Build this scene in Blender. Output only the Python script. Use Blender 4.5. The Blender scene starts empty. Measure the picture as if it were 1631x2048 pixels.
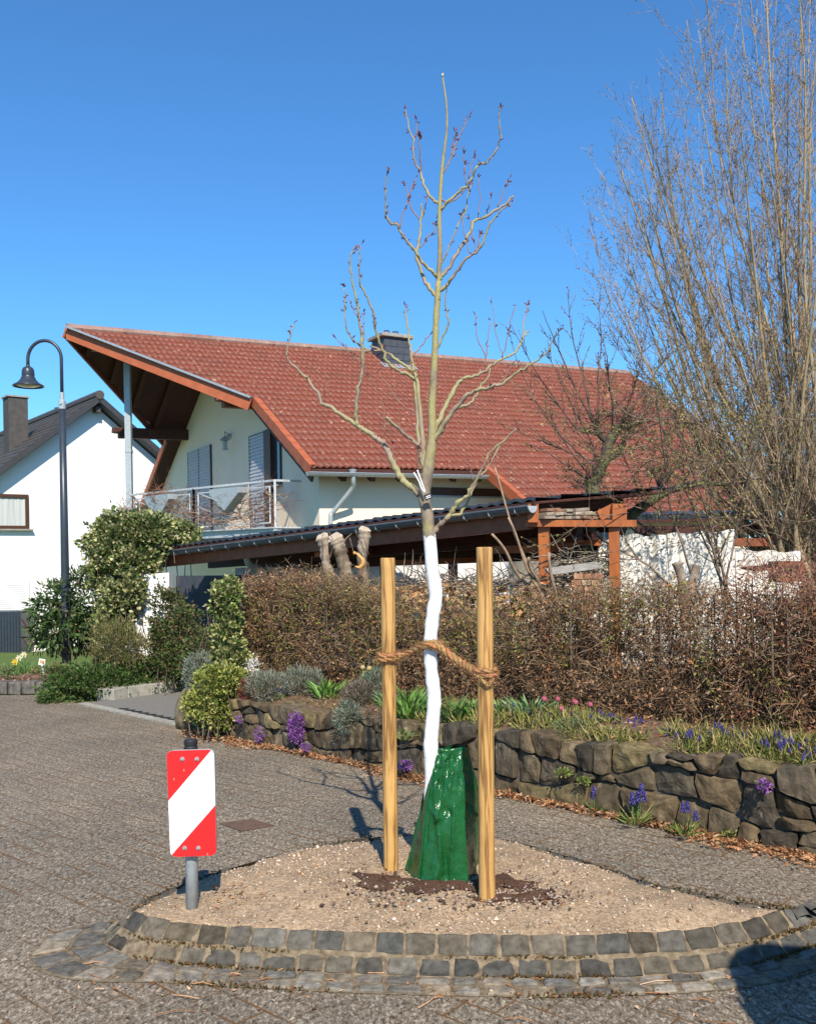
import bpy, math, random
import numpy as np
from mathutils import Vector, Matrix
random.seed(7); RNG = np.random.default_rng(11)
R = math.radians
SC = bpy.context.scene
COL = SC.collection

# ------------------------------------------------------------------ camera, sky, sun, exposure
F = 1900.0                       # focal length in pixels of the 1631x2048 photograph
EYE = 1.70
CX, HY = 815.5, 1120.0
ROLL = R(1.0)
cam_d = bpy.data.cameras.new("camera"); cam = bpy.data.objects.new("camera", cam_d); COL.objects.link(cam)
cam.location = (0, 0, EYE)
rv = Vector((math.cos(ROLL), 0, -math.sin(ROLL))); uv = Vector((math.sin(ROLL), 0, math.cos(ROLL))); fv = Vector((0, 1, 0))
m = Matrix((rv, uv, -fv)).transposed()
cam.rotation_euler = m.to_euler()
cam_d.sensor_width = 36; cam_d.sensor_fit = 'VERTICAL'; cam_d.sensor_height = 36
cam_d.lens = F / 2048 * 36
cam_d.shift_y = (HY - 1024) / 2048
cam_d.clip_start = 0.05; cam_d.clip_end = 2000
SC.camera = cam
SC.render.resolution_x = 815; SC.render.resolution_y = 1024

SUNDIR = Vector((0.17, -1.0, 0.97)).normalized()      # towards the sun
world = bpy.data.worlds.new("World"); SC.world = world; world.use_nodes = True
wn = world.node_tree; wn.nodes.clear()
wo = wn.nodes.new('ShaderNodeOutputWorld'); wb = wn.nodes.new('ShaderNodeBackground'); ws = wn.nodes.new('ShaderNodeTexSky')
ws.sky_type = 'NISHITA'; ws.sun_disc = False
ws.sun_elevation = math.asin(SUNDIR.z); ws.sun_rotation = math.atan2(SUNDIR.x, SUNDIR.y)
ws.air_density = 1.0; ws.dust_density = 0.25; ws.ozone_density = 1.8; ws.altitude = 200
wb.inputs['Strength'].default_value = 0.132
wt = wn.nodes.new('ShaderNodeMix'); wt.data_type = 'RGBA'; wt.blend_type = 'MULTIPLY'; wt.inputs[0].default_value = 1.0; wt.inputs[7].default_value = (.39, .78, 1.10, 1)
wn.links.new(ws.outputs[0], wt.inputs[6]); wn.links.new(wt.outputs[2], wb.inputs[0]); wn.links.new(wb.outputs[0], wo.inputs[0])
sun_d = bpy.data.lights.new("sun", 'SUN'); sun = bpy.data.objects.new("sun", sun_d); COL.objects.link(sun)
sun_d.energy = 5.0; sun_d.angle = R(0.45); sun_d.color = (1.0, 0.92, 0.80)
sun.rotation_euler = SUNDIR.to_track_quat('Z', 'Y').to_euler(); sun.location = (3, -5, 12)
SC.view_settings.view_transform = 'Standard'; SC.view_settings.look = 'None'
SC.view_settings.exposure = 0.46; SC.view_settings.gamma = 1.0

# ------------------------------------------------------------------ geometry helpers
def ray(px, py):
    return fv + rv * ((px - CX) / F) + uv * ((HY - py) / F)
def P(px, py, D):
    d = ray(px, py); p = Vector((0, 0, EYE)) + d * D
    return p
def G(px, py, z=0.0):
    d = ray(px, py); t = (z - EYE) / d.z
    return Vector((0, 0, EYE)) + d * t
def on_plane(px, py, p0, n):
    d = ray(px, py); o = Vector((0, 0, EYE)); t = (Vector(p0) - o).dot(n) / d.dot(n)
    return o + d * t
def lerp(a, b, t): return a + (b - a) * t
def catmull(pts, n=6):
    pts = [Vector(p) for p in pts]; out = []
    for i in range(len(pts) - 1):
        p0 = pts[max(i - 1, 0)]; p1 = pts[i]; p2 = pts[i + 1]; p3 = pts[min(i + 2, len(pts) - 1)]
        for k in range(n):
            t = k / n
            out.append(0.5 * ((2 * p1) + (p2 - p0) * t + (2 * p0 - 5 * p1 + 4 * p2 - p3) * t * t + (3 * p1 - p0 - 3 * p2 + p3) * t ** 3))
    out.append(pts[-1]); return out
def snoise(p, s=1.0, seed=0):
    r = np.random.default_rng(seed); p = np.asarray(p) * s; out = np.zeros(len(p))
    for k in range(7):
        w = r.normal(size=3) * (1.0 + k * .35); out += np.sin(p @ w + r.uniform(0, 6.28)) / (1 + k * .3)
    return out / 3.2

LOC = {}
def wloc(o): return LOC.get(o.name, Vector((0, 0, 0)))
def tag(o, label=None, cat=None, group=None, kind=None):
    if label: o['label'] = label
    if cat: o['category'] = cat
    if group: o['group'] = group
    if kind: o['kind'] = kind
    return o
def thing(name, label, cat, loc, group=None):
    o = bpy.data.objects.new(name, None); COL.objects.link(o); o.location = loc
    o.empty_display_size = 0.1; LOC[o.name] = Vector(loc)
    return tag(o, label, cat, group)
def mk(name, V, Fs, mt, parent=None, smooth=False, tint=None, loc=None, bevel=0, mats=None, midx=None, fdup=None):
    """V (n,3) world coordinates, Fs faces (array or list) -> ONE object"""
    V = np.asarray([tuple(v) for v in V] if not isinstance(V, np.ndarray) else V, dtype=float)
    if parent is not None: L = wloc(parent)
    elif loc is not None: L = Vector(loc)
    else: L = Vector(((V[:, 0].min() + V[:, 0].max()) / 2, (V[:, 1].min() + V[:, 1].max()) / 2, V[:, 2].min()))
    V = V - np.array(L)
    me = bpy.data.meshes.new(name)
    if isinstance(Fs, np.ndarray):
        k = Fs.shape[1]; n = len(Fs)
        me.vertices.add(len(V)); me.vertices.foreach_set('co', V.ravel())
        me.loops.add(n * k); me.loops.foreach_set('vertex_index', Fs.ravel().astype(np.int32))
        me.polygons.add(n); me.polygons.foreach_set('loop_start', np.arange(0, n * k, k, dtype=np.int32))
        me.polygons.foreach_set('loop_total', np.full(n, k, dtype=np.int32))
        me.update(calc_edges=True)
    else:
        me.from_pydata([tuple(v) for v in V], [], Fs); me.update()
    if mats:
        for q in mats: me.materials.append(q)
        me.polygons.foreach_set('material_index', np.asarray(midx, dtype=np.int32))
    else: me.materials.append(mt)
    if smooth: me.polygons.foreach_set('use_smooth', np.ones(len(me.polygons), dtype=bool))
    if tint is not None:
        at = me.color_attributes.new('tint', 'FLOAT_COLOR', 'POINT')
        c = np.ones((len(V), 4)); c[:, :3] = tint; at.data.foreach_set('color', c.ravel())
    o = bpy.data.objects.new(name, me); COL.objects.link(o)
    if parent is not None: o.parent = parent; LOC[o.name] = L
    else: o.location = L; LOC[o.name] = L
    if bevel:
        b = o.modifiers.new('bevel', 'BEVEL'); b.width = bevel; b.segments = 2; b.limit_method = 'ANGLE'; b.angle_limit = R(40)
    return o
def dup(root, loc, rz=0, scale=1.0, label=None, cat=None, group=None):
    r = root.copy(); COL.objects.link(r); r.location = loc; r.rotation_euler = (0, 0, rz)
    r.scale = (scale, scale, scale); LOC[r.name] = Vector(loc)
    tag(r, label, cat, group)
    for ch in list(root.children):
        c = ch.copy(); COL.objects.link(c); c.parent = r
        for g in list(ch.children):
            d = g.copy(); COL.objects.link(d); d.parent = c
    return r

class MB:
    def __init__(s): s.V = []; s.F = []; s.T = []
    def add(s, V, Fs, t=None):
        n = len(s.V); s.V += [tuple(v) for v in V]; s.F += [tuple(i + n for i in f) for f in Fs]
        if t is not None: s.T += [t] * len(V)
        return s
    def beam(s, a, b, w, h, up=(0, 0, 1), t=None):
        a = Vector(a); b = Vector(b); d = (b - a).normalized(); sd = d.cross(Vector(up))
        if sd.length < 1e-4: sd = d.cross(Vector((1, 0, 0)))
        sd.normalize(); u2 = sd.cross(d); V = []
        for p in (a, b):
            for i, j in ((-1, -1), (1, -1), (1, 1), (-1, 1)): V.append(p + sd * (w / 2 * i) + u2 * (h / 2 * j))
        return s.add(V, [(3, 2, 1, 0), (4, 5, 6, 7), (0, 1, 5, 4), (1, 2, 6, 5), (2, 3, 7, 6), (3, 0, 4, 7)], t)
    def box(s, x0, x1, y0, y1, z0, z1, t=None):
        V = [(x, y, z) for z in (z0, z1) for x, y in ((x0, y0), (x1, y0), (x1, y1), (x0, y1))]
        return s.add(V, [(3, 2, 1, 0), (4, 5, 6, 7), (0, 1, 5, 4), (1, 2, 6, 5), (2, 3, 7, 6), (3, 0, 4, 7)], t)
    def slab(s, poly, off, t=None):
        """closed prism: polygon (3-D points) and the same shifted by off"""
        n = len(poly); off = Vector(off); A = [Vector(p) for p in poly]; B = [p + off for p in A]
        Fs = [tuple(range(n)), tuple(range(2 * n - 1, n - 1, -1))] + [(i, i + n, (i + 1) % n + n, (i + 1) % n) for i in range(n)]
        return s.add(A + B, Fs, t)
    def tube(s, pts, rad, sides=8, cap=True, t=None, closed=False):
        pts = [Vector(p) for p in pts]; n = len(pts)
        if not hasattr(rad, '__len__'): rad = [rad] * n
        V = []; ref = None
        for i, p in enumerate(pts):
            d = (pts[min(i + 1, n - 1)] - pts[max(i - 1, 0)])
            if d.length < 1e-9: d = Vector((0, 0, 1))
            d.normalize()
            if ref is None:
                ref = d.cross(Vector((0, 1, 0.01)) if abs(d.y) < .9 else Vector((1, 0, 0))).normalized()
            else:
                ref = (ref - d * ref.dot(d)); ref = ref.normalized() if ref.length > 1e-6 else d.orthogonal().normalized()
            bi = d.cross(ref)
            for k in range(sides):
                a = 6.28318 * k / sides
                V.append(p + (ref * math.cos(a) + bi * math.sin(a)) * rad[i])
        Fs = [(i * sides + k, i * sides + (k + 1) % sides, (i + 1) * sides + (k + 1) % sides, (i + 1) * sides + k) for i in range(n - 1) for k in range(sides)]
        if cap: Fs += [tuple(range(sides - 1, -1, -1)), tuple(range((n - 1) * sides, n * sides))]
        return s.add(V, Fs, t)
    def lathe(s, prof, c=(0, 0, 0), sides=20, t=None):
        V = []; c = Vector(c)
        for r, z in prof:
            for k in range(sides):
                a = 6.28318 * k / sides; V.append(c + Vector((r * math.cos(a), r * math.sin(a), z)))
        n = len(prof)
        Fs = [(i * sides + k, i * sides + (k + 1) % sides, (i + 1) * sides + (k + 1) % sides, (i + 1) * sides + k) for i in range(n - 1) for k in range(sides)]
        return s.add(V, Fs, t)
    def build(s, name, mt, parent=None, **k):
        if s.T and 'tint' not in k: k['tint'] = np.array(s.T)
        return mk(name, np.array([tuple(v) for v in s.V]), s.F, mt, parent, **k)

def prisms(p0, p1, r0, r1):
    """batch of three-sided twigs (n,3) -> V,F"""
    n = len(p0); d = p1 - p0; L = np.linalg.norm(d, axis=1, keepdims=True) + 1e-9; d = d / L
    a = np.cross(d, RNG.normal(size=(n, 3))); a /= np.linalg.norm(a, axis=1, keepdims=True) + 1e-9; b = np.cross(d, a)
    V = np.zeros((n, 6, 3)); r0 = np.asarray(r0).reshape(-1, 1); r1 = np.asarray(r1).reshape(-1, 1)
    for k in range(3):
        t = 2.0944 * k; c = a * math.cos(t) + b * math.sin(t)
        V[:, k] = p0 + c * r0; V[:, 3 + k] = p1 + c * r1
    base = (np.arange(n) * 6)[:, None]
    Q = np.concatenate([base + np.array([[k, (k + 1) % 3, 3 + (k + 1) % 3, 3 + k]]) for k in range(3)], 0)
    return V.reshape(-1, 3), Q
def leaves(c, d, L, W, curl=.25):
    """batch of folded leaves: c base (n,3), d direction (n,3), L,W (n,)"""
    n = len(c); d = d / (np.linalg.norm(d, axis=1, keepdims=True) + 1e-9)
    s = np.cross(d, RNG.normal(size=(n, 3))); s /= np.linalg.norm(s, axis=1, keepdims=True) + 1e-9; nn = np.cross(d, s)
    L = np.asarray(L).reshape(-1, 1); W = np.asarray(W).reshape(-1, 1)
    V = np.zeros((n, 4, 3)); V[:, 0] = c; V[:, 1] = c + d * L * .45 + s * W * .5 + nn * W * curl
    V[:, 2] = c + d * L + nn * L * RNG.uniform(-.25, .25, (n, 1)); V[:, 3] = c + d * L * .45 - s * W * .5 + nn * W * curl
    b = (np.arange(n) * 4)[:, None]
    T = np.concatenate([b + np.array([[0, 1, 2]]), b + np.array([[0, 2, 3]])], 0)
    return V.reshape(-1, 3), T
def palette(n, cols, w=None, jit=.18):
    cols = np.array(cols); i = RNG.choice(len(cols), n, p=None if w is None else np.array(w) / sum(w))
    return np.clip(cols[i] * RNG.uniform(1 - jit, 1 + jit, (n, 1)) * RNG.uniform(.94, 1.06, (n, 3)), 0.003, 1)
def unit(n):
    v = RNG.normal(size=(n, 3)); return v / np.linalg.norm(v, axis=1, keepdims=True)

# ------------------------------------------------------------------ materials
def nt(name):
    mt = bpy.data.materials.new(name); mt.use_nodes = True; t = mt.node_tree; return mt, t, t.nodes['Principled BSDF']
def node(t, ty, **k):
    n = t.nodes.new(ty)
    for a, b in k.items():
        if a in n.inputs: n.inputs[a].default_value = b
        else: setattr(n, a, b)
    return n
def ramp(t, fac, stops):
    r = t.nodes.new('ShaderNodeValToRGB'); e = r.color_ramp.elements
    while len(e) < len(stops): e.new(0.5)
    for i, (p, c) in enumerate(stops): e[i].position = p; e[i].color = (*c, 1) if len(c) == 3 else c
    t.links.new(fac, r.inputs[0]); return r.outputs[0]
def coords(t, scale=(1, 1, 1), rot=(0, 0, 0)):
    g = t.nodes.new('ShaderNodeNewGeometry'); mp = t.nodes.new('ShaderNodeMapping')
    mp.inputs['Scale'].default_value = scale; mp.inputs['Rotation'].default_value = rot
    t.links.new(g.outputs['Position'], mp.inputs[0]); return mp.outputs[0]
def tn(t, co, scale, detail=4, rough=.55, dist=0):
    n = node(t, 'ShaderNodeTexNoise'); n.inputs['Scale'].default_value = scale; n.inputs['Detail'].default_value = detail
    n.inputs['Roughness'].default_value = rough; n.inputs['Distortion'].default_value = dist; t.links.new(co, n.inputs['Vector']); return n.outputs[0]
def mixc(t, a, b, f, mode='MIX'):
    n = t.nodes.new('ShaderNodeMix'); n.data_type = 'RGBA'; n.blend_type = mode; n.clamp_factor = True
    for s, v in ((6, a), (7, b), (0, f)):
        if isinstance(v, (tuple, list)): n.inputs[s].default_value = (*v, 1)
        elif isinstance(v, (int, float)): n.inputs[s].default_value = v
        else: t.links.new(v, n.inputs[s])
    return n.outputs[2]
def bump(t, p, h, strength=.5, dist=.01):
    b = t.nodes.new('ShaderNodeBump'); b.inputs['Strength'].default_value = strength; b.inputs['Distance'].default_value = dist
    t.links.new(h, b.inputs['Height']); t.links.new(b.outputs[0], p.inputs['Normal']); return b
def mat(name, c1, c2=None, rough=.7, scale=6, metal=0, bmp=0, bscale=None, spec=.4, stretch=(1, 1, 1), detail=5, bdist=.01):
    mt, t, p = nt(name); co = coords(t, stretch)
    if c2 is None: c2 = tuple(x * .8 for x in c1)
    n = tn(t, co, scale, detail)
    col = ramp(t, n, [(.32, c1), (.68, c2)]); t.links.new(col, p.inputs['Base Color'])
    p.inputs['Roughness'].default_value = rough; p.inputs['Metallic'].default_value = metal
    p.inputs['Specular IOR Level'].default_value = spec
    if bmp: bump(t, p, tn(t, co, bscale or scale * 3, 4), bmp, bdist)
    return mt
def tintmat(name, rough=.65, transl=.25, mottle=.25, scale=30, bmp=0, bdist=.004, spec=.3):
    mt, t, p = nt(name); a = node(t, 'ShaderNodeAttribute', attribute_name='tint'); co = coords(t)
    n = tn(t, co, scale, 3); f = ramp(t, n, [(.3, (1 - mottle,) * 3), (.7, (1 + mottle,) * 3)])
    c = mixc(t, a.outputs[0], f, 1.0, 'MULTIPLY'); t.links.new(c, p.inputs['Base Color'])
    p.inputs['Roughness'].default_value = rough; p.inputs['Specular IOR Level'].default_value = spec
    if bmp: bump(t, p, tn(t, co, scale * 1.5, 5), bmp, bdist)
    if transl:
        tr = node(t, 'ShaderNodeBsdfTranslucent'); t.links.new(c, tr.inputs[0]); mx = node(t, 'ShaderNodeMixShader'); mx.inputs[0].default_value = transl
        out = t.nodes['Material Output']; t.links.new(p.outputs[0], mx.inputs[1]); t.links.new(tr.outputs[0], mx.inputs[2]); t.links.new(mx.outputs[0], out.inputs[0])
    return mt

M = {}
M['leaf'] = tintmat('leaf'); M['twig'] = tintmat('twig', .8, 0, .2, 40); M['petal'] = tintmat('petal', .5, .35, .1)
def stonemat():
    mt = tintmat('basalt_stone', .85, 0, .32, 14, .8, .010); t = mt.node_tree; p = t.nodes['Principled BSDF']; src = p.inputs['Base Color'].links[0].from_socket
    s = tn(t, coords(t, (9, 9, 1.6)), 2.2, 4, .6); c = mixc(t, src, ramp(t, s, [(.34, (.62, .60, .56)), (.62, (1.25, 1.2, 1.1))]), 1.0, 'MULTIPLY')
    l = tn(t, coords(t), 11, 4, .7); c = mixc(t, c, (.30, .27, .20), ramp(t, l, [(.60, (0, 0, 0)), (.72, (.55, .55, .55))])); t.links.new(c, p.inputs['Base Color']); return mt
M['stone'] = stonemat()
M['sett'] = tintmat('basalt_sett', .9, 0, .40, 26, 1.0, .008, .12)
M['pebble'] = tintmat('pebble', .8, 0, .15, 60)
M['zinc'] = mat('zinc', (.40, .43, .44), (.30, .33, .34), .45, 14, .35)
M['galv'] = mat('galvanised_steel', (.42, .46, .47), (.31, .35, .36), .5, 30, .2, .1)
M['galv_white'] = mat('weathered_zinc_rail', (.55, .56, .56), (.42, .44, .45), .5, 20, .15)
M['anthracite'] = mat('anthracite_paint', (.045, .055, .07), (.035, .043, .055), .35, 10, .2, .05)
M['white'] = mat('white_render', (.86, .85, .82), (.81, .80, .77), .9, 1.2, 0, .25, 120, .2)
M['cream'] = mat('cream_render', (.88, .74, .56), (.84, .70, .53), .92, 1.5, 0, .3, 140, .2)
M['black_rubber'] = mat('black_rubber', (.02, .02, .022), None, .55, 20)
M['glass'] = mat('window_glass', (.05, .07, .09), (.03, .045, .06), .05, 2, 0, 0, None, .8)
M['curtain'] = mat('curtain', (.40, .42, .40), (.55, .57, .54), .9, 2, 0, 0, None, .1, (14, 14, .3))
M['brownframe'] = mat('brown_window_frame', (.085, .035, .018), (.06, .025, .014), .5, 20)
M['shutter'] = mat('roller_shutter', (.50, .51, .54), (.44, .45, .48), .6, 8)
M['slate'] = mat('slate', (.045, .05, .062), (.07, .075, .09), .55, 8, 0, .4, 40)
M['concrete'] = mat('concrete', (.36, .34, .29), (.24, .22, .18), .9, 12, 0, .5, 60)
M['gutter_dark'] = mat('shaded_zinc', (.13, .15, .16), (.085, .10, .11), .5, 14, .3)  # darker zinc, the shade on the carport gutter put into its colour
M['steel'] = mat('stainless', (.7, .7, .72), None, .2, 5, .95)
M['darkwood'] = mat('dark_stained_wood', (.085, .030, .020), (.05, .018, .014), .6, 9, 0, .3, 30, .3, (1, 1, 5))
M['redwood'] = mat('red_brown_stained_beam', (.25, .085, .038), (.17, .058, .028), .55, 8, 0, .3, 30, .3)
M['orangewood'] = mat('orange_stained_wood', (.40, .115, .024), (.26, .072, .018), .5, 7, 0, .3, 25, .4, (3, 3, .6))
M['verge'] = mat('orange_verge_tile', (.42, .115, .045), (.33, .085, .035), .6, 5)
M['carroof'] = mat('anthracite_profile_sheet', (.040, .045, .052), (.03, .033, .038), .35, 6, .1, .1)
M['carpaint'] = mat('dark_blue_car_paint', (.02, .03, .06), None, .2, 3, .3)
M['board'] = tintmat('weathered_board', .8, 0, .25, 25)
M['coir'] = tintmat('coir', .95, .1, .3, 80)
M['rust'] = mat('rusty_iron', (.11, .065, .045), (.16, .095, .06), .8, 25, .2, .5, 80)
M['whitesheet'] = mat('white_sheet', (.66, .63, .56), (.44, .41, .35), .85, 3.5, 0, .6, 7, .15, (1, 1, .25), 5, .08)  # second, darker tone paints shadows into the sheets' colour

def grain_mat(name, c1, c2, c3):
    mt, t, p = nt(name); co = coords(t, (1, 1, .07))
    w = node(t, 'ShaderNodeTexWave', wave_type='RINGS', rings_direction='Z'); w.inputs['Scale'].default_value = 14
    w.inputs['Distortion'].default_value = 9; w.inputs['Detail'].default_value = 3; w.inputs['Detail Scale'].default_value = 2.2
    t.links.new(co, w.inputs[0]); col = ramp(t, w.outputs[1], [(0.0, c3), (.22, c2), (.55, c1), (1, c1)])
    co2 = coords(t); n = tn(t, co2, 5, 3); col2 = mixc(t, col, ramp(t, n, [(.3, (.75, .72, .66)), (.7, (1.1, 1.1, 1.1))]), .8, 'MULTIPLY')
    # knots
    v = node(t, 'ShaderNodeTexVoronoi'); v.inputs['Scale'].default_value = 1.0; t.links.new(coords(t, (9, 9, 3.6)), v.inputs[0])
    kn = ramp(t, v.outputs[0], [(.06, (1, 1, 1)), (.13, (0, 0, 0))]); col3 = mixc(t, col2, c3, kn)
    # fine vertical drying cracks
    c = tn(t, coords(t, (55, 55, 1.3)), 1.0, 3); ck = ramp(t, c, [(.70, (0, 0, 0)), (.75, (.7, .7, .7))]); col4 = mixc(t, col3, tuple(x * .6 for x in c3), ck)
    t.links.new(col4, p.inputs['Base Color']); p.inputs['Roughness'].default_value = .7
    bump(t, p, w.outputs[1], .25, .003); return mt
M['stake'] = grain_mat('pressure_treated_pine', (.56, .325, .105), (.45, .245, .07), (.25, .12, .034))

def bark_mat(name, c1, c2, lichen, paint_z=None):
    mt, t, p = nt(name); co = coords(t, (1, 1, .6)); n = tn(t, co, 18, 5); col = ramp(t, n, [(.35, c1), (.65, c2)])
    l = tn(t, coords(t), 5.5, 4); lf = ramp(t, l, [(.42, (0, 0, 0)), (.56, (1, 1, 1))]); col = mixc(t, col, lichen, lf)
    if paint_z:
        g = t.nodes.new('ShaderNodeNewGeometry'); s = node(t, 'ShaderNodeSeparateXYZ'); t.links.new(g.outputs[0], s.inputs[0])
        a = node(t, 'ShaderNodeMath', operation='MULTIPLY_ADD'); t.links.new(tn(t, coords(t), 55, 4), a.inputs[0]); a.inputs[1].default_value = .11; t.links.new(s.outputs[2], a.inputs[2])
        f = node(t, 'ShaderNodeMath', operation='LESS_THAN'); t.links.new(a.outputs[0], f.inputs[0]); f.inputs[1].default_value = paint_z + .05
        wn_ = ramp(t, tn(t, coords(t, (1, 1, .3)), 42, 5, .7), [(.3, (.86, .86, .85)), (.6, (.76, .76, .74)), (.72, (.52, .48, .42))])
        col = mixc(t, col, wn_, f.outputs[0])
    t.links.new(col, p.inputs['Base Color']); p.inputs['Roughness'].default_value = .85
    bump(t, p, tn(t, coords(t, (1, 1, .5)), 60, 5), .8, .007); return mt

def road_mat():
    mt, t, p = nt('paver_road')
    co = coords(t, (1, 1, 1), (0, 0, R(42)))
    b = node(t, 'ShaderNodeTexBrick'); b.inputs['Scale'].default_value = 1.0; b.inputs['Brick Width'].default_value = .27; b.inputs['Row Height'].default_value = .135
    b.inputs['Mortar Size'].default_value = .006; b.inputs['Mortar Smooth'].default_value = .3; b.inputs['Color1'].default_value = (.92, .92, .92, 1); b.inputs['Color2'].default_value = (1.08, 1.06, 1.04, 1); b.inputs['Mortar'].default_value = (.75, .70, .62, 1)
    t.links.new(co, b.inputs[0])
    c0 = coords(t); v = tn(t, coords(t, (1, .55, 1)), 62, 4, .8, .8)
    fl = ramp(t, v, [(.36, (.040, .031, .021)), (.46, (.145, .118, .085)), (.55, (.225, .188, .140)), (.68, (.52, .455, .36))])
    big = tn(t, c0, .9, 4); bc = ramp(t, big, [(.3, (.80, .80, .80)), (.7, (1.13, 1.1, 1.06))])
    col = mixc(t, fl, b.outputs[0], .9, 'MULTIPLY'); col = mixc(t, col, bc, 1.0, 'MULTIPLY')
    # rusty moss in some joints
    ms = tn(t, c0, 2.3, 3); mk_ = ramp(t, ms, [(.47, (0, 0, 0)), (.58, (1, 1, 1))]); jm = node(t, 'ShaderNodeMath', operation='MULTIPLY'); t.links.new(b.outputs[1], jm.inputs[0]); t.links.new(mk_, jm.inputs[1])
    col = mixc(t, col, (.13, .065, .022), jm.outputs[0])
    # smoother worn patch far left
    t.links.new(col, p.inputs['Base Color']); p.inputs['Roughness'].default_value = .85; p.inputs['Specular IOR Level'].default_value = .25
    h = mixc(t, v, (0, 0, 0), b.outputs[1]); bump(t, p, h, .6, .006); return mt
M['road'] = road_mat()
def gravel_mat():
    mt, t, p = nt('gravel_earth'); c = coords(t)
    v = node(t, 'ShaderNodeTexVoronoi'); v.inputs['Scale'].default_value = 55; t.links.new(c, v.inputs[0])
    n = tn(t, c, 60, 4, .7); col = ramp(t, n, [(.35, (.24, .165, .105)), (.5, (.35, .255, .165)), (.68, (.50, .385, .265))])
    big = tn(t, c, 3.2, 4); col = mixc(t, col, ramp(t, big, [(.35, (.85, .83, .8)), (.65, (1.12, 1.1, 1.06))]), 1, 'MULTIPLY')
    t.links.new(col, p.inputs['Base Color']); p.inputs['Roughness'].default_value = .95; p.inputs['Specular IOR Level'].default_value = .15
    bump(t, p, n, .9, .012); return mt
M['gravel'] = gravel_mat()
M['soil'] = mat('dark_planting_soil', (.07, .035, .022), (.12, .07, .045), .95, 60, 0, 1.0, 90, .15, (1, 1, 1), 5, .02)
M['gsoil'] = mat('garden_soil', (.13, .075, .045), (.22, .15, .10), .95, 25, 0, 1.0, 60, .15, (1, 1, 1), 5, .03)
M['grass'] = mat('lawn_grass', (.075, .12, .025), (.11, .16, .035), .9, 3, 0, 1.0, 70, .15)
M['mortar'] = mat('mortar', (.26, .205, .135), (.10, .07, .04), .95, 30, 0, .8, 70, .15)
M['mortar_dark'] = mat('dark_wall_core', (.035, .029, .023), (.16, .14, .115), .95, 12, 0, .8, 40, .15)
M['asphalt'] = mat('asphalt_drive', (.15, .14, .12), (.20, .185, .165), .9, 30, 0, .5, 120, .2)
M['terrain'] = mat('meadow', (.09, .12, .035), (.14, .14, .06), .95, .5, 0, .5, 10, .1)

def rooftile_mat(name, c1, c2, spots=True, dark=(.16, .04, .025)):
    mt, t, p = nt(name); c = coords(t); n = tn(t, c, 3.1, 5, .7); col = ramp(t, n, [(.3, c1), (.7, c2)])
    n2 = tn(t, c, 7, 3); col = mixc(t, col, dark, ramp(t, n2, [(.55, (0, 0, 0)), (.8, (.55, .55, .55))]))
    if spots:
        s = tn(t, c, 9.0, 2, .5, .3); sf = ramp(t, s, [(.64, (0, 0, 0)), (.72, (.6, .6, .6))]); col = mixc(t, col, (.46, .30, .20), sf)
        s2 = tn(t, c, 26.0, 2, .6); col = mixc(t, col, (.52, .36, .25), ramp(t, s2, [(.66, (0, 0, 0)), (.72, (.7, .7, .7))]))
        d_ = tn(t, coords(t, (1, 1, .4)), 1.1, 4, .7); col = mixc(t, col, (.10, .035, .02), ramp(t, d_, [(.5, (0, 0, 0)), (.72, (.55, .55, .55))]))
    t.links.new(col, p.inputs['Base Color']); p.inputs['Roughness'].default_value = .6; p.inputs['Specular IOR Level'].default_value = .35
    return mt
M['tile'] = rooftile_mat('red_concrete_roof_tile', (.190, .046, .023), (.145, .036, .019))
M['ridge'] = rooftile_mat('lichened_ridge_tile', (.30, .15, .11), (.26, .20, .165))
M['tiledark'] = rooftile_mat('dark_roof_tile', (.062, .052, .045), (.09, .075, .062), False, (.04, .035, .03))
# ------------------------------------------------------------------ ground, road
def gz(x, y):
    return 0.0 if y < 13.5 else max(-1.6, -.064 * (y - 13.5))
def sheet(name, xs, ys, zf, mt, kind='structure'):
    V = [(x, y, zf(x, y)) for y in ys for x in xs]; nx = len(xs)
    Fs = [(j * nx + i, j * nx + i + 1, (j + 1) * nx + i + 1, (j + 1) * nx + i) for j in range(len(ys) - 1) for i in range(nx - 1)]
    o = mk(name, V, Fs, mt, loc=(0, 0, 0)); tag(o, kind=kind); return o
sheet('ground', [-400, -60, -20, 0, 20, 60, 400], [-300, -30, 0, 13.5, 20, 27, 38.5, 80, 900], lambda x, y: gz(x, y) - .03, M['terrain'])
def flat(name, pts, z, mt):
    if sum(a.x * b.y - b.x * a.y for a, b in zip(pts, pts[1:] + pts[:1])) < 0: pts = pts[::-1]
    o = mk(name, [(p.x, p.y, z + gz(p.x, p.y)) for p in pts], [tuple(range(len(pts)))], mt, loc=(0, 0, 0)); tag(o, kind='structure'); return o
LD = Vector((0.7168, -0.6973, 0)); LD.normalize()          # direction of the stone wall, left end to right end
LN = Vector((-LD.y, LD.x, 0))                             # towards the garden
W0 = G(392, 1462); 
def wallpt(s, off=0, z=0): p = W0 + LD * s + LN * off; return Vector((p.x, p.y, z))
# road surface: everything this side of wall, drive and flower bed
edgeL = G(-300, 1392); edgeM = G(95, 1390)
road_pts = [Vector((-14, -6, 0)), Vector((14, -6, 0)), wallpt(13, .1), wallpt(-.1, .1), G(372, 1455), G(160, 1408), edgeM, edgeL, Vector((-14, 12, 0))]
flat('road', road_pts, .0, M['road'])
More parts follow.
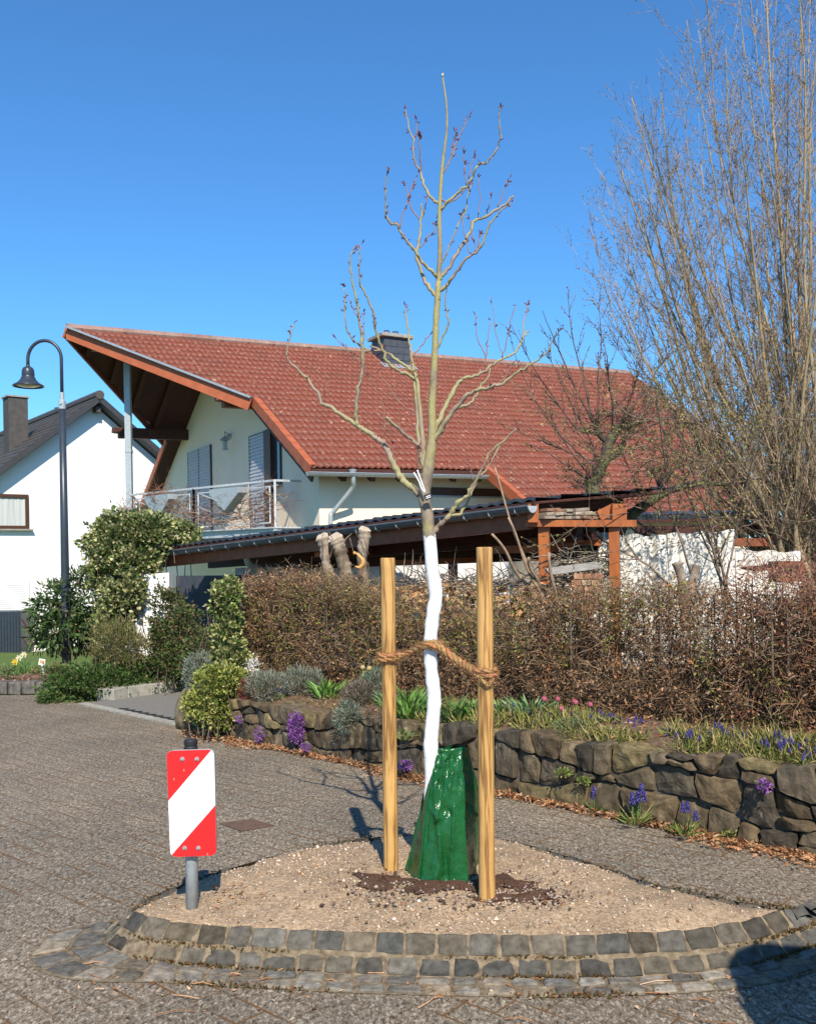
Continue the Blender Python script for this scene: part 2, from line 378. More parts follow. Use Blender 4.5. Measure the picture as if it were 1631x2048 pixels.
# paved drive
dk = [G(160, 1408), G(372, 1455), G(430, 1452), Vector((-1.4, 13.4, 0)), Vector((-4.6, 13.4, 0)), G(200, 1402)]
flat('driveway', dk, .004, M['asphalt'])
b = MB()
a0 = G(158, 1410); a1 = G(372, 1457); n = 16
for i in range(n):
    p = lerp(a0, a1, (i + .04) / n); q = lerp(a0, a1, (i + .94) / n); b.beam(p + Vector((0, .09, .006)), q + Vector((0, .09, .006)), .11, .02)
o = b.build('drive_edging', M['concrete'], loc=(0, 0, 0)); tag(o, kind='structure')
b = MB()
for i in range(9):
    p = lerp(a0, a1, .35 + i * .065); b.beam(p + Vector((0, .22, .006)), p + Vector((.12, .2, .006)), .07, .008)
o = b.build('drain_slots', M['black_rubber'], loc=(0, 0, 0)); tag(o, kind='structure')
# lawn by the white house
lp = [G(-400, 1345), G(150, 1345), G(330, 1345), Vector((-6.0, 29, 0)), Vector((-30, 29, 0))]
V = []; Fs = []
ys = np.linspace(13.6, 37, 26); xs = np.linspace(-30, -3.9, 40)
for y in ys:
    for x in xs: V.append((x, y, gz(x, y) + .03 + .04 * math.sin(x * 1.3) * math.sin(y * .9)))
Fs = [(j * 40 + i, j * 40 + i + 1, (j + 1) * 40 + i + 1, (j + 1) * 40 + i) for j in range(25) for i in range(39)]
o = mk('lawn', V, Fs, M['grass'], smooth=True, loc=(0, 0, 0)); tag(o, kind='structure')
n = 26000; c = np.stack([RNG.uniform(-9.5, -3.9, n), RNG.uniform(13.7, 19, n), np.zeros(n)], 1)
c[:, 2] = [gz(x, y) + .02 for x, y in c[:, :2]]
V, T = leaves(c, unit(n) * .35 + np.array([0, 0, 1]), RNG.uniform(.03, .07, n), np.full(n, .012))
o = mk('grass_blades', V, T, M['leaf'], tint=np.repeat(palette(n, [(.08, .13, .025), (.12, .17, .04), (.15, .19, .06)]), 4, 0), loc=(0, 0, 0)); tag(o, 'short bright green grass blades of the lawn below the white house', 'grass', kind='stuff')
# mulched bed in front of the lawn, edged by stone blocks
bp = [G(-260, 1372), G(98, 1372), G(210, 1378), G(330, 1345), G(150, 1338), G(-260, 1338)]
flat('mulch_bed', bp, .07, M['gsoil'])
b = MB(); e0 = G(-120, 1388); e1 = G(100, 1388)
for i in range(8):
    p = lerp(e0, e1, i / 8 + .005); q = lerp(e0, e1, (i + 1) / 8 - .006); c_ = random.uniform(.8, 1.2)
    b.beam(p + Vector((0, .1, .075)), q + Vector((0, .1, .075 + random.uniform(-.01, .01))), .2, .17, t=(.13 * c_, .12 * c_, .11 * c_))
o = b.build('kerb', M['stone'], bevel=.015, loc=(0, 0, 0)); tag(o, kind='structure')

# ------------------------------------------------------------------ planted traffic island
IZ = .13
front = [(212, 1893), (250, 1915), (330, 1930), (500, 1943), (750, 1955), (1000, 1961), (1200, 1960), (1400, 1950), (1500, 1935), (1580, 1914), (1640, 1893), (1690, 1872)]
back_in = [(262, 1822), (300, 1795), (420, 1748), (560, 1708), (700, 1680), (860, 1666), (1000, 1676), (1150, 1716), (1300, 1765), (1450, 1797), (1540, 1812), (1580, 1818)]
fo = [G(*p) for p in front]; bi = [G(p[0], p[1], IZ) for p in back_in]
foC = catmull(fo, 8)
def inward(curve, w, sgn):
    out = []
    for i, p in enumerate(curve):
        d = curve[min(i + 1, len(curve) - 1)] - curve[max(i - 1, 0)]; d.z = 0; d.normalize(); out.append(p + Vector((-d.y, d.x, 0)) * w * sgn)
    return out
fi = inward(foC, .142, 1)
biC = catmull(bi, 8); biC = [Vector((p.x, p.y, 0)) for p in biC]
bo = inward(biC, .13, 1)
def resample(curve, step):  # equal steps along a curve
    L = [0]
    for a, b2 in zip(curve, curve[1:]): L.append(L[-1] + (b2 - a).length)
    out = []; n = max(2, int(round(L[-1] / step)))
    for i in range(n + 1):
        s = L[-1] * i / n; k = max(j for j in range(len(L)) if L[j] <= s + 1e-9); k = min(k, len(curve) - 2)
        out.append(lerp(curve[k], curve[k + 1], (s - L[k]) / max(1e-9, L[k + 1] - L[k])))
    return out
def setts(mb, A, B, za, zb, step, th=.05, gap=.009, cols=((.082, .075, .062), (.105, .094, .076), (.060, .056, .048))):
    """cobbles filling the strip between curve A and curve B"""
    n = max(3, int(sum((p - q).length for p, q in zip(A, A[1:])) / step))
    if len(A) == len(B):
        seg_ = [0]
        for p, q in zip(B, B[1:]): seg_.append(seg_[-1] + (q - p).length)
        ra = []; rb = []
        n = max(3, int(round(seg_[-1] / step)))
        for i in range(n + 1):
            s_ = seg_[-1] * i / n; k = min(max(j for j in range(len(seg_)) if seg_[j] <= s_ + 1e-9), len(B) - 2); t = (s_ - seg_[k]) / max(1e-9, seg_[k + 1] - seg_[k]); ra.append(lerp(A[k], A[k + 1], t)); rb.append(lerp(B[k], B[k + 1], t))
    else: ra = resample(A, 1e-3 + sum((p - q).length for p, q in zip(A, A[1:])) / n); rb = resample(B, 1e-3 + sum((p - q).length for p, q in zip(B, B[1:])) / n)
    n = min(len(ra), len(rb)) - 1
    jit = [0] + [random.uniform(-.10, .10) for _ in range(n - 1)] + [0]
    def at(c, t):
        t = max(0, min(n - 1e-6, t)); k = int(t); return lerp(c[k], c[k + 1], t - k)
    for i in range(n):
        if random.random() < .02: continue
        t0 = i + jit[i]; t1 = i + 1 + jit[i + 1]; g = gap / step / 2 * random.uniform(.8, 1.6)
        a0, a1, b0, b1 = at(ra, t0 + g), at(ra, t1 - g), at(rb, t0 + g), at(rb, t1 - g)
        j = lambda: Vector((random.uniform(-.005, .005), random.uniform(-.005, .005), random.uniform(-.004, .004)))
        q = [Vector((a0.x, a0.y, za)) , Vector((a1.x, a1.y, za)), Vector((b1.x, b1.y, zb)), Vector((b0.x, b0.y, zb))]
        ce = sum(q, Vector()) / 4; L = (q[3] - q[0]).length; m_ = gap * .6 / max(L, .01)
        q = [lerp(p, q[(3, 2, 1, 0)[k]], m_) + j() for k, p in enumerate(q)]
        nrm = (q[1] - q[0]).cross(q[3] - q[0]).normalized()
        if nrm.z < 0: nrm = -nrm
        sub = 3; rim = []                                            # rounded outline with wobble
        for k in range(4):
            for s_ in range(sub): rim.append(lerp(q[k], q[(k + 1) % 4], s_ / sub) + j() * .6)
        for k in (0, 3, 6, 9): rim[k] = lerp(rim[k], ce, .045)
        n_ = len(rim); low = [p - nrm * th for p in rim]; mid = [p + nrm * .001 for p in rim]; top = [lerp(p, ce, .16) + nrm * (.007 + random.uniform(-.003, .003)) for p in rim]
        cen = ce + nrm * (.009 + random.uniform(-.002, .002))
        V = low + mid + top + [cen]
        Fs = [(k, (k + 1) % n_, n_ + (k + 1) % n_, n_ + k) for k in range(n_)] + [(n_ + k, n_ + (k + 1) % n_, 2 * n_ + (k + 1) % n_, 2 * n_ + k) for k in range(n_)] + [(2 * n_ + k, 2 * n_ + (k + 1) % n_, 3 * n_) for k in range(n_)]
        c_ = random.choice(cols); f = random.uniform(.8, 1.35); br = random.choice([(1, 1, 1), (1, 1, 1), (1.05, 1, .92), (1.15, 1.04, .88), (.97, 1.01, 1.03)])
        mb.add(V, Fs, (c_[0] * f * br[0], c_[1] * f * br[1], c_[2] * f * br[2]))
def mid(A, B, t):
    n = max(len(A), len(B)); return [lerp(A[min(len(A) - 1, int(i * len(A) / n + 1e-6))], B[min(len(B) - 1, int(i * len(B) / n + 1e-6))], t) for i in range(n)]
kb = MB(); fm = mid(foC, fi, .5); HZ = .058
setts(kb, foC, fm, .008, HZ, .128); setts(kb, fm, fi, HZ + .006, IZ + .004, .128)
bm_ = mid(bo, biC, .5); setts(kb, bo, bm_, .008, HZ, .12); setts(kb, bm_, biC, HZ + .006, IZ + .0, .12)
tipL = catmull([foC[0], G(225, 1868), Vector((bo[0].x, bo[0].y, 0))], 5); tipI = [fi[0]] * 2 + [Vector((biC[0].x, biC[0].y, 0))] * 2
ti = catmull([fi[0], lerp(fi[0], biC[0], .5), Vector((biC[0].x, biC[0].y, 0))], 5); tm_ = mid(tipL, ti, .5)
setts(kb, tipL, tm_, .008, HZ, .12); setts(kb, tm_, ti, HZ + .006, IZ, .10)
tipR = catmull([foC[-1], G(1706, 1852), Vector((bo[-1].x, bo[-1].y, 0))], 5); tiR = catmull([fi[-1], lerp(fi[-1], biC[-1], .5) + Vector((.02, 0, 0)), Vector((biC[-1].x, biC[-1].y, 0))], 5); tmR = mid(tipR, tiR, .5)
setts(kb, tipR, tmR, .008, HZ, .12); setts(kb, tmR, tiR, HZ + .006, IZ, .10)
# flush apron of cobbles round the island
inn = catmull([Vector((bo[0].x - .02, bo[0].y + .02, 0)), G(240, 1838), G(218, 1868), foC[0], fo[1], fo[2], fo[3], fo[4], fo[5], fo[6], fo[7], fo[8], fo[9], fo[10], fo[11]], 6)
inn = resample(inn, .04)
def wap(p): d_ = (p - fo[0]).length; return .15 + .17 * math.exp(-(d_ / .28) ** 2)
apron = []
for i, p in enumerate(inn):
    d_ = inn[min(i + 4, len(inn) - 1)] - inn[max(i - 4, 0)]; d_.z = 0; d_.normalize(); apron.append(p - Vector((-d_.y, d_.x, 0)) * wap(p) * min(1, .3 + i / 14))
m1 = mid(apron, inn, .5)
ac = ((.17, .148, .12), (.14, .122, .098), (.19, .165, .13), (.11, .10, .085))
setts(kb, apron, m1, .004, .008, .125, .02, .016, ac); setts(kb, m1, inn, .008, .010, .125, .02, .016, ac)
o = kb.build('kerb', M['sett'], loc=(0, 0, 0)); tag(o, kind='structure'); o.name = 'island_kerb'
# mortar bed under the cobbles and in the joints
def strip(A, B, za, zb):
    n = min(len(A), len(B)); V = [Vector((p.x, p.y, za)) for p in A[:n]] + [Vector((p.x, p.y, zb)) for p in B[:n]]
    return V, [(i, i + 1, n + i + 1, n + i) for i in range(n - 1)]
mm = MB()
for A, B, za, zb in ((foC, fi, .006, IZ - .004), (bo, biC, .006, IZ - .004), (tipL, mid(tipL, ti, 1.0), .006, IZ - .004), (tipR, mid(tipR, tiR, 1.0), .006, IZ - .004), (apron, mid(apron, inn, 1.0), .003, .007)):
    mm.add(*strip(A, B, za, zb))
o = mm.build('mortar_bed', M['mortar'], loc=(0, 0, 0)); tag(o, kind='structure')
# moss cushions in the joints
n = 5200; mc = []
for k in range(n):
    cv = random.choice([foC, fm, foC, fm, apron, apron, inn, biC]); i = random.randrange(len(cv) - 1); p = lerp(cv[i], cv[i + 1], random.random())
    z = {id(foC): .014, id(fm): .062, id(apron): .006, id(inn): .012, id(biC): IZ}[id(cv)]
    if math.sin(p.x * 5.1 + p.y * 3) + random.uniform(-.8, .8) < .45: continue
    mc.append((p.x + random.gauss(0, .010), p.y + random.gauss(0, .010), z + .002))
mc = np.array(mc); n = len(mc)
V, T = leaves(mc, unit(n) + np.array([0, 0, .6]), RNG.uniform(.008, .02, n), RNG.uniform(.008, .016, n))
o = mk('moss', V, T, M['leaf'], tint=np.repeat(palette(n, [(.12, .06, .02), (.09, .075, .02), (.16, .09, .03)]), 4, 0), loc=(0, 0, 0)); tag(o, 'brown green moss growing in the joints of the island cobbles', 'moss', kind='stuff')

# gravel mound: grid clipped to the island
poly = [(p.x, p.y) for p in fi] + [(p.x, p.y) for p in reversed(biC)] + [(p.x, p.y) for p in reversed(ti[1:-1])]
def inside(x, y, pl):
    r = False; j = len(pl) - 1
    for i in range(len(pl)):
        if (pl[i][1] > y) != (pl[j][1] > y) and x < (pl[j][0] - pl[i][0]) * (y - pl[i][1]) / (pl[j][1] - pl[i][1]) + pl[i][0]: r = not r
        j = i
    return r
PA = np.array(poly)
def edged(x, y):
    a = PA; b2 = np.roll(PA, -1, 0); d = b2 - a; t = np.clip(((np.array([x, y]) - a) * d).sum(1) / ((d * d).sum(1) + 1e-9), 0, 1)
    return np.sqrt((((a + d * t[:, None]) - np.array([x, y])) ** 2).sum(1)).min()
def mz(x, y):
    e = min(edged(x, y), .5); return IZ - .012 + .05 * (1 - math.exp(-e * 3)) + .010 * math.sin(x * 7 + y * 3) * math.sin(y * 9 - x * 4) + .006 * math.sin(x * 23) * math.sin(y * 29 + 1)
st = .028; gx = np.arange(PA[:, 0].min() - .05, PA[:, 0].max() + .05, st); gy = np.arange(PA[:, 1].min() - .05, PA[:, 1].max() + .05, st)
idx = {}; V = []; Fs = []
insd = {(i, j): inside(x, y, poly) for i, x in enumerate(gx) for j, y in enumerate(gy)}
for i in range(len(gx) - 1):
    for j in range(len(gy) - 1):
        cs = [(i, j), (i + 1, j), (i + 1, j + 1), (i, j + 1)]
        if not any(insd.get(c, False) for c in cs): continue
        f = []
        for c in cs:
            if c not in idx:
                x, y = gx[c[0]], gy[c[1]]; idx[c] = len(V); V.append((x, y, (mz(x, y) if insd[c] else IZ - .03)))
            f.append(idx[c])
        Fs.append(tuple(f))
o = mk('gravel_bed', V, Fs, M['gravel'], smooth=True, loc=(0, 0, 0)); tag(o, kind='structure')
# loose stones
def stones(n, pos, size, cols):
    ico = np.array([(1, 0, 0), (-1, 0, 0), (0, 1, 0), (0, -1, 0), (0, 0, 1), (0, 0, -1)]) ; ft = np.array([(0, 2, 4), (2, 1, 4), (1, 3, 4), (3, 0, 4), (2, 0, 5), (1, 2, 5), (3, 1, 5), (0, 3, 5)])
    V = ico[None] * RNG.uniform(.6, 1.2, (n, 6, 1)); V = V * np.array([1, .8, .55]); a = RNG.uniform(0, 6.28, n); ca, sa = np.cos(a)[:, None], np.sin(a)[:, None]
    X = V[:, :, 0] * ca - V[:, :, 1] * sa; Y = V[:, :, 0] * sa + V[:, :, 1] * ca; V = np.stack([X, Y, V[:, :, 2]], 2) * size[:, None, None] + pos[:, None, :]
    T = (ft[None] + (np.arange(n) * 6)[:, None, None]).reshape(-1, 3)
    return V.reshape(-1, 3), T, np.repeat(palette(n, cols, jit=.3), 6, 0)
pos = []
while len(pos) < 8000:
    x = random.uniform(gx[0], gx[-1]); y = random.uniform(gy[0], gy[-1])
    if not inside(x, y, poly): continue
    den = .35 + .65 * (math.sin(x * 3.1 + 1) * math.sin(y * 4.7) > -.1)
    if random.random() < den: pos.append((x, y, mz(x, y)))
pos = np.array(pos); n = len(pos); sz = np.clip(RNG.lognormal(-5.4, .5, n), .002, .022); pos[:, 2] += sz * .2
V, T, tc = stones(n, pos, sz, [(.42, .30, .19), (.50, .38, .26), (.36, .24, .14), (.30, .22, .16), (.56, .45, .34), (.20, .16, .12)])
o = mk('gravel', V, T, M['pebble'], tint=tc, loc=(0, 0, 0)); tag(o, 'beige and brown gravel lying loose on the traffic island', 'gravel', kind='stuff')
# dark planting soil spilled round the tree
def patch(name, cx, cy, rx, ry, h, mt, seed):
    V = []; Fs = []; nr, na = 9, 44
    for i in range(nr + 1):
        for k in range(na):
            a = 6.283 * k / na; w = 1 + .28 * math.sin(3 * a + seed) + .2 * math.sin(5 * a + seed * 2) + .1 * math.sin(9 * a); r = i / nr
            x = cx + rx * r * w * math.cos(a); y = cy + ry * r * w * math.sin(a)
            V.append((x, y, mz(x, y) + h * (1 - r * r) + .004 - .012 * (r > .95) + random.uniform(-.004, .004) * (r < .9)))
    Fs = [(i * na + k, i * na + (k + 1) % na, (i + 1) * na + (k + 1) % na, (i + 1) * na + k) for i in range(nr) for k in range(na)]
    o = mk(name, V, Fs, mt, loc=(0, 0, 0)); tag(o, kind='structure'); return o
tb = G(885, 1768, IZ + .03)
for nm, px, py, rx, ry, s in (('soil', 765, 1758, .14, .11, 1), ('soil', 880, 1772, .20, .07, 2.2), ('soil', 1005, 1762, .17, .10, 3.4), ('soil', 1040, 1790, .17, .05, 5)):
    c_ = G(px, py, IZ + .04); patch(nm, c_.x, c_.y, rx, ry, .018, M['soil'], s)
pos = []
for k in range(900):
    px, py, sx, sy = random.choice([(765, 1762, 60, 28), (880, 1782, 80, 14), (1010, 1768, 70, 20), (1070, 1792, 50, 8)]); c_ = G(random.gauss(px, sx), random.gauss(py, sy), IZ + .04)
    if inside(c_.x, c_.y, poly): pos.append((c_.x, c_.y, mz(c_.x, c_.y) + .012))
pos = np.array(pos); V, T, tc = stones(len(pos), pos, np.clip(RNG.lognormal(-4.9, .4, len(pos)), .004, .018), [(.10, .055, .035), (.16, .10, .07), (.30, .24, .2), (.06, .035, .025), (.36, .28, .22)])
o = mk('soil_crumbs', V, T, M['pebble'], tint=tc, loc=(0, 0, 0)); tag(o, 'dark soil crumbs and small stones around the watering bag', 'soil', kind='stuff')
# dried leaves and twigs: in the gutter along the wall, on road and island
def litter(name, label, pts, cols, smin, smax):
    c = np.array([tuple(p) for p in pts]); n = len(c); d = unit(n); d[:, 2] *= .3
    V, T = leaves(c, d, RNG.uniform(smin, smax, n), RNG.uniform(smin * .3, smax * .45, n), .3)
    o = mk(name, V, T, M['leaf'], tint=np.repeat(palette(n, cols), 4, 0), loc=(0, 0, 0)); tag(o, label, 'dry leaves', kind='stuff'); return o
DRY = [(.42, .20, .085), (.32, .14, .055), (.50, .28, .14), (.22, .10, .045), (.55, .36, .22)]
pts = []
for k in range(11000):
    s = random.uniform(0, 10); w = .07 + .06 * math.sin(s * 2.3) + .03 * math.sin(s * 7); off = -.05 - abs(random.gauss(0, max(.03, w * .8)))
    pts.append(wallpt(s, off, .012 + random.uniform(0, .02)))
litter('dry_leaves', 'rust brown dry leaves lying along the foot of the stone wall', pts, DRY, .02, .05)
pts = []
for k in range(150):
    p = G(random.uniform(150, 1500), random.gauss(1985, 25)); pts.append(Vector((p.x, p.y, .012)))
for k in range(60): p = G(random.gauss(470, 60), random.gauss(1785, 10), IZ + .03); pts.append(Vector((p.x, p.y, mz(p.x, p.y) + .015)))
for k in range(90):
    p = G(random.uniform(330, 1450), random.uniform(1720, 1860), IZ + .03)
    if inside(p.x, p.y, poly): pts.append(Vector((p.x, p.y, mz(p.x, p.y) + .008)))
litter('leaf_litter', 'scattered dry leaf scraps on the cobbles and gravel of the island', pts, DRY, .012, .035)
b = MB()
for k in range(34):
    p = G(random.uniform(150, 1450), random.gauss(1975, 28)); a = random.gauss(0, .5); L = random.uniform(.03, .16); d = Vector((math.cos(a), math.sin(a), 0)); sd = Vector((-d.y, d.x, 0)) * random.uniform(-.15, .15) * L
    c_ = random.choice(DRY); b.tube([p + Vector((0, 0, .012)), p + d * L * .5 + sd + Vector((0, 0, .018)), p + d * L + Vector((0, 0, .012))], .0022, 4, t=c_)
o = b.build('needles', M['twig'], loc=(0, 0, 0)); tag(o, 'thin dry red brown stalks scattered on the road before the kerb', 'dry stalks', kind='stuff')
# rusty cover in the road
q = [G(438, 1648), G(505, 1640), G(548, 1652), G(482, 1664)]
b = MB(); b.slab([Vector((p.x, p.y, .003)) for p in q], (0, 0, .004)); o = b.build('drain_cover', M['rust']); tag(o, 'flat rusty rectangular iron cover set in the road behind the striped sign', 'drain cover')
# ------------------------------------------------------------------ red roofed house
A = R(30); U = Vector((math.cos(A), math.sin(A), 0)); VV = Vector((-math.sin(A), math.cos(A), 0))
C0 = P(638, 1000, 20); C0.z = 0
W = 6.2; SL = .60; ZE = 3.62; TAU = .022
def H(u, v, z): q = C0 + U * u + VV * v; return Vector((q.x, q.y, z))
U0_ = U; V0_ = VV
def rz_(u, v): vv = v if v <= W else 2 * W - v; return ZE + SL * (vv + .5) + TAU * u      # roof surface height
def HR(u, v, dz=0): return H(u, v, rz_(u, v) + dz)
house = thing('house', 'cream house with big red tiled roof, prow shaped gable and balcony', 'house', H(0, 0, -.3))
U1 = 3.95; UF = 14.0; UB = 11.2; VK = 2.59
OG = -.40
outA = [(OG, -.5), (OG, VK), (-3.88, W), (14.6, W), (14.4, 4.6), (13.8, 2.4), (12.6, 0), (10.9, -2.5), (U1, -2.5), (U1, -.5)]
def np_inside(X, Y, pl):
    r = np.zeros(X.shape, bool); j = len(pl) - 1
    for i in range(len(pl)):
        (xi, yi), (xj, yj) = pl[i], pl[j]
        if yi != yj: r ^= ((yi > Y) != (yj > Y)) & (X < (xj - xi) * (Y - yi) / (yj - yi) + xi)
        j = i
    return r
def tiled(name, org, S, T, N, poly2, wave, course, amp, lip, mt, parent, sub=6, seed=0):
    """real tile relief: every course overlaps the one below"""
    S = np.array(S); T = np.array(T); N = np.array(N); org = np.array(org)
    xs = np.array([p[0] for p in poly2]); ys = np.array([p[1] for p in poly2])
    s = np.arange(xs.min(), xs.max() + wave, wave / sub); ncr = int((ys.max() - ys.min()) / course) + 1
    ph = (s / wave) * 2 * np.pi; hgt = amp * (.5 + .5 * np.sin(ph)) ** .8
    Vs = []; Fs = []; base = 0; ns = len(s); r = np.random.default_rng(seed)
    tilej = None
    for c in range(ncr):
        t0 = ys.min() + c * course; jit = np.repeat(r.uniform(-.007, .007, ns // (2 * sub) + 2), 2 * sub)[:ns]; tj = np.repeat(r.uniform(-.008, .008, ns // (2 * sub) + 2), 2 * sub)[:ns]
        rows = [(t0 - .0, hgt - .012), (t0, hgt + lip + jit), (t0 + course + .01, hgt)]
        for t, h in rows: Vs.append(org + S * s[:, None] + T * (t + tj)[:, None] + N * h[:, None])
        for k in (0, 1):
            a = base + k * ns + np.arange(ns - 1); q = np.stack([a, a + 1, a + 1 + ns, a + ns], 1)
            sx = (s[:-1] + s[1:]) / 2; ty = np.full(ns - 1, t0 + (course * .5 if k else course * .1)); ok = np_inside(sx, ty, poly2); Fs.append(q[ok])
        base += 3 * ns
    V = np.concatenate(Vs); Fq = np.concatenate(Fs); used = np.unique(Fq); mp = np.zeros(len(V), int); mp[used] = np.arange(len(used))
    return mk(name, V[used], mp[Fq], mt, parent, smooth=False)
kz = math.sqrt(1 + SL * SL)
TA = (VV + Vector((0, 0, SL))) / kz; SA = U + Vector((0, 0, TAU)); NA = SA.cross(TA).normalized()
orgA = HR(0, -.5)
roofA = tiled('roof', orgA, SA, TA, NA, [(u, (v + .5) * kz) for u, v in outA], .15, .335, .034, .026, M['tile'], house)
tag(roofA, 'red tiled roof slope facing the road')
TB = (-VV + Vector((0, 0, SL))) / kz; NB = (-SA).cross(TB).normalized() * 1
if NB.z < 0: NB = -NB
outB = [(OG, -.5), (OG, VK), (-3.88, W), (14.6, W), (14.4, 4.6), (13.8, 2.4), (12.6, -.4)]
orgB = HR(0, 2 * W + .5)
roofB = tiled('roof', orgB, SA, TB, NB, [(u, (v + .5) * kz) for u, v in outB], .15, .335, .034, .026, M['tile'], house, 4, 5)
tag(roofB, 'red tiled roof slope on the far side')
sb = MB()
sb.slab([HR(u, v, -.03) for u, v in outA], (0, 0, -.10)); sb.slab([HR(u, 2 * W - v, -.03) for u, v in reversed(outB)], (0, 0, -.10))
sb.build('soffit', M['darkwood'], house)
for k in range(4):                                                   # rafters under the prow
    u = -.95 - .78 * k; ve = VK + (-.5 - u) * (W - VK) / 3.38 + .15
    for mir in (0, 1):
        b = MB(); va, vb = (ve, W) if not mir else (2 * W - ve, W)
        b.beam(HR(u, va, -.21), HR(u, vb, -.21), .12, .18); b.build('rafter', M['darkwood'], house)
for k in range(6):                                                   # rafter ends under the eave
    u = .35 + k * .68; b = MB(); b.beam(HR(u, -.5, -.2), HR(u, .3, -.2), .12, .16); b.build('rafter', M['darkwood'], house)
def ridge_tiles(a, b_, mt, rad=.13):
    mb = MB(); n = int((b_ - a).length / .36)
    for i in range(n):
        p = lerp(a, b_, i / n); q = lerp(a, b_, (i + 1.12) / n); mb.tube([p, q + Vector((0, 0, .012))], [rad * 1.0, rad * .86], 8)
    return mb.build('ridge_tiles', mt, house)
ridge_tiles(HR(-3.88, W, .0), HR(14.6, W, .0), M['ridge'])
# verge fascia boards
b = MB(); b.beam(HR(-3.93, W + .03, -.08), HR(-.52, VK - .02, -.10), .05, .27); b.build('fascia', M['verge'], house)
b = MB(); b.beam(HR(-3.90, W - .1, .085), HR(-.5, VK - .06, .085), .16, .05); b.build('verge_flashing', M['zinc'], house)
b = MB(); b.beam(HR(-3.93, W - .03, -.08), HR(-.52, 2 * W - VK + .02, -.10), .05, .27); b.build('fascia', M['redwood'], house)
def verge(u, v0, v1, mir=False, mt='verge'):
    b = MB(); n = max(2, int(abs(v1 - v0) * kz / .34))
    for i in range(n):
        a_, c_ = lerp(v0, v1, i / n), lerp(v0, v1, (i + 1.05) / n)
        if mir: a_, c_ = 2 * W - a_, 2 * W - c_
        b.beam(HR(u, a_, -.045 + .012), HR(u, c_, -.045 - .0), .045, .22)
        b.beam(HR(u + .07, a_, .052 + .012), HR(u + .07, c_, .052), .16, .02)
    b.build('verge_tiles', M[mt], house)
verge(OG - .03, -.5, VK); verge(OG - .03, -.5, VK, True); verge(U1 - .03, -2.5, -.45)
b = MB()
for p, q in zip(outA[3:7], outA[4:8]): b.beam(HR(*p, -.06), HR(*q, -.06), .05, .2)
b.build('verge_tiles', M['verge'], house)
b = MB(); b.beam(HR(-.34, -.45, -.22), HR(-.34, VK + .3, -.22), .05, .2); b.build('bargeboard', M['darkwood'], house)
# walls
def wallz(v): return rz_(0, v) - .14
g = MB(); g.slab([H(0, v, z) for v, z in [(0, -1), (0, wallz(0)), (W, wallz(W)), (2 * W, wallz(2 * W)), (2 * W, -1)]][::-1], U * .3)
g.build('gable_wall', M['cream'], house)
g = MB(); g.slab([H(.3, 0, -1), H(6, 0, -1), H(6, 0, rz_(6, 0) - .2), H(.3, 0, wallz(0))], VV * .3)
g.slab([H(5.0, -1.9, -1), H(UB - .4, -1.9, -1), H(UB - .4, -1.9, rz_(5, -1.9) - .2), H(5.0, -1.9, rz_(5, -1.9) - .2)], VV * .3)
g.slab([H(5.0, -1.6, -1), H(5.0, -1.6, rz_(5, -1.6) - .2), H(5.0, -.01, rz_(5, 0) - .2), H(5.0, -.01, -1)], U * .2)
g.slab([H(UB - .4, -1.6, -1), H(UB - .4, 2 * W, -1), H(UB - .4, 2 * W, rz_(9, 2 * W) - .14), H(UB - .4, W, rz_(9, W) - .2), H(UB - .4, -1.6, rz_(9, -1.6) - .2)], U * -.3)
g.build('side_wall', M['cream'], house)
b = MB(); b.beam(H(2.6, -.012, ZE - .38), H(4.7, -.012, ZE - .38), .03, .18); b.build('shutter_box', M['brownframe'], house)
b = MB(); b.beam(H(2.6, -.02, ZE - .49), H(4.7, -.02, ZE - .49), .04, .035); b.build('window_sill', M['zinc'], house)
# purlins carrying the prow
for v, u0, dz in ((3.25, -.95, -.34), (2 * W - 3.3, -2.0, -.42), (W, -3.3, -.36)):
    b = MB(); b.beam(H(.1, v, rz_(0, v) + dz), H(u0, v, rz_(u0, v) + dz), .2, .30); b.beam(H(u0, v, rz_(u0, v) + dz + .06), H(u0 - .16, v, rz_(u0, v) + dz + .08), .2, .16)
    b.build('purlin', M['darkwood'] if v > 4 else M['redwood'], house, bevel=.02)
# gutter and downpipe
def gutter(mb, a, c, rad=.07):
    a = Vector(a); c = Vector(c); d = (c - a).normalized(); sd = Vector((-d.y, d.x, 0)).normalized(); n = 8; pr = []
    for rr in (rad, rad - .006):
        for k in range(n + 1):
            t = math.pi + math.pi * k / n; pr.append((rr * math.cos(t), rr * math.sin(t)))
    pr = pr[:n + 1] + pr[n + 1:][::-1]
    V = [a + sd * x + Vector((0, 0, z)) for x, z in pr] + [c + sd * x + Vector((0, 0, z)) for x, z in pr]; k_ = len(pr)
    mb.add(V, [(i, (i + 1) % k_, k_ + (i + 1) % k_, k_ + i) for i in range(k_)] + [tuple(range(n, -1, -1)), tuple(range(k_, k_ + n + 1))])
    for s_ in (1, -1): mb.tube([a + sd * rad * s_, c + sd * rad * s_], .011, 6)
g = MB(); g1 = HR(-.52, -.58, -.05); g2 = HR(U1 + .05, -.58, -.09); g2.z = g1.z + .06; gutter(g, g1, g2, .075); g.build('gutter', M['zinc'], house)
vd = lambda px, py, v: on_plane(px, py, H(0, v, 0), -VV)
d = MB(); d.tube(catmull([vd(705, 938, -.58), vd(706, 962, -.55), vd(703, 978, -.45), vd(668, 1022, -.13), vd(661, 1034, -.09), vd(661, 1090, -.09)], 5), .05, 12)
d.lathe([(.09, .12), (.055, 0)], vd(705, 950, -.58) , 12)
d.build('downpipe', M['galv'], house, smooth=True)
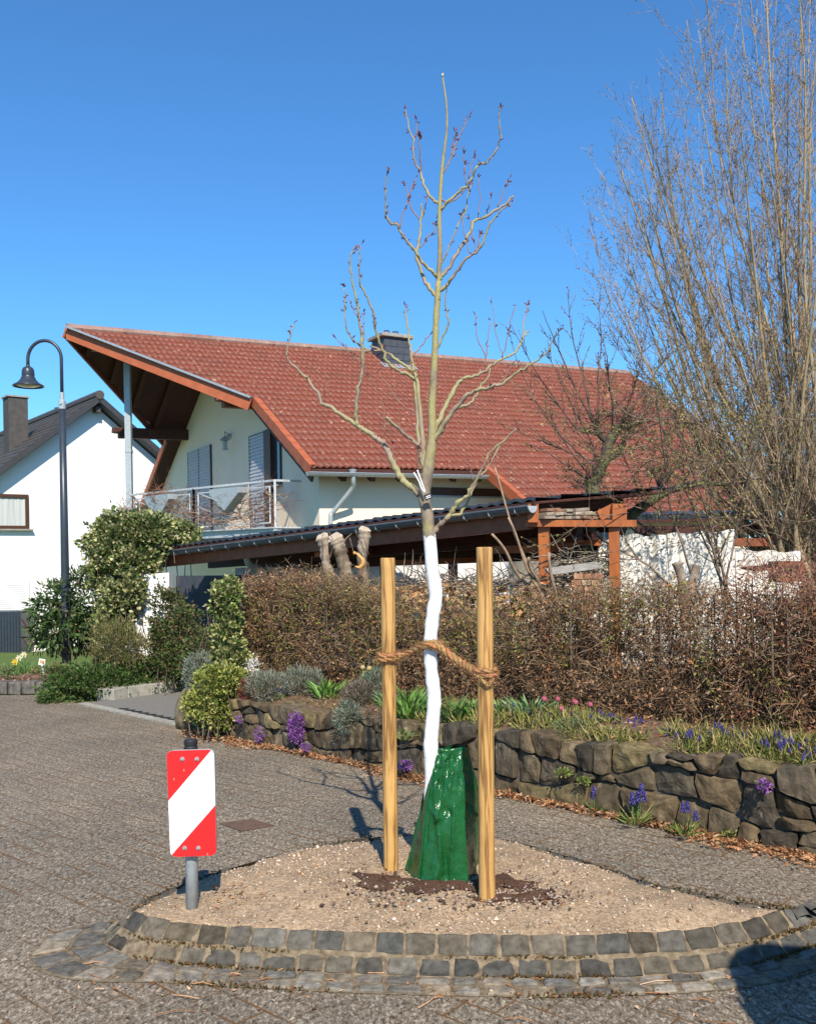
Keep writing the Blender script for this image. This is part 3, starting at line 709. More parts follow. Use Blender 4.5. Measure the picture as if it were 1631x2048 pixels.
# gable openings, all placed in the plane of the gable
def gp(px, py, off=0.0): return on_plane(px, py, H(-off, 0, 0), -U)
def vz(px, py): q = gp(px, py); return ((q - C0).dot(VV), q.z)
def slats(v0, v1, z0, z1, off, name, parent, pitch=.085):
    b = MB(); z = z0
    while z < z1 - .01:
        b.beam(H(-off, v0, z + pitch / 2), H(-off, v1, z + pitch / 2), .03, pitch * .62); b.beam(H(-off + .008, v0, z), H(-off + .008, v1, z), .01, pitch * .3); z += pitch
    return b.build(name, M['shutter'], parent)
def frame(v0, v1, z0, z1, w=.06, dep=.05, nm='window', lab=None, pane=True, mull=()):
    b = MB(); o_ = .02
    for a_, c_ in (((v0, z0), (v0, z1)), ((v1, z0), (v1, z1))): b.beam(H(-o_, a_[0], a_[1]), H(-o_, c_[0], c_[1]), w, dep, up=U)
    for z in (z0 + w / 2, z1 - w / 2): b.beam(H(-o_, v0 + w / 2, z), H(-o_, v1 - w / 2, z), dep, w)
    for mv in mull: b.beam(H(-o_, mv, z0 + w), H(-o_, mv, z1 - w), w, dep, up=U)
    w_ = b.build(nm, M['brownframe'], house); tag(w_, lab); return w_
z1b = 2.42
va, za = vz(378, 905); vb, zb = vz(423, 893); w1 = frame(vb, va, z1b, za, .05, nm='balcony_door', lab='narrow balcony door with two closed shutters', mull=((va + vb) / 2,))
slats(vb + .03, (va + vb) / 2 - .03, z1b, za - .05, .035, 'shutter', w1); slats((va + vb) / 2 + .03, va - .03, z1b, za - .05, .035, 'shutter', w1)
va, za = vz(501, 873); vb, zb = vz(562, 862); vm, _ = vz(534, 900); vn, _ = vz(549, 900)
w2 = frame(vm, va, z1b, za, .05, nm='balcony_door', lab='balcony door with closed grey shutter beside the tall window'); slats(vm + .03, va - .03, z1b, za - .05, .035, 'shutter', w2)
b = MB(); b.beam(H(-.05, (vm + vn) / 2, z1b), H(-.05, (vm + vn) / 2, za), abs(vm - vn) * .9, .10, up=U); b.build('door_leaf', M['brownframe'], house)
_, zl = vz(555, 970); w3 = frame(vb, vn, zl, za + .05, .05, nm='window', lab='tall dark window under the sloping verge')
b = MB(); b.slab([H(-.012, vb, zl), H(-.012, vn, zl), H(-.012, vn, za), H(-.012, vb, za)], U * .01); b.build('pane', M['glass'], w3)
b = MB(); b.beam(H(-.08, vb - .06, zl - .03), H(-.08, vn + .04, zl - .03), .16, .03); b.build('sill', M['zinc'], w3)
# balcony
BR = (-.6, .95); BM_ = (-1.55, 3.65); BL = (-2.4, 6.15); BE = (-1.6, 8.6)
zs = 2.42; zr = 3.47
b = MB(); b.slab([H(*p, zs - .20) for p in [(0, .95), BR, BM_, BL, BE, (0, 10)]], (0, 0, .2)); b.build('balcony_slab', M['concrete'], house)
b = MB(); q_ = [(0, .95), BR, BM_, BL, BE]
for p, q in zip(q_, q_[1:]): b.beam(H(p[0] * 1.03, p[1], zs - .06), H(q[0] * 1.03, q[1], zs - .06), .03, .16); b.beam(H(p[0] * 1.06, p[1], zs + .03), H(q[0] * 1.06, q[1], zs + .03), .1, .03)
b.build('balcony_edge_gutter', M['galv_white'], house)
rb = MB()
def bar(p, q, z0, z1, r=.02): rb.beam(H(*p, z0), H(*q, z1), r * 1.5, r * 1.5)
q_ = [(0, .95), BR, BM_, BL, BE]
for p, q in zip(q_, q_[1:]):
    bar(p, q, zr, zr, .03)
    L = math.hypot(q[0] - p[0], q[1] - p[1])
    if L < 1: continue
    i0 = (lerp(p[0], q[0], .06), lerp(p[1], q[1], .06)); i1 = (lerp(p[0], q[0], .94), lerp(p[1], q[1], .94)); im = (lerp(p[0], q[0], .5), lerp(p[1], q[1], .5))
    bar(i0, i1, zr - .12, zr - .12); bar(i0, i1, zs + .14, zs + .14)
    for i_ in (i0, i1): rb.beam(H(*i_, zs + .14), H(*i_, zr - .12), .03, .03)
    bar(i0, im, zr - .12, zs + .55, .014); bar(im, i1, zs + .55, zr - .12, .014); bar(i0, im, zr - .45, zs + .25, .014); bar(im, i1, zs + .25, zr - .45, .014)
    for t in (.0, 1.0):
        e = (lerp(p[0], q[0], t), lerp(p[1], q[1], t)); rb.beam(H(*e, zs - .1), H(*e, zr), .05, .05)
    for t in (.25, .75):
        e = (lerp(p[0], q[0], t), lerp(p[1], q[1], t)); rb.beam(H(*e, zs + .14), H(*e, zs + .55), .012, .012)
rb.build('balcony_railing', M['galv_white'], house)
pt = H(-2.42, 6.2, 0)
b = MB(); b.beam((pt.x, pt.y, -1), (pt.x, pt.y, rz_(-2.4, W) - .5), .15, .15); b.beam((pt.x, pt.y, 4.55), (pt.x, pt.y, 4.62), .17, .17)
b.build('steel_column', M['galv'], house)
# chimney
ch = MB(); c0 = on_plane(782, 712, orgA, NA); uc = (c0 - C0).dot(U); vc = W - .45; uc = 0
for k in range(60):                                                 # find u so that the chimney stands under px 782
    uc = k * .1
    q = H(uc, vc, 7); px = CX + F * ((q.x) * rv.x + (q.z - EYE) * rv.z) / q.y
    if px >= 780: break
zc = rz_(uc, vc)
ch.slab([H(uc - .42, vc - .36, zc - .5), H(uc + .42, vc - .36, zc - .5), H(uc + .42, vc + .36, zc - .5), H(uc - .42, vc + .36, zc - .5)], (0, 0, 1.08))
cho = ch.build('chimney', M['slate'], house, bevel=.01)
b = MB()
for lv in range(5):                                                 # overlapping slates
    for k in range(4):
        for (ox, oy, dx, dy) in ((-.42, -.375, .21, 0), (-.435, -.36, 0, .18)):
            o_ = (lv % 2) * .5
            uu = ox + dx * k; v_ = oy + dy * k; z = zc + .53 - lv * .19 - .21
            a_ = H(uc + uu, vc + v_, z); e = H(uc + uu + dx * .96, vc + v_ + dy * .96, z); nrm = -VV if dx else -U
            b.add([a_ + nrm * .012, e + nrm * .012, e + Vector((0, 0, .2)), a_ + Vector((0, 0, .2))], [(0, 1, 2, 3)])
b.build('slates', M['slate'], cho)
b = MB(); b.slab([H(uc + x, vc + y, zc + .58) for x, y in ((-.52, -.46), (.52, -.46), (.52, .46), (-.52, .46))], (0, 0, .10)); b.build('cap', M['concrete'], cho, bevel=.015)
for s_ in (-.13, .16):
    b = MB(); b.lathe([(.13, 0), (.13, .06), (.08, .17), (.07, .17), (.0, .17)], H(uc + s_, vc, zc + .68), 16); b.build('flue', M['steel'], cho, smooth=True)
b = MB(); b.slab([H(uc + x, vc + y, rz_(uc + x, vc + y) + .03) for x, y in ((-.55, -.6), (.55, -.6), (.55, -.3), (-.55, -.3))], (0, 0, .02)); b.build('flashing', M['zinc'], cho)
# clay vent pipe on the roof
q = on_plane(1216, 795, orgA, NA); b = MB(); b.lathe([(.16, -.08), (.10, .05), (.075, .08), (.07, .34), (.085, .36), (.085, .44), (.0, .45)], q, 14); b.build('vent_pipe', mat('clay_vent', (.55, .19, .11)), house, smooth=True)
q = on_plane(712, 703, HR(2, W, .1), -VV); b = MB(); b.lathe([(.25, -.15), (.22, .0), (.12, .10), (0, .13)], HR(1.9, W + .8, .05), 14); b.build('roof_dome', M['galv_white'], house, smooth=True)
# wall lantern
q = gp(450, 887, .26); lt = thing('wall_lantern', 'small metal wall lantern with glass, hanging on the cream gable between the balcony doors', 'lantern', q)
b = MB(); b.tube([gp(458, 872, .0), gp(458, 872, .06)], .07, 12); b.tube(catmull([gp(458, 872, .05), q + Vector((0, 0, .30)), q + Vector((0, 0, .2))], 5), .012, 8); b.build('bracket', M['galv'], lt)
b = MB(); b.lathe([(.02, .20), (.04, .17), (.14, .09), (.135, .08), (.05, .08)], q, 14); b.lathe([(.07, -.16), (.07, -.13), (.0, -.13)], q, 14)
for k in range(4): b.tube([q + Vector((.06 * math.cos(k * 1.57), .06 * math.sin(k * 1.57), -.14)), q + Vector((.06 * math.cos(k * 1.57), .06 * math.sin(k * 1.57), .1))], .006, 5)
b.build('hood', M['galv'], lt)
b = MB(); b.lathe([(.045, -.13), (.05, .07), (0, .07)], q, 12); b.build('glass', M['curtain'], lt, smooth=True)
# two V-shaped zinc planters on the railing
def planter(px0, px1, py0, tip, t0, t1, label):
    p, q = BR, BM_
    if t0 > 1: p, q, t0, t1 = BM_, BL, t0 - 1, t1 - 1
    e0 = Vector((lerp(p[0], q[0], t0), lerp(p[1], q[1], t0), 0)); e1 = Vector((lerp(p[0], q[0], t1), lerp(p[1], q[1], t1), 0))
    a_ = H(e0.x, e0.y, zr - .10); c_ = H(e1.x, e1.y, zr - .10); dd = (c_ - a_); nrm = Vector((-dd.y, dd.x, 0)).normalized()
    if nrm.y > 0: nrm = -nrm
    zt = Vector((0, 0, 1)); prof = [a_, c_, c_ - zt * .12, lerp(a_, c_, .5 + tip) - zt * .50, lerp(a_, c_, .5 - tip) - zt * .50, a_ - zt * .12]
    b = MB(); b.slab([p_ + nrm * .04 for p_ in prof], nrm * .26); o = b.build('planter', M['galv'], bevel=.006)
    tag(o, label, 'planter', 'zinc planters on the balcony railing'); return lerp(a_, c_, .5) + nrm * .15
pl1 = planter(0, 0, 0, .12, 1.22, 1.60, 'zinc flower box with blunt bottom and dry stalks, hanging on the left railing bay')
pl2 = planter(0, 0, 0, .0, .30, .66, 'empty zinc flower box with sharp triangular point, hanging on the right railing bay')
# dry creeper on the balcony
def vine(name, label, starts, n, L, cols, cat='climber', r=.006, g=.25, leafn=0, kids=3):
    b0 = []; b1 = []; rr = []
    for k in range(n):
        p = Vector(random.choice(starts)) + Vector((random.gauss(0, .12), random.gauss(0, .12), random.gauss(0, .06))); d = Vector((random.gauss(0, 1), random.gauss(0, .6), random.uniform(-.3, 1))).normalized(); seg = L * random.uniform(.5, 1) / 7
        for i in range(7):
            q = p + d * seg; b0.append(tuple(p)); b1.append(tuple(q)); rr.append(r * (1 - i / 9)); p = q; d = (d + Vector((random.gauss(0, g), random.gauss(0, g), random.gauss(0, g) - .06))).normalized()
    V, Q = prisms(np.array(b0), np.array(b1), rr, np.array(rr) * .9)
    o = mk(name, V, Q, M['twig'], tint=np.repeat(palette(len(b0), cols), 6, 0)); tag(o, label, cat); return o
st_ = [H(lerp(BR[0], BM_[0], t) - .03, lerp(BR[1], BM_[1], t), random.uniform(zs + .1, zs + .7)) for t in np.linspace(0, 1, 24)] + [H(lerp(BM_[0], BL[0], t) - .03, lerp(BM_[1], BL[1], t), random.uniform(zs + .1, zs + .8)) for t in np.linspace(0, 1.2, 34)]
vine('climbing_vine', 'leafless reddish brown climber tangled through the balcony railing', st_, 420, .95, [(.22, .11, .07), (.32, .18, .11), (.36, .27, .2), (.16, .09, .06)], r=.009)
o = vine('dry_plant', 'dry reddish stalks growing out of the left balcony planter', [pl1], 46, .8, [(.30, .13, .08), (.22, .1, .07)], 'plant', r=.007)

# ------------------------------------------------------------------ white house far left
WD = 34.0; A2 = R(38); U = Vector((math.cos(A2), math.sin(A2), 0)); VV = Vector((-math.sin(A2), math.cos(A2), 0)); wp = P(190, 806, WD)
def wq(px, py, off=0.0): return on_plane(px, py, wp - VV * off, -VV)
wh = thing('house', 'white house with dark tiled gable roof and slate chimney at the left edge', 'house', (wp.x, wp.y, gz(0, WD)))
la = wq(-160, 1072); ra = wq(330, 930)
su = (wp - la).normalized()
slope = .80
def WP(u, z, v=0): q = Vector((wp.x, wp.y, 0)) + U * u + VV * v; return Vector((q.x, q.y, z))
hw_ = 7.6; zr_ = wp.z - .1
prof = [(-hw_, -2), (-hw_, zr_ - hw_ * slope), (0, zr_), (hw_, zr_ - hw_ * slope), (hw_, -2)]
b = MB(); b.slab([WP(u, z) for u, z in prof], VV * 12); b.build('wall', M['white'], wh)
kk = math.sqrt(1 + slope ** 2); Td = (U + Vector((0, 0, slope))) / kk; Te = (-U + Vector((0, 0, slope))) / kk
Nd = Vector((-slope, 0, 1)); Nd = (Vector((0, 0, 1)) - U * slope).normalized(); Ne = (Vector((0, 0, 1)) + U * slope).normalized()
ov = .45; Lr = (hw_ + .7) * kk
tiled('roof', WP(-hw_ - .7, zr_ + .28 - (hw_ + .7) * slope, -ov), VV, Td, Nd, [(0, 0), (13.4, 0), (13.4, Lr), (0, Lr)], .30, .33, .022, .028, M['tiledark'], wh, 4)
tiled('roof', WP(hw_ + .7, zr_ + .28 - (hw_ + .7) * slope, -ov), VV, Te, Ne, [(0, 0), (13.4, 0), (13.4, Lr), (0, Lr)], .30, .33, .022, .028, M['tiledark'], wh, 4)
b = MB()
for s_ in (-1, 1): b.slab([WP(0, zr_ + .26, -ov), WP(s_ * (hw_ + .7), zr_ + .26 - (hw_ + .7) * slope, -ov), WP(s_ * (hw_ + .7), zr_ + .26 - (hw_ + .7) * slope, 12.6), WP(0, zr_ + .26, 12.6)][::s_], (0, 0, -.2))
b.build('soffit', mat('dark_grey_soffit', (.07, .068, .07)), wh)
b = MB()
for s_ in (-1, 1): b.beam(WP(0, zr_ + .2, -ov - .03), WP(s_ * (hw_ + .7), zr_ + .2 - (hw_ + .7) * slope, -ov - .03), .05, .2)
b.build('bargeboard', mat('dark_bargeboard', (.045, .045, .05)), wh)
b = MB(); b.tube([WP(0, zr_ + .32, -ov - .08), WP(0, zr_ + .32, 12.6)], .16, 10); b.build('ridge_tiles', M['tiledark'], wh)
for u, dz in ((0, -.18), (-5.0, -.2), (5.0, -.2)):
    b = MB(); b.beam(WP(u, zr_ + dz - abs(u) * slope + .02, -ov + .12), WP(u, zr_ + dz - abs(u) * slope + .02, .1), .16, .2); b.build('purlin', mat('grey_purlin', (.10, .095, .09)), wh)
cq = on_plane(36, 880, WP(-2.1, 0), -VV * 1.0)
cu = -3.6; cv = 2.6
for k in range(80):
    cu = -6 + k * .08; q = WP(cu, 5, cv)
    if CX + F * q.x / q.y >= 36: break
zt = P(36, 797, WP(cu, 5, cv).y).z
b = MB(); b.slab([WP(cu + x, zr_ - abs(cu) * slope - .3, cv + y) for x, y in ((-.34, -.36), (.34, -.36), (.34, .36), (-.34, .36))], (0, 0, zt - (zr_ - abs(cu) * slope - .3)))
co_ = b.build('chimney', mat('dark_brick_slate', (.085, .075, .068), (.055, .05, .046), .8, 5, 0, .6, 14), wh, bevel=.01)
b = MB(); b.slab([WP(cu + x, zt, cv + y) for x, y in ((-.39, -.41), (.39, -.41), (.39, .41), (-.39, .41))], (0, 0, .06)); b.build('cap', M['concrete'], co_)
q = wq(120, 830, -2); b = MB(); 
rr_ = on_plane(120, 832, WP(-1.2, zr_ - .9), Nd); b.lathe([(.12, -.3), (.12, .1), (.2, .12), (.2, .32), (0, .36)], rr_, 12); b.build('roof_vent', M['anthracite'], wh)
def wwin(px0, py0, px1, py1, nm, lab, curt=True, shut=False):
    a_ = wq(px0, py0, .02); c_ = wq(px1, py1, .02); u0 = (a_ - wp).dot(U); u1 = (c_ - wp).dot(U); z0, z1 = c_.z, a_.z; b = MB()
    w_ = .11
    b.beam(WP(u0 + w_ / 2, z0, -.03), WP(u0 + w_ / 2, z1, -.03), w_, .08, up=VV); b.beam(WP(u1 - w_ / 2, z0, -.03), WP(u1 - w_ / 2, z1, -.03), w_, .08, up=VV)
    b.beam(WP(u0 + w_, z0 + w_ / 2, -.03), WP(u1 - w_, z0 + w_ / 2, -.03), .08, w_); b.beam(WP(u0 + w_, z1 - w_ / 2, -.03), WP(u1 - w_, z1 - w_ / 2, -.03), .08, w_)
    f_ = b.build(nm, M['brownframe'] if curt else M['white'], wh); tag(f_, lab)
    b = MB()
    if curt:
        n = 40; V = []; Fs = []
        for i in range(n + 1):
            u = lerp(u0 + w_, u1 - w_, i / n); d_ = -.012 - .008 * math.sin(i * 1.3); V += [WP(u, z0 + w_, d_), WP(u, z1 - w_, d_)]
        Fs = [(2 * i, 2 * i + 2, 2 * i + 3, 2 * i + 1) for i in range(n)]; b.add(V, Fs); b.build('curtain', M['curtain'], f_, smooth=True)
    if shut:
        z = z0 + .06
        while z < z1 - .05: b.beam(WP(u0 + .05, z, -.05), WP(u1 - .05, z, -.05), .02, .055); z += .07
        b.build('shutter', M['white'], f_)
    b = MB(); b.beam(WP(u0 - .1, z0 - .03, -.08), WP(u1 + .12, z0 - .03, -.08), .18, .05); b.build('sill', M['concrete'], f_)
wwin(-60, 986, 58, 1058, 'window', 'upper window with brown frame and pale curtain')
wwin(-60, 1163, 59, 1237, 'window', 'lower window with closed white roller shutter', False, True)
# slatted dark box before the white house
q0 = P(-20, 1300, 30.0); q1 = P(43, 1300, 30.0); tz = P(43, 1222, 30.0).z; bz = gz(0, 30)
b = MB(); b.box(q0.x - .6, q1.x, 30, 31, bz, tz); x = q0.x - .55
bo_ = b.build('bin_shelter', M['anthracite'], bevel=.01); tag(bo_, 'low dark grey slatted bin shelter standing on the lawn before the white house', 'bin shelter')
b = MB()
while x < q1.x - .03: b.box(x, x + .075, 29.97, 30, bz + .04, tz - .05); x += .095
b.build('slats', M['anthracite'], bo_)

U = U0_; VV = V0_
# ------------------------------------------------------------------ street lamp
lb = G(134, 1343); LDp = lb.y; mpx = LDp / F
lamp = thing('street_lamp', 'tall anthracite street lamp with curved arm and bell shaped shade by the flower bed', 'street lamp', lb)
def lz(py): return P(128, py, LDp).z
b = MB(); b.tube([lb - Vector((0, 0, .1)), Vector((lb.x, lb.y, lz(1250))), Vector((lb.x, lb.y, lz(1080))), Vector((lb.x, lb.y, lz(816)))], [.072, .070, .062, .052], 20); b.build('pole', M['anthracite'], lamp, smooth=True)
b = MB(); z0, z1 = lz(818), lz(785); b.lathe([(.053, z0), (.056, z0), (.056, z0 + .13), (.035, z0 + .15), (.035, z1)], (lb.x, lb.y, 0), 20); b.tube([(lb.x, lb.y - .02, z0 + .08), (lb.x, lb.y - .075, z0 + .08)], .016, 8); b.build('collar', M['galv'], lamp)
ax = lb.x; zt0 = lz(718); r_ = 33.5 * mpx
pts = [Vector((ax, lb.y, lz(800))), Vector((ax, lb.y, zt0))] + [Vector((ax - r_ + r_ * math.cos(t), lb.y, zt0 + r_ * 1.12 * math.sin(t))) for t in np.linspace(.15, math.pi, 18)] + [Vector((ax - 2 * r_, lb.y, lz(735)))]
b = MB(); b.tube(pts, .027, 14); b.build('arm', M['anthracite'], lamp, smooth=True)
sx = ax - 2 * r_; zt = lz(729)
b = MB(); prof = [(.03, 0), (.035, -.02), (.075, -.04), (.095, -.08), (.10, -.15), (.095, -.165), (.105, -.18), (.125, -.22), (.17, -.265), (.235, -.30), (.245, -.315), (.24, -.32), (.22, -.305), (.10, -.22), (.0, -.20)]
b.lathe([(r, z * 1.08) for r, z in prof], (sx, lb.y, zt), 32); b.build('lamp_shade', M['anthracite'], lamp, smooth=True)
b = MB(); b.lathe([(.0, -.355), (.12, -.345), (.20, -.325), (.20, -.31)], (sx, lb.y, zt), 24); b.build('diffuser', mat('frosted_glass', (.6, .58, .52), None, .3), lamp, smooth=True)

# ------------------------------------------------------------------ striped guide sign
sb_ = G(384, 1814, IZ + .01); SD = sb_.y
sign = thing('guide_sign', 'short red and white striped guide sign on a galvanised post on the island', 'traffic sign', sb_)
def sp(px, py, d=0): return P(px, py, SD - .055 + d)
b = MB(); b.tube([sb_ - Vector((0, 0, .1)), P(381.5, 1500, SD)], .0285, 24); b.build('post', M['galv'], sign, smooth=True)
b = MB(); t0 = P(381.8, 1503, SD); b.lathe([(.030, -.005), (.031, 0), (.031, .022), (.028, .026), (.028, .03), (.031, .033), (.031, .05), (.027, .055), (0, .055)], t0, 24); b.build('cap', M['black_rubber'], sign)
def rrect(cs, r, n=8):
    out = []; m_ = len(cs)
    for i in range(m_):
        p = Vector(cs[i]).to_2d() if len(cs[i]) > 2 else Vector(cs[i]); a_ = Vector(cs[i - 1]); c_ = Vector(cs[(i + 1) % m_]); d1 = (a_ - p).normalized() * r; d2 = (c_ - p).normalized() * r
        for k in range(n + 1):
            t = k / n; out.append((p + d1) * (1 - t) ** 2 + p * 2 * t * (1 - t) + (p + d2) * t * t)
    return out
def clip(pl, a, n):
    out = []
    for i in range(len(pl)):
        p, q = pl[i], pl[(i + 1) % len(pl)]; dp = (p - a).dot(n); dq = (q - a).dot(n)
        if dp >= 0: out.append(p)
        if dp * dq < 0: out.append(lerp(p, q, dp / (dp - dq)))
    return out
cs = [(333, 1502), (428, 1499), (433, 1711), (341, 1714)]
rr = rrect(cs, 14)
a1 = Vector((423, 1500)); a2 = Vector((336, 1603)); n1 = Vector((-(a2 - a1).y, (a2 - a1).x)); 
if n1.dot(Vector((333, 1500)) - a1) < 0: n1 = -n1
b1 = Vector((430, 1611)); b2 = Vector((344, 1709)); n2 = Vector((-(b2 - b1).y, (b2 - b1).x))
if n2.dot(Vector((433, 1712)) - b1) < 0: n2 = -n2
red = clip(rr, a1, n1); low = clip(rr, b1, n2); wht = clip(clip(rr, a1, -n1), b1, -n2)
b = MB(); b.slab([sp(p.x, p.y, 0) for p in rr], (0, .022, 0)); pan = b.build('panel', mat('panel_edge_grey', (.42, .47, .46), None, .5), sign)
rim = rrect([(c[0] + (1.5 if c[0] < 400 else -1.5), c[1] + (1.5 if c[1] < 1600 else -1.5)) for c in cs], 13)
red_m = mat('red_reflective', (.80, .022, .022), (.72, .018, .020), .35, 3); 
def face(nm, pl, mt):
    b = MB(); b.slab([sp(p.x, p.y, -.0025) for p in pl], (0, .002, 0)); b.build(nm, mt, pan)
face('stripe', red, red_m); face('stripe', low, red_m); face('stripe', wht, mat('white_reflective', (.88, .88, .88), (.82, .82, .83), .4, 3))
for px, py in ((365, 1518), (394, 1518), (369.5, 1696), (397, 1696)):
    b = MB(); q = sp(px, py, -.004); b.tube([q + Vector((0, .002, 0)), q - Vector((0, .003, 0))], .0095, 16); b.tube([q, q - Vector((0, .008, 0))], .005, 6); b.build('bolt', M['zinc'], pan)
# chips in the paint
for px, py in ((368, 1541), (348, 1559), (415, 1709)):
    b = MB(); b.slab([sp(px - 1, py - 2, -.0045), sp(px + 1, py - 3, -.0045), sp(px + .6, py + 2, -.0045), sp(px - 1, py + 1.5, -.0045)], (0, .001, 0)); b.build('paint_chip', M['concrete'], pan)

# ------------------------------------------------------------------ stakes
def stake(name, bx, by, tx, ty, rad, zb, label):
    bq = G(bx, by, zb); tq = P(tx, ty, bq.y); n = 24; rings = 30; V = []; Fs = []; ph = random.uniform(0, 6)
    b = MB(); pts = []; rr = []
    for i in range(rings + 1):
        t = i / rings; pts.append(lerp(bq - Vector((0, 0, .12)), tq, t)); rr.append(rad * (1 + .012 * math.sin(t * 9 + ph)))
    d = (tq - bq).normalized(); pts += [tq + d * .003, tq + d * .006]; rr += [rad * .97, rad * .90]
    b.tube(pts, rr, n); o = b.build(name, M['stake'], smooth=False, loc=bq); 
    for p in o.data.polygons: p.use_smooth = len(p.vertices) == 4
    return tag(o, label, 'stake', 'wooden tree stakes'), bq, tq
_, sL0, sL1 = stake('tree_stake', 781, 1731, 775, 1118, .0365, IZ + .04, 'shorter round pine stake, left of the white painted trunk')
_, sR0, sR1 = stake('tree_stake', 973, 1791, 968, 1097, .0372, IZ + .035, 'taller round pine stake before the green bag, right of the trunk')

# ------------------------------------------------------------------ young tree
TD = 4.68
TREE = []                     # placed (px, py, D)
tmb = MB(); tips = []; nodes_ = []
def a_(z): return (540 + z[0] * .3617, 120 + z[1] * .3617)
def b_(z): return (540 + z[0] * .3617, 560 + z[1] * .3617)
RMIN = .0016
def branch(pts, r0, r1, k=0.0, D0=None, name='branch', wob=1.0):
    """pts in pixels; k = how strongly the branch leans towards or away from the viewer"""
    x0, y0 = pts[0]
    if D0 is None:
        D0 = TD
        if TREE: D0 = min(TREE, key=lambda q: (q[0] - x0) ** 2 + (q[1] - y0) ** 2)[2]
    L = 0; out = []; px, py = x0, y0
    for x, y in pts:
        L += math.hypot(x - px, y - py); px, py = x, y; out.append((x, y, D0 + k * L / 400))
    W3 = catmull([P(*q) for q in out], 4); n = len(W3)
    for i in range(1, n - 1): W3[i] = W3[i] + Vector((random.gauss(0, .0028), random.gauss(0, .003), random.gauss(0, .0028)))
    rad = [max(RMIN, lerp(r0, r1, i / (n - 1)) * TD / F) * (1 + .06 * math.sin(i * 2.1) * wob + (random.uniform(.12, .38) if random.random() < .16 else 0)) for i in range(n)]
    for i in range(len(out) - 1):
        for s in range(5): TREE.append(tuple(lerp(out[i][j], out[i + 1][j], s / 5) for j in range(3)))
    TREE.append(out[-1]); return W3, rad
tree = thing('young_tree', 'bare young tree with white painted trunk tied between two stakes', 'tree', G(868, 1765, IZ + .04))
M['ybark'] = bark_mat('young_tree_bark', (.29, .23, .16), (.16, .12, .085), (.31, .27, .11), P(858, 1072, TD).z)
M['ybranch'] = bark_mat('young_branch_bark', (.33, .25, .18), (.20, .145, .105), (.31, .27, .13))
tr = [(872, 1790), (866, 1700), (862, 1600), (863, 1540), (861, 1490), (865, 1440), (868, 1395), (863, 1350), (860, 1300), (861, 1270), (866, 1225), (871, 1190), (864, 1140), (861, 1100), (858, 1068)] + [b_(z) for z in [(868, 1300), (852, 1200), (862, 1120), (878, 1010), (893, 900), (895, 800), (893, 700), (900, 600), (908, 450), (912, 350), (918, 200), (925, 100), (930, 10)]] + [a_(z) for z in [(925, 1330), (931, 1200), (939, 1050), (935, 900), (938, 780), (950, 600), (965, 480), (976, 380), (974, 250), (958, 130), (952, 88)]]
L = 0; rads = [15, 14.5, 14, 14, 14.5, 14.2, 13.5, 13.3, 13, 13.2, 13.6, 13.8, 13, 12.6, 12.8, 12, 12, 11.5, 10.5, 9.0, 8.2, 7.5, 7.2, 6.6, 6.2, 6.2, 6, 5.8, 5.7, 5.2, 4.6, 4, 3.7, 3.1, 2.8, 2.2, 1.9, 1.7, 1.6]
W3 = []; rr = []
cp = catmull([P(x, y, TD) for x, y in tr], 4)
for i in range(len(cp)): k = i / 4; j = min(int(k), len(rads) - 2); rr.append(lerp(rads[j], rads[min(j + 1, len(rads) - 1)], k - int(k) if j == int(k) else 1) * TD / F * (1 + .03 * math.sin(i * 1.7) + random.uniform(-.03, .05)))
for i in range(len(tr) - 1):
    for s in range(6): TREE.append((lerp(tr[i][0], tr[i + 1][0], s / 6), lerp(tr[i][1], tr[i + 1][1], s / 6), TD))
b = MB(); b.tube(cp, rr, 16); b.build('trunk', M['ybark'], tree, smooth=True)
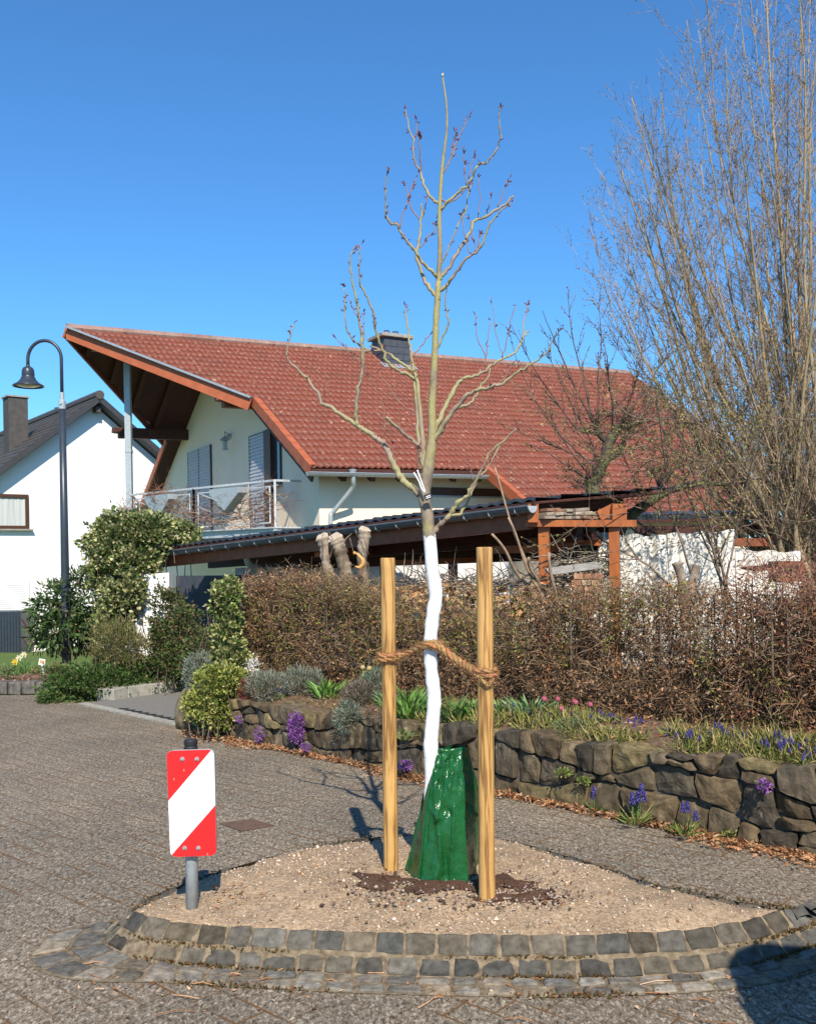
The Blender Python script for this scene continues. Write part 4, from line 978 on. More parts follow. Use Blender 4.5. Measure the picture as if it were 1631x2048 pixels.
BR_ = [
 (b_, [(870, 1110), (848, 1000), (850, 950), (838, 850), (828, 700), (815, 560), (795, 500), (785, 450), (775, 380), (765, 300), (755, 200), (748, 150)], 6.0, 1.0, .12),
 (b_, [(850, 1060), (828, 950), (818, 850), (812, 700), (800, 560), (797, 520)], 4.6, 3.0, .15),
 (b_, [(825, 1190), (800, 1160), (760, 1130), (720, 1085), (690, 1040), (662, 970), (630, 910), (580, 868), (520, 830), (480, 802), (400, 750), (340, 705), (290, 685), (270, 640), (215, 560), (150, 490), (100, 440), (90, 400), (105, 330), (130, 245)], 7.6, 1.0, .22),
 (b_, [(482, 802), (478, 750), (475, 690), (485, 610), (502, 540), (512, 450), (508, 350), (500, 280), (488, 200), (485, 140), (470, 60), (452, -10), (445, -90), (448, -130), (458, -170), (470, -180)], 4.2, .9, -.2),
 (b_, [(802, 552), (740, 515), (690, 490), (650, 455), (625, 400), (600, 330), (580, 250), (570, 170), (545, 110), (510, 50), (498, -10), (495, -80), (492, -130), (500, -185)], 3.6, .9, -.3),
 (b_, [(797, 512), (740, 470), (690, 430), (640, 400), (550, 362)], 3.2, 2.0, .3),
 (b_, [(620, 393), (540, 385), (480, 350), (430, 290), (415, 200), (410, 120), (408, 45)], 2.2, .9, -.2),
 (b_, [(905, 850), (925, 790), (960, 720), (1000, 640), (1040, 570), (1070, 545), (1130, 530), (1190, 500), (1250, 450), (1320, 420), (1370, 375), (1395, 320), (1400, 230), (1422, 140)], 5.2, 1.0, .3),
 (b_, [(1385, 345), (1405, 300), (1430, 282)], 2.4, 1.6, .3),
 (b_, [(908, 890), (945, 820), (1000, 740), (1060, 670), (1110, 622), (1180, 602), (1240, 586), (1290, 570), (1350, 520), (1400, 490), (1460, 455), (1530, 400), (1555, 350), (1590, 288)], 5.0, 1.0, -.3),
 (b_, [(940, 850), (1000, 730), (1050, 705), (1110, 680), (1140, 640), (1160, 590), (1200, 540), (1215, 490)], 3.8, 1.4, .1),
 (b_, [(900, 1395), (920, 1375), (960, 1330), (1000, 1290), (1020, 1250), (1060, 1210), (1100, 1180), (1130, 1120), (1170, 1050), (1200, 980), (1250, 920), (1310, 870), (1358, 822)], 5.4, 1.3, -.3),
 (b_, [(1000, 1300), (1050, 1290), (1090, 1230), (1120, 1150), (1150, 1090), (1200, 1040), (1245, 960), (1300, 880), (1330, 850)], 3.4, 1.0, .2),
 (b_, [(830, 935), (820, 915), (760, 870), (700, 810), (640, 758)], 4.2, 2.8, -.5),
 (b_, [(920, 385), (945, 330), (985, 240), (970, 160), (970, 80), (975, 40)], 2.4, 1.0, -.3),
 (b_, [(790, 422), (830, 370), (870, 320), (895, 285)], 1.6, 1.2, .3),
 (a_, [(938, 800), (920, 790), (880, 750), (850, 690), (830, 620), (800, 560), (790, 500), (792, 440), (760, 360), (742, 262)], 3.2, .9, .3),
 (a_, [(832, 625), (828, 520), (825, 425)], 1.8, 1.0, -.3), (a_, [(792, 440), (808, 400), (812, 345)], 1.2, .8, .1),
 (a_, [(935, 832), (950, 822), (990, 780), (1050, 720), (1090, 690), (1120, 640), (1140, 590), (1160, 570), (1190, 573), (1230, 530), (1270, 460), (1272, 380), (1268, 300), (1272, 258)], 3.2, .9, -.3),
 (a_, [(938, 770), (990, 788), (1050, 750), (1080, 710)], 1.8, 1.2, .2),
 (a_, [(1085, 690), (1075, 600), (1070, 508)], 1.2, .8, .1), (a_, [(1098, 655), (1120, 560), (1128, 530)], 1.2, .8, .1),
 (a_, [(955, 628), (985, 570), (1010, 510), (1040, 430), (1080, 350), (1100, 310)], 1.8, .8, .3), (a_, [(1003, 525), (1015, 460), (1022, 400)], 1.1, .8, .1),
 (a_, [(930, 1215), (915, 1195), (880, 1160), (830, 1100), (790, 1040), (755, 1000), (720, 950), (697, 905), (665, 905), (640, 850), (638, 760), (637, 690), (650, 618)], 3.8, .9, -.3),
 (a_, [(925, 1320), (905, 1295), (860, 1230), (830, 1150), (808, 1090), (820, 1020), (830, 940), (838, 850), (838, 795)], 4.4, 1.6, .2),
 (a_, [(835, 890), (790, 840), (765, 770), (745, 690)], 1.5, .8, .1), (a_, [(765, 762), (790, 700), (815, 632)], 1.1, .8, .1), (a_, [(835, 880), (858, 820), (868, 760)], 1.3, .8, .1),
 (a_, [(935, 1215), (950, 1190), (990, 1150), (1030, 1070), (1080, 1000), (1110, 940), (1130, 885), (1180, 870), (1250, 830), (1310, 790), (1345, 752)], 3.8, 2.0, .35),
 (a_, [(1258, 812), (1290, 720), (1320, 662)], 1.4, .8, .1), (a_, [(1150, 875), (1158, 760), (1150, 655)], 1.2, .8, .1), (a_, [(1198, 850), (1218, 768)], 1.2, .8, .1),
 (a_, [(935, 1275), (960, 1260), (1000, 1210), (1040, 1150), (1090, 1100), (1150, 1050), (1190, 970), (1220, 900), (1280, 830), (1330, 790)], 4.0, .9, -.3),
 (a_, [(1135, 1062), (1120, 980), (1105, 885)], 1.2, .8, .1), (a_, [(1105, 1070), (1075, 960), (1060, 850)], 1.1, .8, .1), (a_, [(1148, 1040), (1165, 958)], 1.2, .8, .1),
 (a_, [(940, 1118), (955, 1108), (985, 1050), (1010, 980), (1050, 890), (1080, 830), (1090, 760), (1110, 692)], 2.2, .9, .1),
 (a_, [(820, 1040), (880, 980), (925, 888)], 1.3, .9, .2), (a_, [(718, 930), (740, 840), (765, 772)], 1.3, .8, .1),
 (b_, [(1195, 480), (1185, 400), (1150, 340), (1140, 270), (1135, 200)], 1.4, .8, .1), (b_, [(1188, 430), (1205, 330), (1215, 232)], 1.2, .8, .2),
 (b_, [(1282, 430), (1310, 330), (1330, 230), (1355, 142)], 1.4, .8, -.1), (b_, [(1285, 420), (1250, 300), (1225, 128)], 1.0, .6, .1),
 (b_, [(632, 860), (628, 720), (600, 640), (560, 560), (520, 470)], 1.1, .8, -.1), (b_, [(692, 1025), (680, 900)], 1.1, .8, -.1), (b_, [(818, 1100), (815, 1000), (822, 930)], 1.6, .9, -.4),
 (b_, [(1125, 1110), (1105, 1040), (1088, 1000)], 1.0, .7, .1), (b_, [(820, 740), (740, 700), (690, 640), (600, 510)], 1.3, .7, .2), (b_, [(300, 640), (318, 540)], .9, .7, .1), (b_, [(510, 470), (440, 400), (360, 320)], 1.1, .7, -.1),
 (b_, [(1215, 610), (1290, 545), (1330, 480)], 1.1, .7, .1), (b_, [(510, 400), (520, 280), (518, 190)], 1.0, .7, .2), (b_, [(485, 200), (450, 150), (432, 95)], 1.0, .7, .2),
]
BUD = []
for fn, pts, r0, r1, k in BR_:
    W3, rad = branch([fn(p) for p in pts], r0, r1, k * .8)
    b = MB(); b.tube(W3, rad, 8 if r0 > 2 else 5); b.build('branch', M['ybranch'] if r0 > 2 else mat('twig_bark' if 'twig_bark' not in bpy.data.materials else 'twig_bark', (.30, .17, .13), (.22, .14, .10), .8, 40), tree, smooth=True)
    if r1 <= 1.0:
        n = len(W3); step = 2
        for i in range(int(n * .35), n, step):
            if random.random() < .42: BUD.append((W3[i], (W3[min(i + 1, n - 1)] - W3[i - 1]).normalized()))
        BUD.append((W3[-1], (W3[-1] - W3[-2]).normalized()))
c = []; d = []; 
for p, dr in BUD:
    for k in range(random.choice([1, 2, 3, 4])):
        c.append(tuple(p + dr * random.uniform(-.015, .015))); v = dr * 1.0 + Vector((random.gauss(0, .8), random.gauss(0, .8), random.gauss(.2, .5))); d.append(tuple(v))
c = np.array(c); d = np.array(d); n = len(c)
V, Q = prisms(c, c + d / np.linalg.norm(d, axis=1, keepdims=True) * RNG.uniform(.010, .024, (n, 1)), np.full(n, .0018), np.full(n, .0026))
V2, T2 = leaves(c, d + unit(n) * .4, RNG.uniform(.014, .030, n), RNG.uniform(.004, .009, n), .4)
buds_o = mk('buds', V, Q, M['twig'], tree, tint=np.repeat(palette(n, [(.22, .07, .06), (.30, .10, .08), (.14, .06, .05)]), 6, 0))
bud_s = mk('bud_scales', V2, T2, M['leaf'], tree, tint=np.repeat(palette(n, [(.24, .07, .07), (.32, .12, .10), (.16, .06, .05)]), 4, 0))
tag(buds_o, kind='stuff'); tag(bud_s, kind='stuff')
# pruning wound and ring scars
b = MB(); q = P(884, 152, TD - .003); b.tube([q, q + Vector((.004, 0, .012))], .0055, 8); b.build('pruned_tip', mat('fresh_cut_wood', (.62, .50, .34)), tree)
# plant tag tied on
tg = thing('plant_tag', 'small black plant tag on a white strap at the fork of the young tree', 'tag', P(853, 995, TD - .07))
b = MB(); b.tube(catmull([P(827, 945, TD - .05), P(837, 962, TD - .055), P(842, 975, TD - .06), P(849, 985, TD - .07)], 4), .0035, 6); b.build('strap', M['white'], tg)
b = MB(); b.tube(catmull([P(834, 940, TD - .05), P(843, 965, TD - .065), P(850, 984, TD - .07)], 4), .003, 6); b.build('strap', M['white'], tg)
b = MB(); b.slab([P(846, 991, TD - .075), P(861, 985, TD - .075), P(865, 995, TD - .075), P(851, 1002, TD - .075)], (0, .004, 0)); b.build('label_plate', M['black_rubber'], tg)
b = MB()
for k in range(2):
    b.slab([P(851 + k, 993 + k * 3.2, TD - .0775), P(860 + k, 989.5 + k * 3.2, TD - .0775), P(860 + k, 991 + k * 3.2, TD - .0775), P(851 + k, 994.5 + k * 3.2, TD - .0775)], (0, .001, 0))
b.build('print', M['white'], tg)

# ------------------------------------------------------------------ coir rope
rope = thing('coir_rope', 'hairy brown coir rope tying the white trunk to both stakes', 'rope', P(865, 1300, TD - .09))
hair0 = []; hair1 = []
def ropepath(pts, r, parent, name, twist=46):
    L = [0]; 
    for p, q in zip(pts, pts[1:]): L.append(L[-1] + (q - p).length)
    b = MB()
    for s in range(3):
        out = []; ref = None
        n = max(8, int(L[-1] / .006))
        for i in range(n + 1):
            t = L[-1] * i / n; k = max(j for j in range(len(L)) if L[j] <= t + 1e-9); k = min(k, len(pts) - 2); p = lerp(pts[k], pts[k + 1], (t - L[k]) / max(1e-9, L[k + 1] - L[k])); d = (pts[k + 1] - pts[k]).normalized()
            x = d.cross(Vector((0, 0, 1))); x = x.normalized() if x.length > .1 else Vector((1, 0, 0)); y = d.cross(x); a = twist * t + s * 2.094
            o = (x * math.cos(a) + y * math.sin(a)); out.append(p + o * r * .55)
            for h in range(5):
                q = p + (x * math.cos(a + random.uniform(-1, 1)) + y * math.sin(a + random.uniform(-1, 1))) * r; hair0.append(tuple(q)); hair1.append(tuple(q + Vector((random.gauss(0, .009), random.gauss(0, .009), random.gauss(0, .009))) + o * .006))
        b.tube(out, r * .62, 6, t=tuple(x * random.uniform(.85, 1.15) for x in (.44, .24, .10)))
    b.build(name, M['coir'], parent, smooth=True)
def ring(c, r, z, turns=1.0, a0=0, dz=0): return [Vector((c.x + r * math.cos(a0 + t), c.y + r * math.sin(a0 + t), z + dz * t / 6.28)) for t in np.linspace(0, 6.283 * turns, int(22 * turns))]
def stake_at(b0, t0, px, py): 
    z = P(px, py, b0.y).z; t = (z - b0.z) / (t0.z - b0.z); return lerp(b0, t0, t)
cl = stake_at(sL0, sL1, 777, 1312); cr = stake_at(sR0, sR1, 970, 1345)
ropepath(ring(cl, .047, cl.z + .006, 1), .0105, rope, 'wrap'); ropepath(ring(cl, .048, cl.z - .014, 1, 1), .0105, rope, 'wrap')
ropepath(ring(cr, .048, cr.z + .012, 1), .0105, rope, 'wrap'); ropepath(ring(cr, .049, cr.z - .010, 1, 1), .0105, rope, 'wrap')
pathL = catmull([cl + Vector((.045, -.02, .0)), P(812, 1308, TD + .08), P(838, 1296, TD + .0), P(852, 1288, TD - .05), P(868, 1285, TD - .055), P(882, 1291, TD - .02)], 6)
pathR = catmull([P(848, 1290, TD - .03), P(862, 1290, TD - .06), P(880, 1296, TD - .06), P(900, 1310, TD - .12), P(925, 1328, TD - .19), P(950, 1342, cr.y + .0), cr + Vector((-.045, -.0, .0))], 6)
ropepath(pathL, .0125, rope, 'strand'); ropepath(pathR, .0165, rope, 'strand'); 
tk = P(866, 1288, TD); ropepath(ring(tk, .043, tk.z + .0, 1), .010, rope, 'wrap')
ropepath(catmull([cr + Vector((-.04, -.03, -.01)), cr + Vector((-.012, -.05, -.035)), cr + Vector((.01, -.05, -.05)), cr + Vector((.03, -.04, -.02))], 5), .009, rope, 'knot')
hair0 = np.array(hair0); hair1 = np.array(hair1); V, Q = prisms(hair0, hair1, np.full(len(hair0), .0007), np.full(len(hair0), .0003))
mk('fibres', V, Q, M['coir'], rope, tint=np.repeat(palette(len(hair0), [(.44, .24, .11), (.34, .17, .075)]), 6, 0))

# ------------------------------------------------------------------ green watering bag
def lerpc(cv, t):
    k = t * (len(cv) - 1); i = min(int(k), len(cv) - 2); return cv[i].lerp(cv[i + 1], k - i)
BD = 4.52
Lc = catmull([P(*q) for q in [(812, 1752, 4.74), (832, 1670, 4.76), (846, 1610, 4.76), (862, 1550, 4.74), (874, 1515, 4.72), (878, 1502, 4.70)]], 8)
Ac = catmull([P(*q) for q in [(838, 1765, 4.56), (847, 1680, 4.57), (855, 1610, 4.59), (867, 1552, 4.61), (874, 1520, 4.63), (880, 1503, 4.64)]], 8)
Bc = catmull([P(*q) for q in [(935, 1774, 4.52), (931, 1680, 4.55), (928, 1610, 4.58), (925, 1556, 4.61), (924, 1520, 4.64), (924, 1500, 4.66)]], 8)
Rc = catmull([P(*q) for q in [(968, 1752, 4.92), (964, 1670, 4.92), (960, 1610, 4.90), (953, 1560, 4.86), (942, 1525, 4.80), (936, 1498, 4.75)]], 8)
Kc = [lerp(a, c, .5) + Vector((0, .05, 0)) for a, c in zip(Lc, Rc)]
nt_ = 90; V = []; Fs = []; rf = random.Random(4); FO = [(rf.uniform(.05, .95), rf.uniform(.03, .8), rf.uniform(-.9, 2.6), rf.uniform(.05, .15), rf.uniform(.018, .045), rf.choice((-1, 1, 1)) * rf.uniform(.010, .022)) for _ in range(24)]
def sideN(a, c): d = c - a; n = Vector((d.y, -d.x, 0)); return n.normalized()
segs = [(Lc, Ac, 16), (Ac, Bc, 44), (Bc, Rc, 22), (Rc, Kc, 10), (Kc, Lc, 10)]
nper = sum(s[2] for s in segs)
def fold(x, y, cx, cy, ang, ln, wd):            # a sharp crease: ridge along a line
    ca, sa = math.cos(ang), math.sin(ang); u_ = (x - cx) * ca + (y - cy) * sa; w_ = -(x - cx) * sa + (y - cy) * ca
    return math.exp(-(u_ / ln) ** 2) * math.exp(-abs(w_) / wd)
for i in range(nt_ + 1):
    t = i / nt_
    for si, (a, c, m_) in enumerate(segs):
        A0 = lerpc(a, t); C1 = lerpc(c, t); N = sideN(A0, C1)
        for k in range(m_):
            s = k / m_; p = lerp(A0, C1, s); env = math.sin(math.pi * s) ** .7
            bulge = .016 * env * (math.sin(math.pi * min(1, t * 1.15)) * .8 + .25) * (1.3 if si == 1 else .7)
            w = .0045 * math.sin(9 * t + 5 * s + si) + .003 * math.sin(23 * s + 11 * t) * (t > .6)
            if si == 1:
                w += .006 * math.sin(3 * s + 6 * t) + .026 * fold(s, t, .40, .17, 2.1, .13, .045) - .020 * fold(s, t, .55, .10, 2.3, .10, .05) + .012 * fold(s, t, .16, .58, 1.75, .16, .05) + .020 * fold(s, t, .70, .24, 1.45, .16, .035)
                w += .018 * fold(s, t, .3, .36, .8, .16, .04) + .022 * fold(s, t, .22, .72, 1.0, .10, .06) - .012 * fold(s, t, .55, .80, .2, .25, .05) + .020 * fold(s, t, .3, .05, .15, .3, .04) - .014 * fold(s, t, .25, .27, .4, .2, .05)
            if si in (1, 2): w += sum(am * fold(s, t, fx, fy, an, ln, wd) for fx, fy, an, ln, wd, am in FO)
            if si == 2: w += .008 * fold(s, t, .5, .35, 1.5, .3, .05)
            edge = 0
            pz = Vector((0, 0, .006 * math.sin(14 * s + si)))
            V.append(p + N * (bulge + w * min(1, env * 3)) + (pz if i == 0 else Vector((0, 0, .006 * math.sin(6 * s + 3 * si))) if i == nt_ else Vector((0, 0, 0))))
for i in range(nt_):
    for k in range(nper): Fs.append((i * nper + k, i * nper + (k + 1) % nper, (i + 1) * nper + (k + 1) % nper, (i + 1) * nper + k))
Fs.append(tuple(range(nper - 1, -1, -1)))
bag = thing('watering_bag', 'glossy dark green plastic watering bag zipped round the foot of the young tree', 'watering bag', G(885, 1768, IZ + .04))
mt, t_, p_ = nt('green_pvc'); n_ = tn(t_, coords(t_), 4, 3); t_.links.new(ramp(t_, n_, [(.3, (.009, .074, .020)), (.7, (.014, .100, .028))]), p_.inputs['Base Color']); p_.inputs['Roughness'].default_value = .2; p_.inputs['Specular IOR Level'].default_value = .32
p_.inputs['Coat Weight'].default_value = .08; p_.inputs['Coat Roughness'].default_value = .12
vor = node(t_, 'ShaderNodeTexVoronoi', feature='SMOOTH_F1'); vor.inputs['Scale'].default_value = 9; dn = node(t_, 'ShaderNodeTexNoise'); dn.inputs['Scale'].default_value = 6; cc_ = coords(t_, (1, 1, .7)); t_.links.new(cc_, dn.inputs[0])
vm = node(t_, 'ShaderNodeVectorMath', operation='MULTIPLY_ADD'); t_.links.new(dn.outputs[1], vm.inputs[0]); vm.inputs[1].default_value = (.25, .25, .25); t_.links.new(cc_, vm.inputs[2]); t_.links.new(vm.outputs[0], vor.inputs[0])
bmp_ = bump(t_, p_, mixc(t_, tn(t_, coords(t_), 22, 3), vor.outputs[0], .6), .75, .035)
M['pvc'] = mt
mk('bag_body', V, Fs, M['pvc'], bag, smooth=True)
for cv, off in ((Ac, Vector((-.010, -.008, 0))), (Lc, Vector((-.012, .004, 0)))):                     # welded seams stand off as fins
    b = MB(); n = 24; pts0 = [lerpc(cv, i / n) for i in range(n + 1)]
    V_ = pts0 + [p + off * (1 + .3 * math.sin(i * 1.3)) for i, p in enumerate(pts0)]; V_ += [p + Vector((0, .003, 0)) for p in V_]
    m_ = n + 1
    b.add(V_, [(i, i + 1, m_ + i + 1, m_ + i) for i in range(n)] + [(2 * m_ + i, 3 * m_ + i, 3 * m_ + i + 1, 2 * m_ + i + 1) for i in range(n)] + [(m_ + i, m_ + i + 1, 3 * m_ + i + 1, 3 * m_ + i) for i in range(n)])
    b.build('seam', M['pvc'], bag, smooth=True)
# crumpled open collar
b = MB(); tp = [lerpc(Ac, 1), lerpc(Bc, 1), lerpc(Rc, 1), lerpc(Kc, 1), lerpc(Lc, 1)]; ringp = catmull(tp + [tp[0]], 8); V_ = []
for j, (zz, sc) in enumerate(((-.012, 1.0), (.006, 1.06), (.020, .96))):
    cc = sum(tp, Vector()) / 5
    for i, p in enumerate(ringp[:-1]): V_.append(cc + (p - cc) * (sc + .03 * math.sin(i * .9 + j)) + Vector((0, 0, zz * .6 + .004 * math.sin(i * .7 + j))))
m_ = len(ringp) - 1; b.add(V_, [(j * m_ + i, j * m_ + (i + 1) % m_, (j + 1) * m_ + (i + 1) % m_, (j + 1) * m_ + i) for j in range(2) for i in range(m_)]); b.build('collar', M['pvc'], bag, smooth=True)
# ------------------------------------------------------------------ dry stone wall and garden terrace
def hw(s): return .35 + .026 * max(0, min(s, 9)) + .015 * math.sin(s * 2.1)
def sof(p): d = Vector((p[0] - W0.x, p[1] - W0.y, 0)); return d.dot(LD), d.dot(LN)
def garden_z(x, y):
    s, o = sof((x, y)); return hw(s) - .045 + .10 * min(1, max(0, o) * 2.2) 
def GG(px, py):
    z = .4
    for _ in range(6): q = G(px, py, z); z = garden_z(q.x, q.y)
    return G(px, py, z)
gs = [(-.15 + i * .35) for i in range(38)]; go = [.03, .3, .5, .8, 1.2, 2, 4, 8, 14]
V = []
for o_ in go:
    for s in gs:
        p = W0 + LD * s + LN * o_; 
        sh = 0
        V.append((p.x, p.y, garden_z(p.x, p.y) + .02 * math.sin(s * 5 + o_ * 7)))
n = len(gs); Fs = [(j * n + i, j * n + i + 1, (j + 1) * n + i + 1, (j + 1) * n + i) for j in range(len(go) - 1) for i in range(n - 1)]
o = mk('garden_soil', V, Fs, M['gsoil'], smooth=True, loc=(0, 0, 0)); tag(o, kind='structure')
def clip2(pl, mx, my, nx, ny):
    out = []
    for i in range(len(pl)):
        p, q = pl[i], pl[(i + 1) % len(pl)]; dp = (p[0] - mx) * nx + (p[1] - my) * ny; dq = (q[0] - mx) * nx + (q[1] - my) * ny
        if dp <= 0: out.append(p)
        if dp * dq < 0: t = dp / (dp - dq); out.append((p[0] + (q[0] - p[0]) * t, p[1] + (q[1] - p[1]) * t))
    return out
random.seed(21)
def stone_wall(mb, org, dx, nrm, length, hfun, sw=.27, rows=3.3):
    NR = rows; fr = [0, .36, .70, 1.0]; phs = [random.uniform(0, 6) for _ in range(8)]
    def bz_(r, x):
        if r <= 0: return -.05
        if r >= 3: return hfun(x) + .018 * math.sin(x * 9 + phs[0])
        return fr[r] * hfun(x) + .055 * math.sin(x * (2.2 + r) + phs[r]) + .022 * math.sin(x * (7 + r) + phs[r + 3])
    cells = []
    for r in range(3):
        x = -.05; e0 = (x, x)
        while x < length:
            w_ = sw * random.choice([.42, .6, .8, 1.0, 1.2, 1.5]) * (1.15 if r == 0 else .9); x2 = min(length, x + w_); sl = random.uniform(-.035, .035); e1 = (x2 + sl, x2 - sl)
            lo0, lo1, hi0, hi1 = e0[0], e1[0], e0[1], e1[1]
            n_ = 5; bot = [(lerp(lo0, lo1, k / n_), bz_(r, lerp(lo0, lo1, k / n_))) for k in range(n_ + 1)]; top = [(lerp(hi1, hi0, k / n_), bz_(r + 1, lerp(hi1, hi0, k / n_))) for k in range(n_ + 1)]
            pl = bot + top
            if w_ < sw * .9 or random.random() < .75: cells.append((pl, x, x2))
            else:                                     # split into an upper and a lower slab
                m_ = random.uniform(.4, .6); midl = [(lerp(p[0], q[0], m_), lerp(p[1], q[1], m_) + random.uniform(-.012, .012)) for p, q in zip(bot, top[::-1])]; cells.append((bot + midl[::-1], x, x2)); cells.append((midl + top, x, x2))
            x = x2; e0 = e1
    for pl, xa, xb in cells:
        area = .5 * abs(sum(pl[k][0] * pl[(k + 1) % len(pl)][1] - pl[(k + 1) % len(pl)][0] * pl[k][1] for k in range(len(pl))))
        if area < .0015: continue
        cx = sum(p[0] for p in pl) / len(pl); cz = sum(p[1] for p in pl) / len(pl); gap = .0055 * random.uniform(.5, 1.8)
        rim = []
        for k in range(len(pl)):
            p, q = pl[k], pl[(k + 1) % len(pl)]; L_ = math.hypot(q[0] - p[0], q[1] - p[1]); m_ = max(1, int(L_ / .045))
            for t in range(m_): rim.append([p[0] + (q[0] - p[0]) * t / m_, p[1] + (q[1] - p[1]) * t / m_])
        # soften corners, pull in by the joint, roughen
        for _ in range(1): rim = [[(rim[k - 1][0] + 4 * rim[k][0] + rim[(k + 1) % len(rim)][0]) / 6, (rim[k - 1][1] + 4 * rim[k][1] + rim[(k + 1) % len(rim)][1]) / 6] for k in range(len(rim))]
        out = []
        for x, z in rim:
            dx_, dz_ = cx - x, cz - z; l_ = math.hypot(dx_, dz_) + 1e-6; out.append((x + dx_ / l_ * gap + random.gauss(0, .0028), z + dz_ / l_ * gap + random.gauss(0, .0028)))
        m_ = len(out); dep = random.uniform(.025, .060); tx, tz = random.uniform(-.10, .10), random.uniform(-.10, .10)
        f1, f2, f3, f4 = [random.gauss(0, .16) for _ in range(4)]; ph = random.uniform(0, 6)
        def W_(x, z, d):
            a_, c_ = x - cx, z - cz; fc = min(f1 * a_ + f2 * c_ + .008, f3 * a_ + f4 * c_ + .008, .012) + .0035 * math.sin(x * 47 + z * 31 + ph) + .0025 * math.sin(x * 23 - z * 71 + ph)
            q = org + dx * x + nrm * (d + (fc if d > -.1 else 0)); return Vector((q.x, q.y, z))
        V = [W_(x, z, -.16) for x, z in out] + [W_(x, z, dep - .018) for x, z in out] + [W_(lerp(x, cx, .045), lerp(z, cz, .045), dep - .002) for x, z in out]
        V += [W_(lerp(x, cx, .3), lerp(z, cz, .3), dep) for x, z in out] + [W_(lerp(x, cx, .62), lerp(z, cz, .62), dep + .001) for x, z in out] + [W_(cx, cz, dep + .001)]
        Fs = [(r * m_ + k, r * m_ + (k + 1) % m_, (r + 1) * m_ + (k + 1) % m_, (r + 1) * m_ + k) for r in range(4) for k in range(m_)] + [(4 * m_ + k, 4 * m_ + (k + 1) % m_, 5 * m_) for k in range(m_)]
        base = random.choice([(.060, .054, .046), (.090, .076, .056), (.110, .090, .062), (.075, .066, .054), (.135, .108, .074), (.10, .080, .054), (.12, .103, .078)]); f = random.uniform(.8, 1.3)
        if random.random() < .10: base = (.15, .13, .075)
        mb.add(V, Fs, (base[0] * f * .98, base[1] * f * .90, base[2] * f * .78))
wall = thing('stone_wall', 'low dry stone wall of dark basalt blocks holding up the flower terrace along the road', 'stone wall', wallpt(3))
b = MB(); stone_wall(b, W0, LD, -LN, 10.5, hw, .215)
b.build('stones', M['stone'], wall)
b = MB()
nb = 40
Vb = [wallpt(-.05 + i * .28, .0, -.02) for i in range(nb)] + [wallpt(-.05 + i * .28, .0, hw(i * .28) - .05) for i in range(nb)] + [wallpt(-.05 + i * .28, .2, hw(i * .28) - .05) for i in range(nb)]
b.add(Vb, [(r * nb + i, r * nb + i + 1, (r + 1) * nb + i + 1, (r + 1) * nb + i) for r in range(2) for i in range(nb - 1)])
b.build('wall_core', M['mortar_dark'], wall)
ret = MB(); endd = Vector((.25, 1, 0)).normalized(); stone_wall(ret, W0 + endd * 1.9, -endd, Vector((-1, .25, 0)).normalized(), 1.9, lambda s: .34)
ret.slab([W0 + Vector((.05, 0, -.05)), W0 + endd * 1.9 + Vector((.05, 0, -.05)), W0 + endd * 1.9 + Vector((.4, 0, -.05)), W0 + Vector((.4, 0, -.05))], (0, 0, .36), t=(.08, .07, .06)) if 0 else None
ret.build('stones', M['stone'], wall)
q = G(378, 1455); b = MB(); b.lathe([(0.0, .0), (.13, .0), (.15, .1), (.14, .22), (.10, .33), (.05, .40), (0, .41)], q, 12, t=(.15, .125, .08))
o = b.build('boulder', M['stone'], smooth=True); tag(o, 'upright rounded brown stone at the left end of the stone wall', 'stone')

# ------------------------------------------------------------------ foliage builders
def clump(name, label, cat, c, rad, n, L, Wd, cols, group=None, up=.3, shell=.6, twigs=0, wts=None, lump=.35, kind=None, stem=(.10, .07, .045), parent=None, flat=0, seed=None):
    """a shrub: leaves spread through lumpy ellipsoid volume, plus twigs"""
    c = np.array(tuple(c)); rad = np.array(rad, float)
    u = unit(n * 2); r = RNG.uniform(0, 1, n * 2) ** (1 / 3.0); r = shell + (1 - shell) * r if shell > 0 else r
    r = np.where(RNG.uniform(0, 1, n * 2) < .7, RNG.uniform(shell, 1.05, n * 2), RNG.uniform(.1, 1, n * 2))
    lobe = 1 + lump * snoise(u, 3.0, int(abs(c[0] * 100)) % 97 if seed is None else seed)
    p = u * (r * lobe)[:, None] * rad; gap = snoise(p + c, 7.0 / max(.3, rad.max()), 5) > -.45; p = p[gap][:n]; u = u[gap][:n]
    keep = p[:, 2] + c[2] > garden_floor + .005 if garden_floor is not None else np.ones(len(p), bool); p = p[keep]; u = u[keep]; n = len(p)
    d = u + unit(n) * .7 + np.array([0, 0, up]); tt = palette(n, cols, wts, .22)
    V, T = leaves(p + c, d, RNG.uniform(.6, 1.15, n) * L, RNG.uniform(.7, 1.1, n) * Wd)
    root = thing(name, label, cat, (c[0], c[1], c[2] - rad[2]), group)
    o = mk('leaves', V, T, M['leaf'], root, tint=np.repeat(tt, 4, 0))
    m_ = twigs or max(12, n // 40); u2 = unit(m_); u2[:, 2] = np.abs(u2[:, 2]); e = c + u2 * rad * RNG.uniform(.5, 1, (m_, 1)); s0 = np.tile(c - np.array([0, 0, rad[2]]), (m_, 1)) + RNG.normal(size=(m_, 3)) * rad * np.array([.12, .12, 0])
    md = (s0 + e) / 2 + RNG.normal(size=(m_, 3)) * rad * .1; w_ = max(.002, rad.max() * .012)
    V1, Q1 = prisms(np.concatenate([s0, md]), np.concatenate([md, e]), np.full(2 * m_, w_), np.full(2 * m_, w_ * .6))
    mk('stems', V1, Q1, M['twig'], root, tint=np.tile(np.array(stem), (len(V1), 1)))
    return root
garden_floor = None

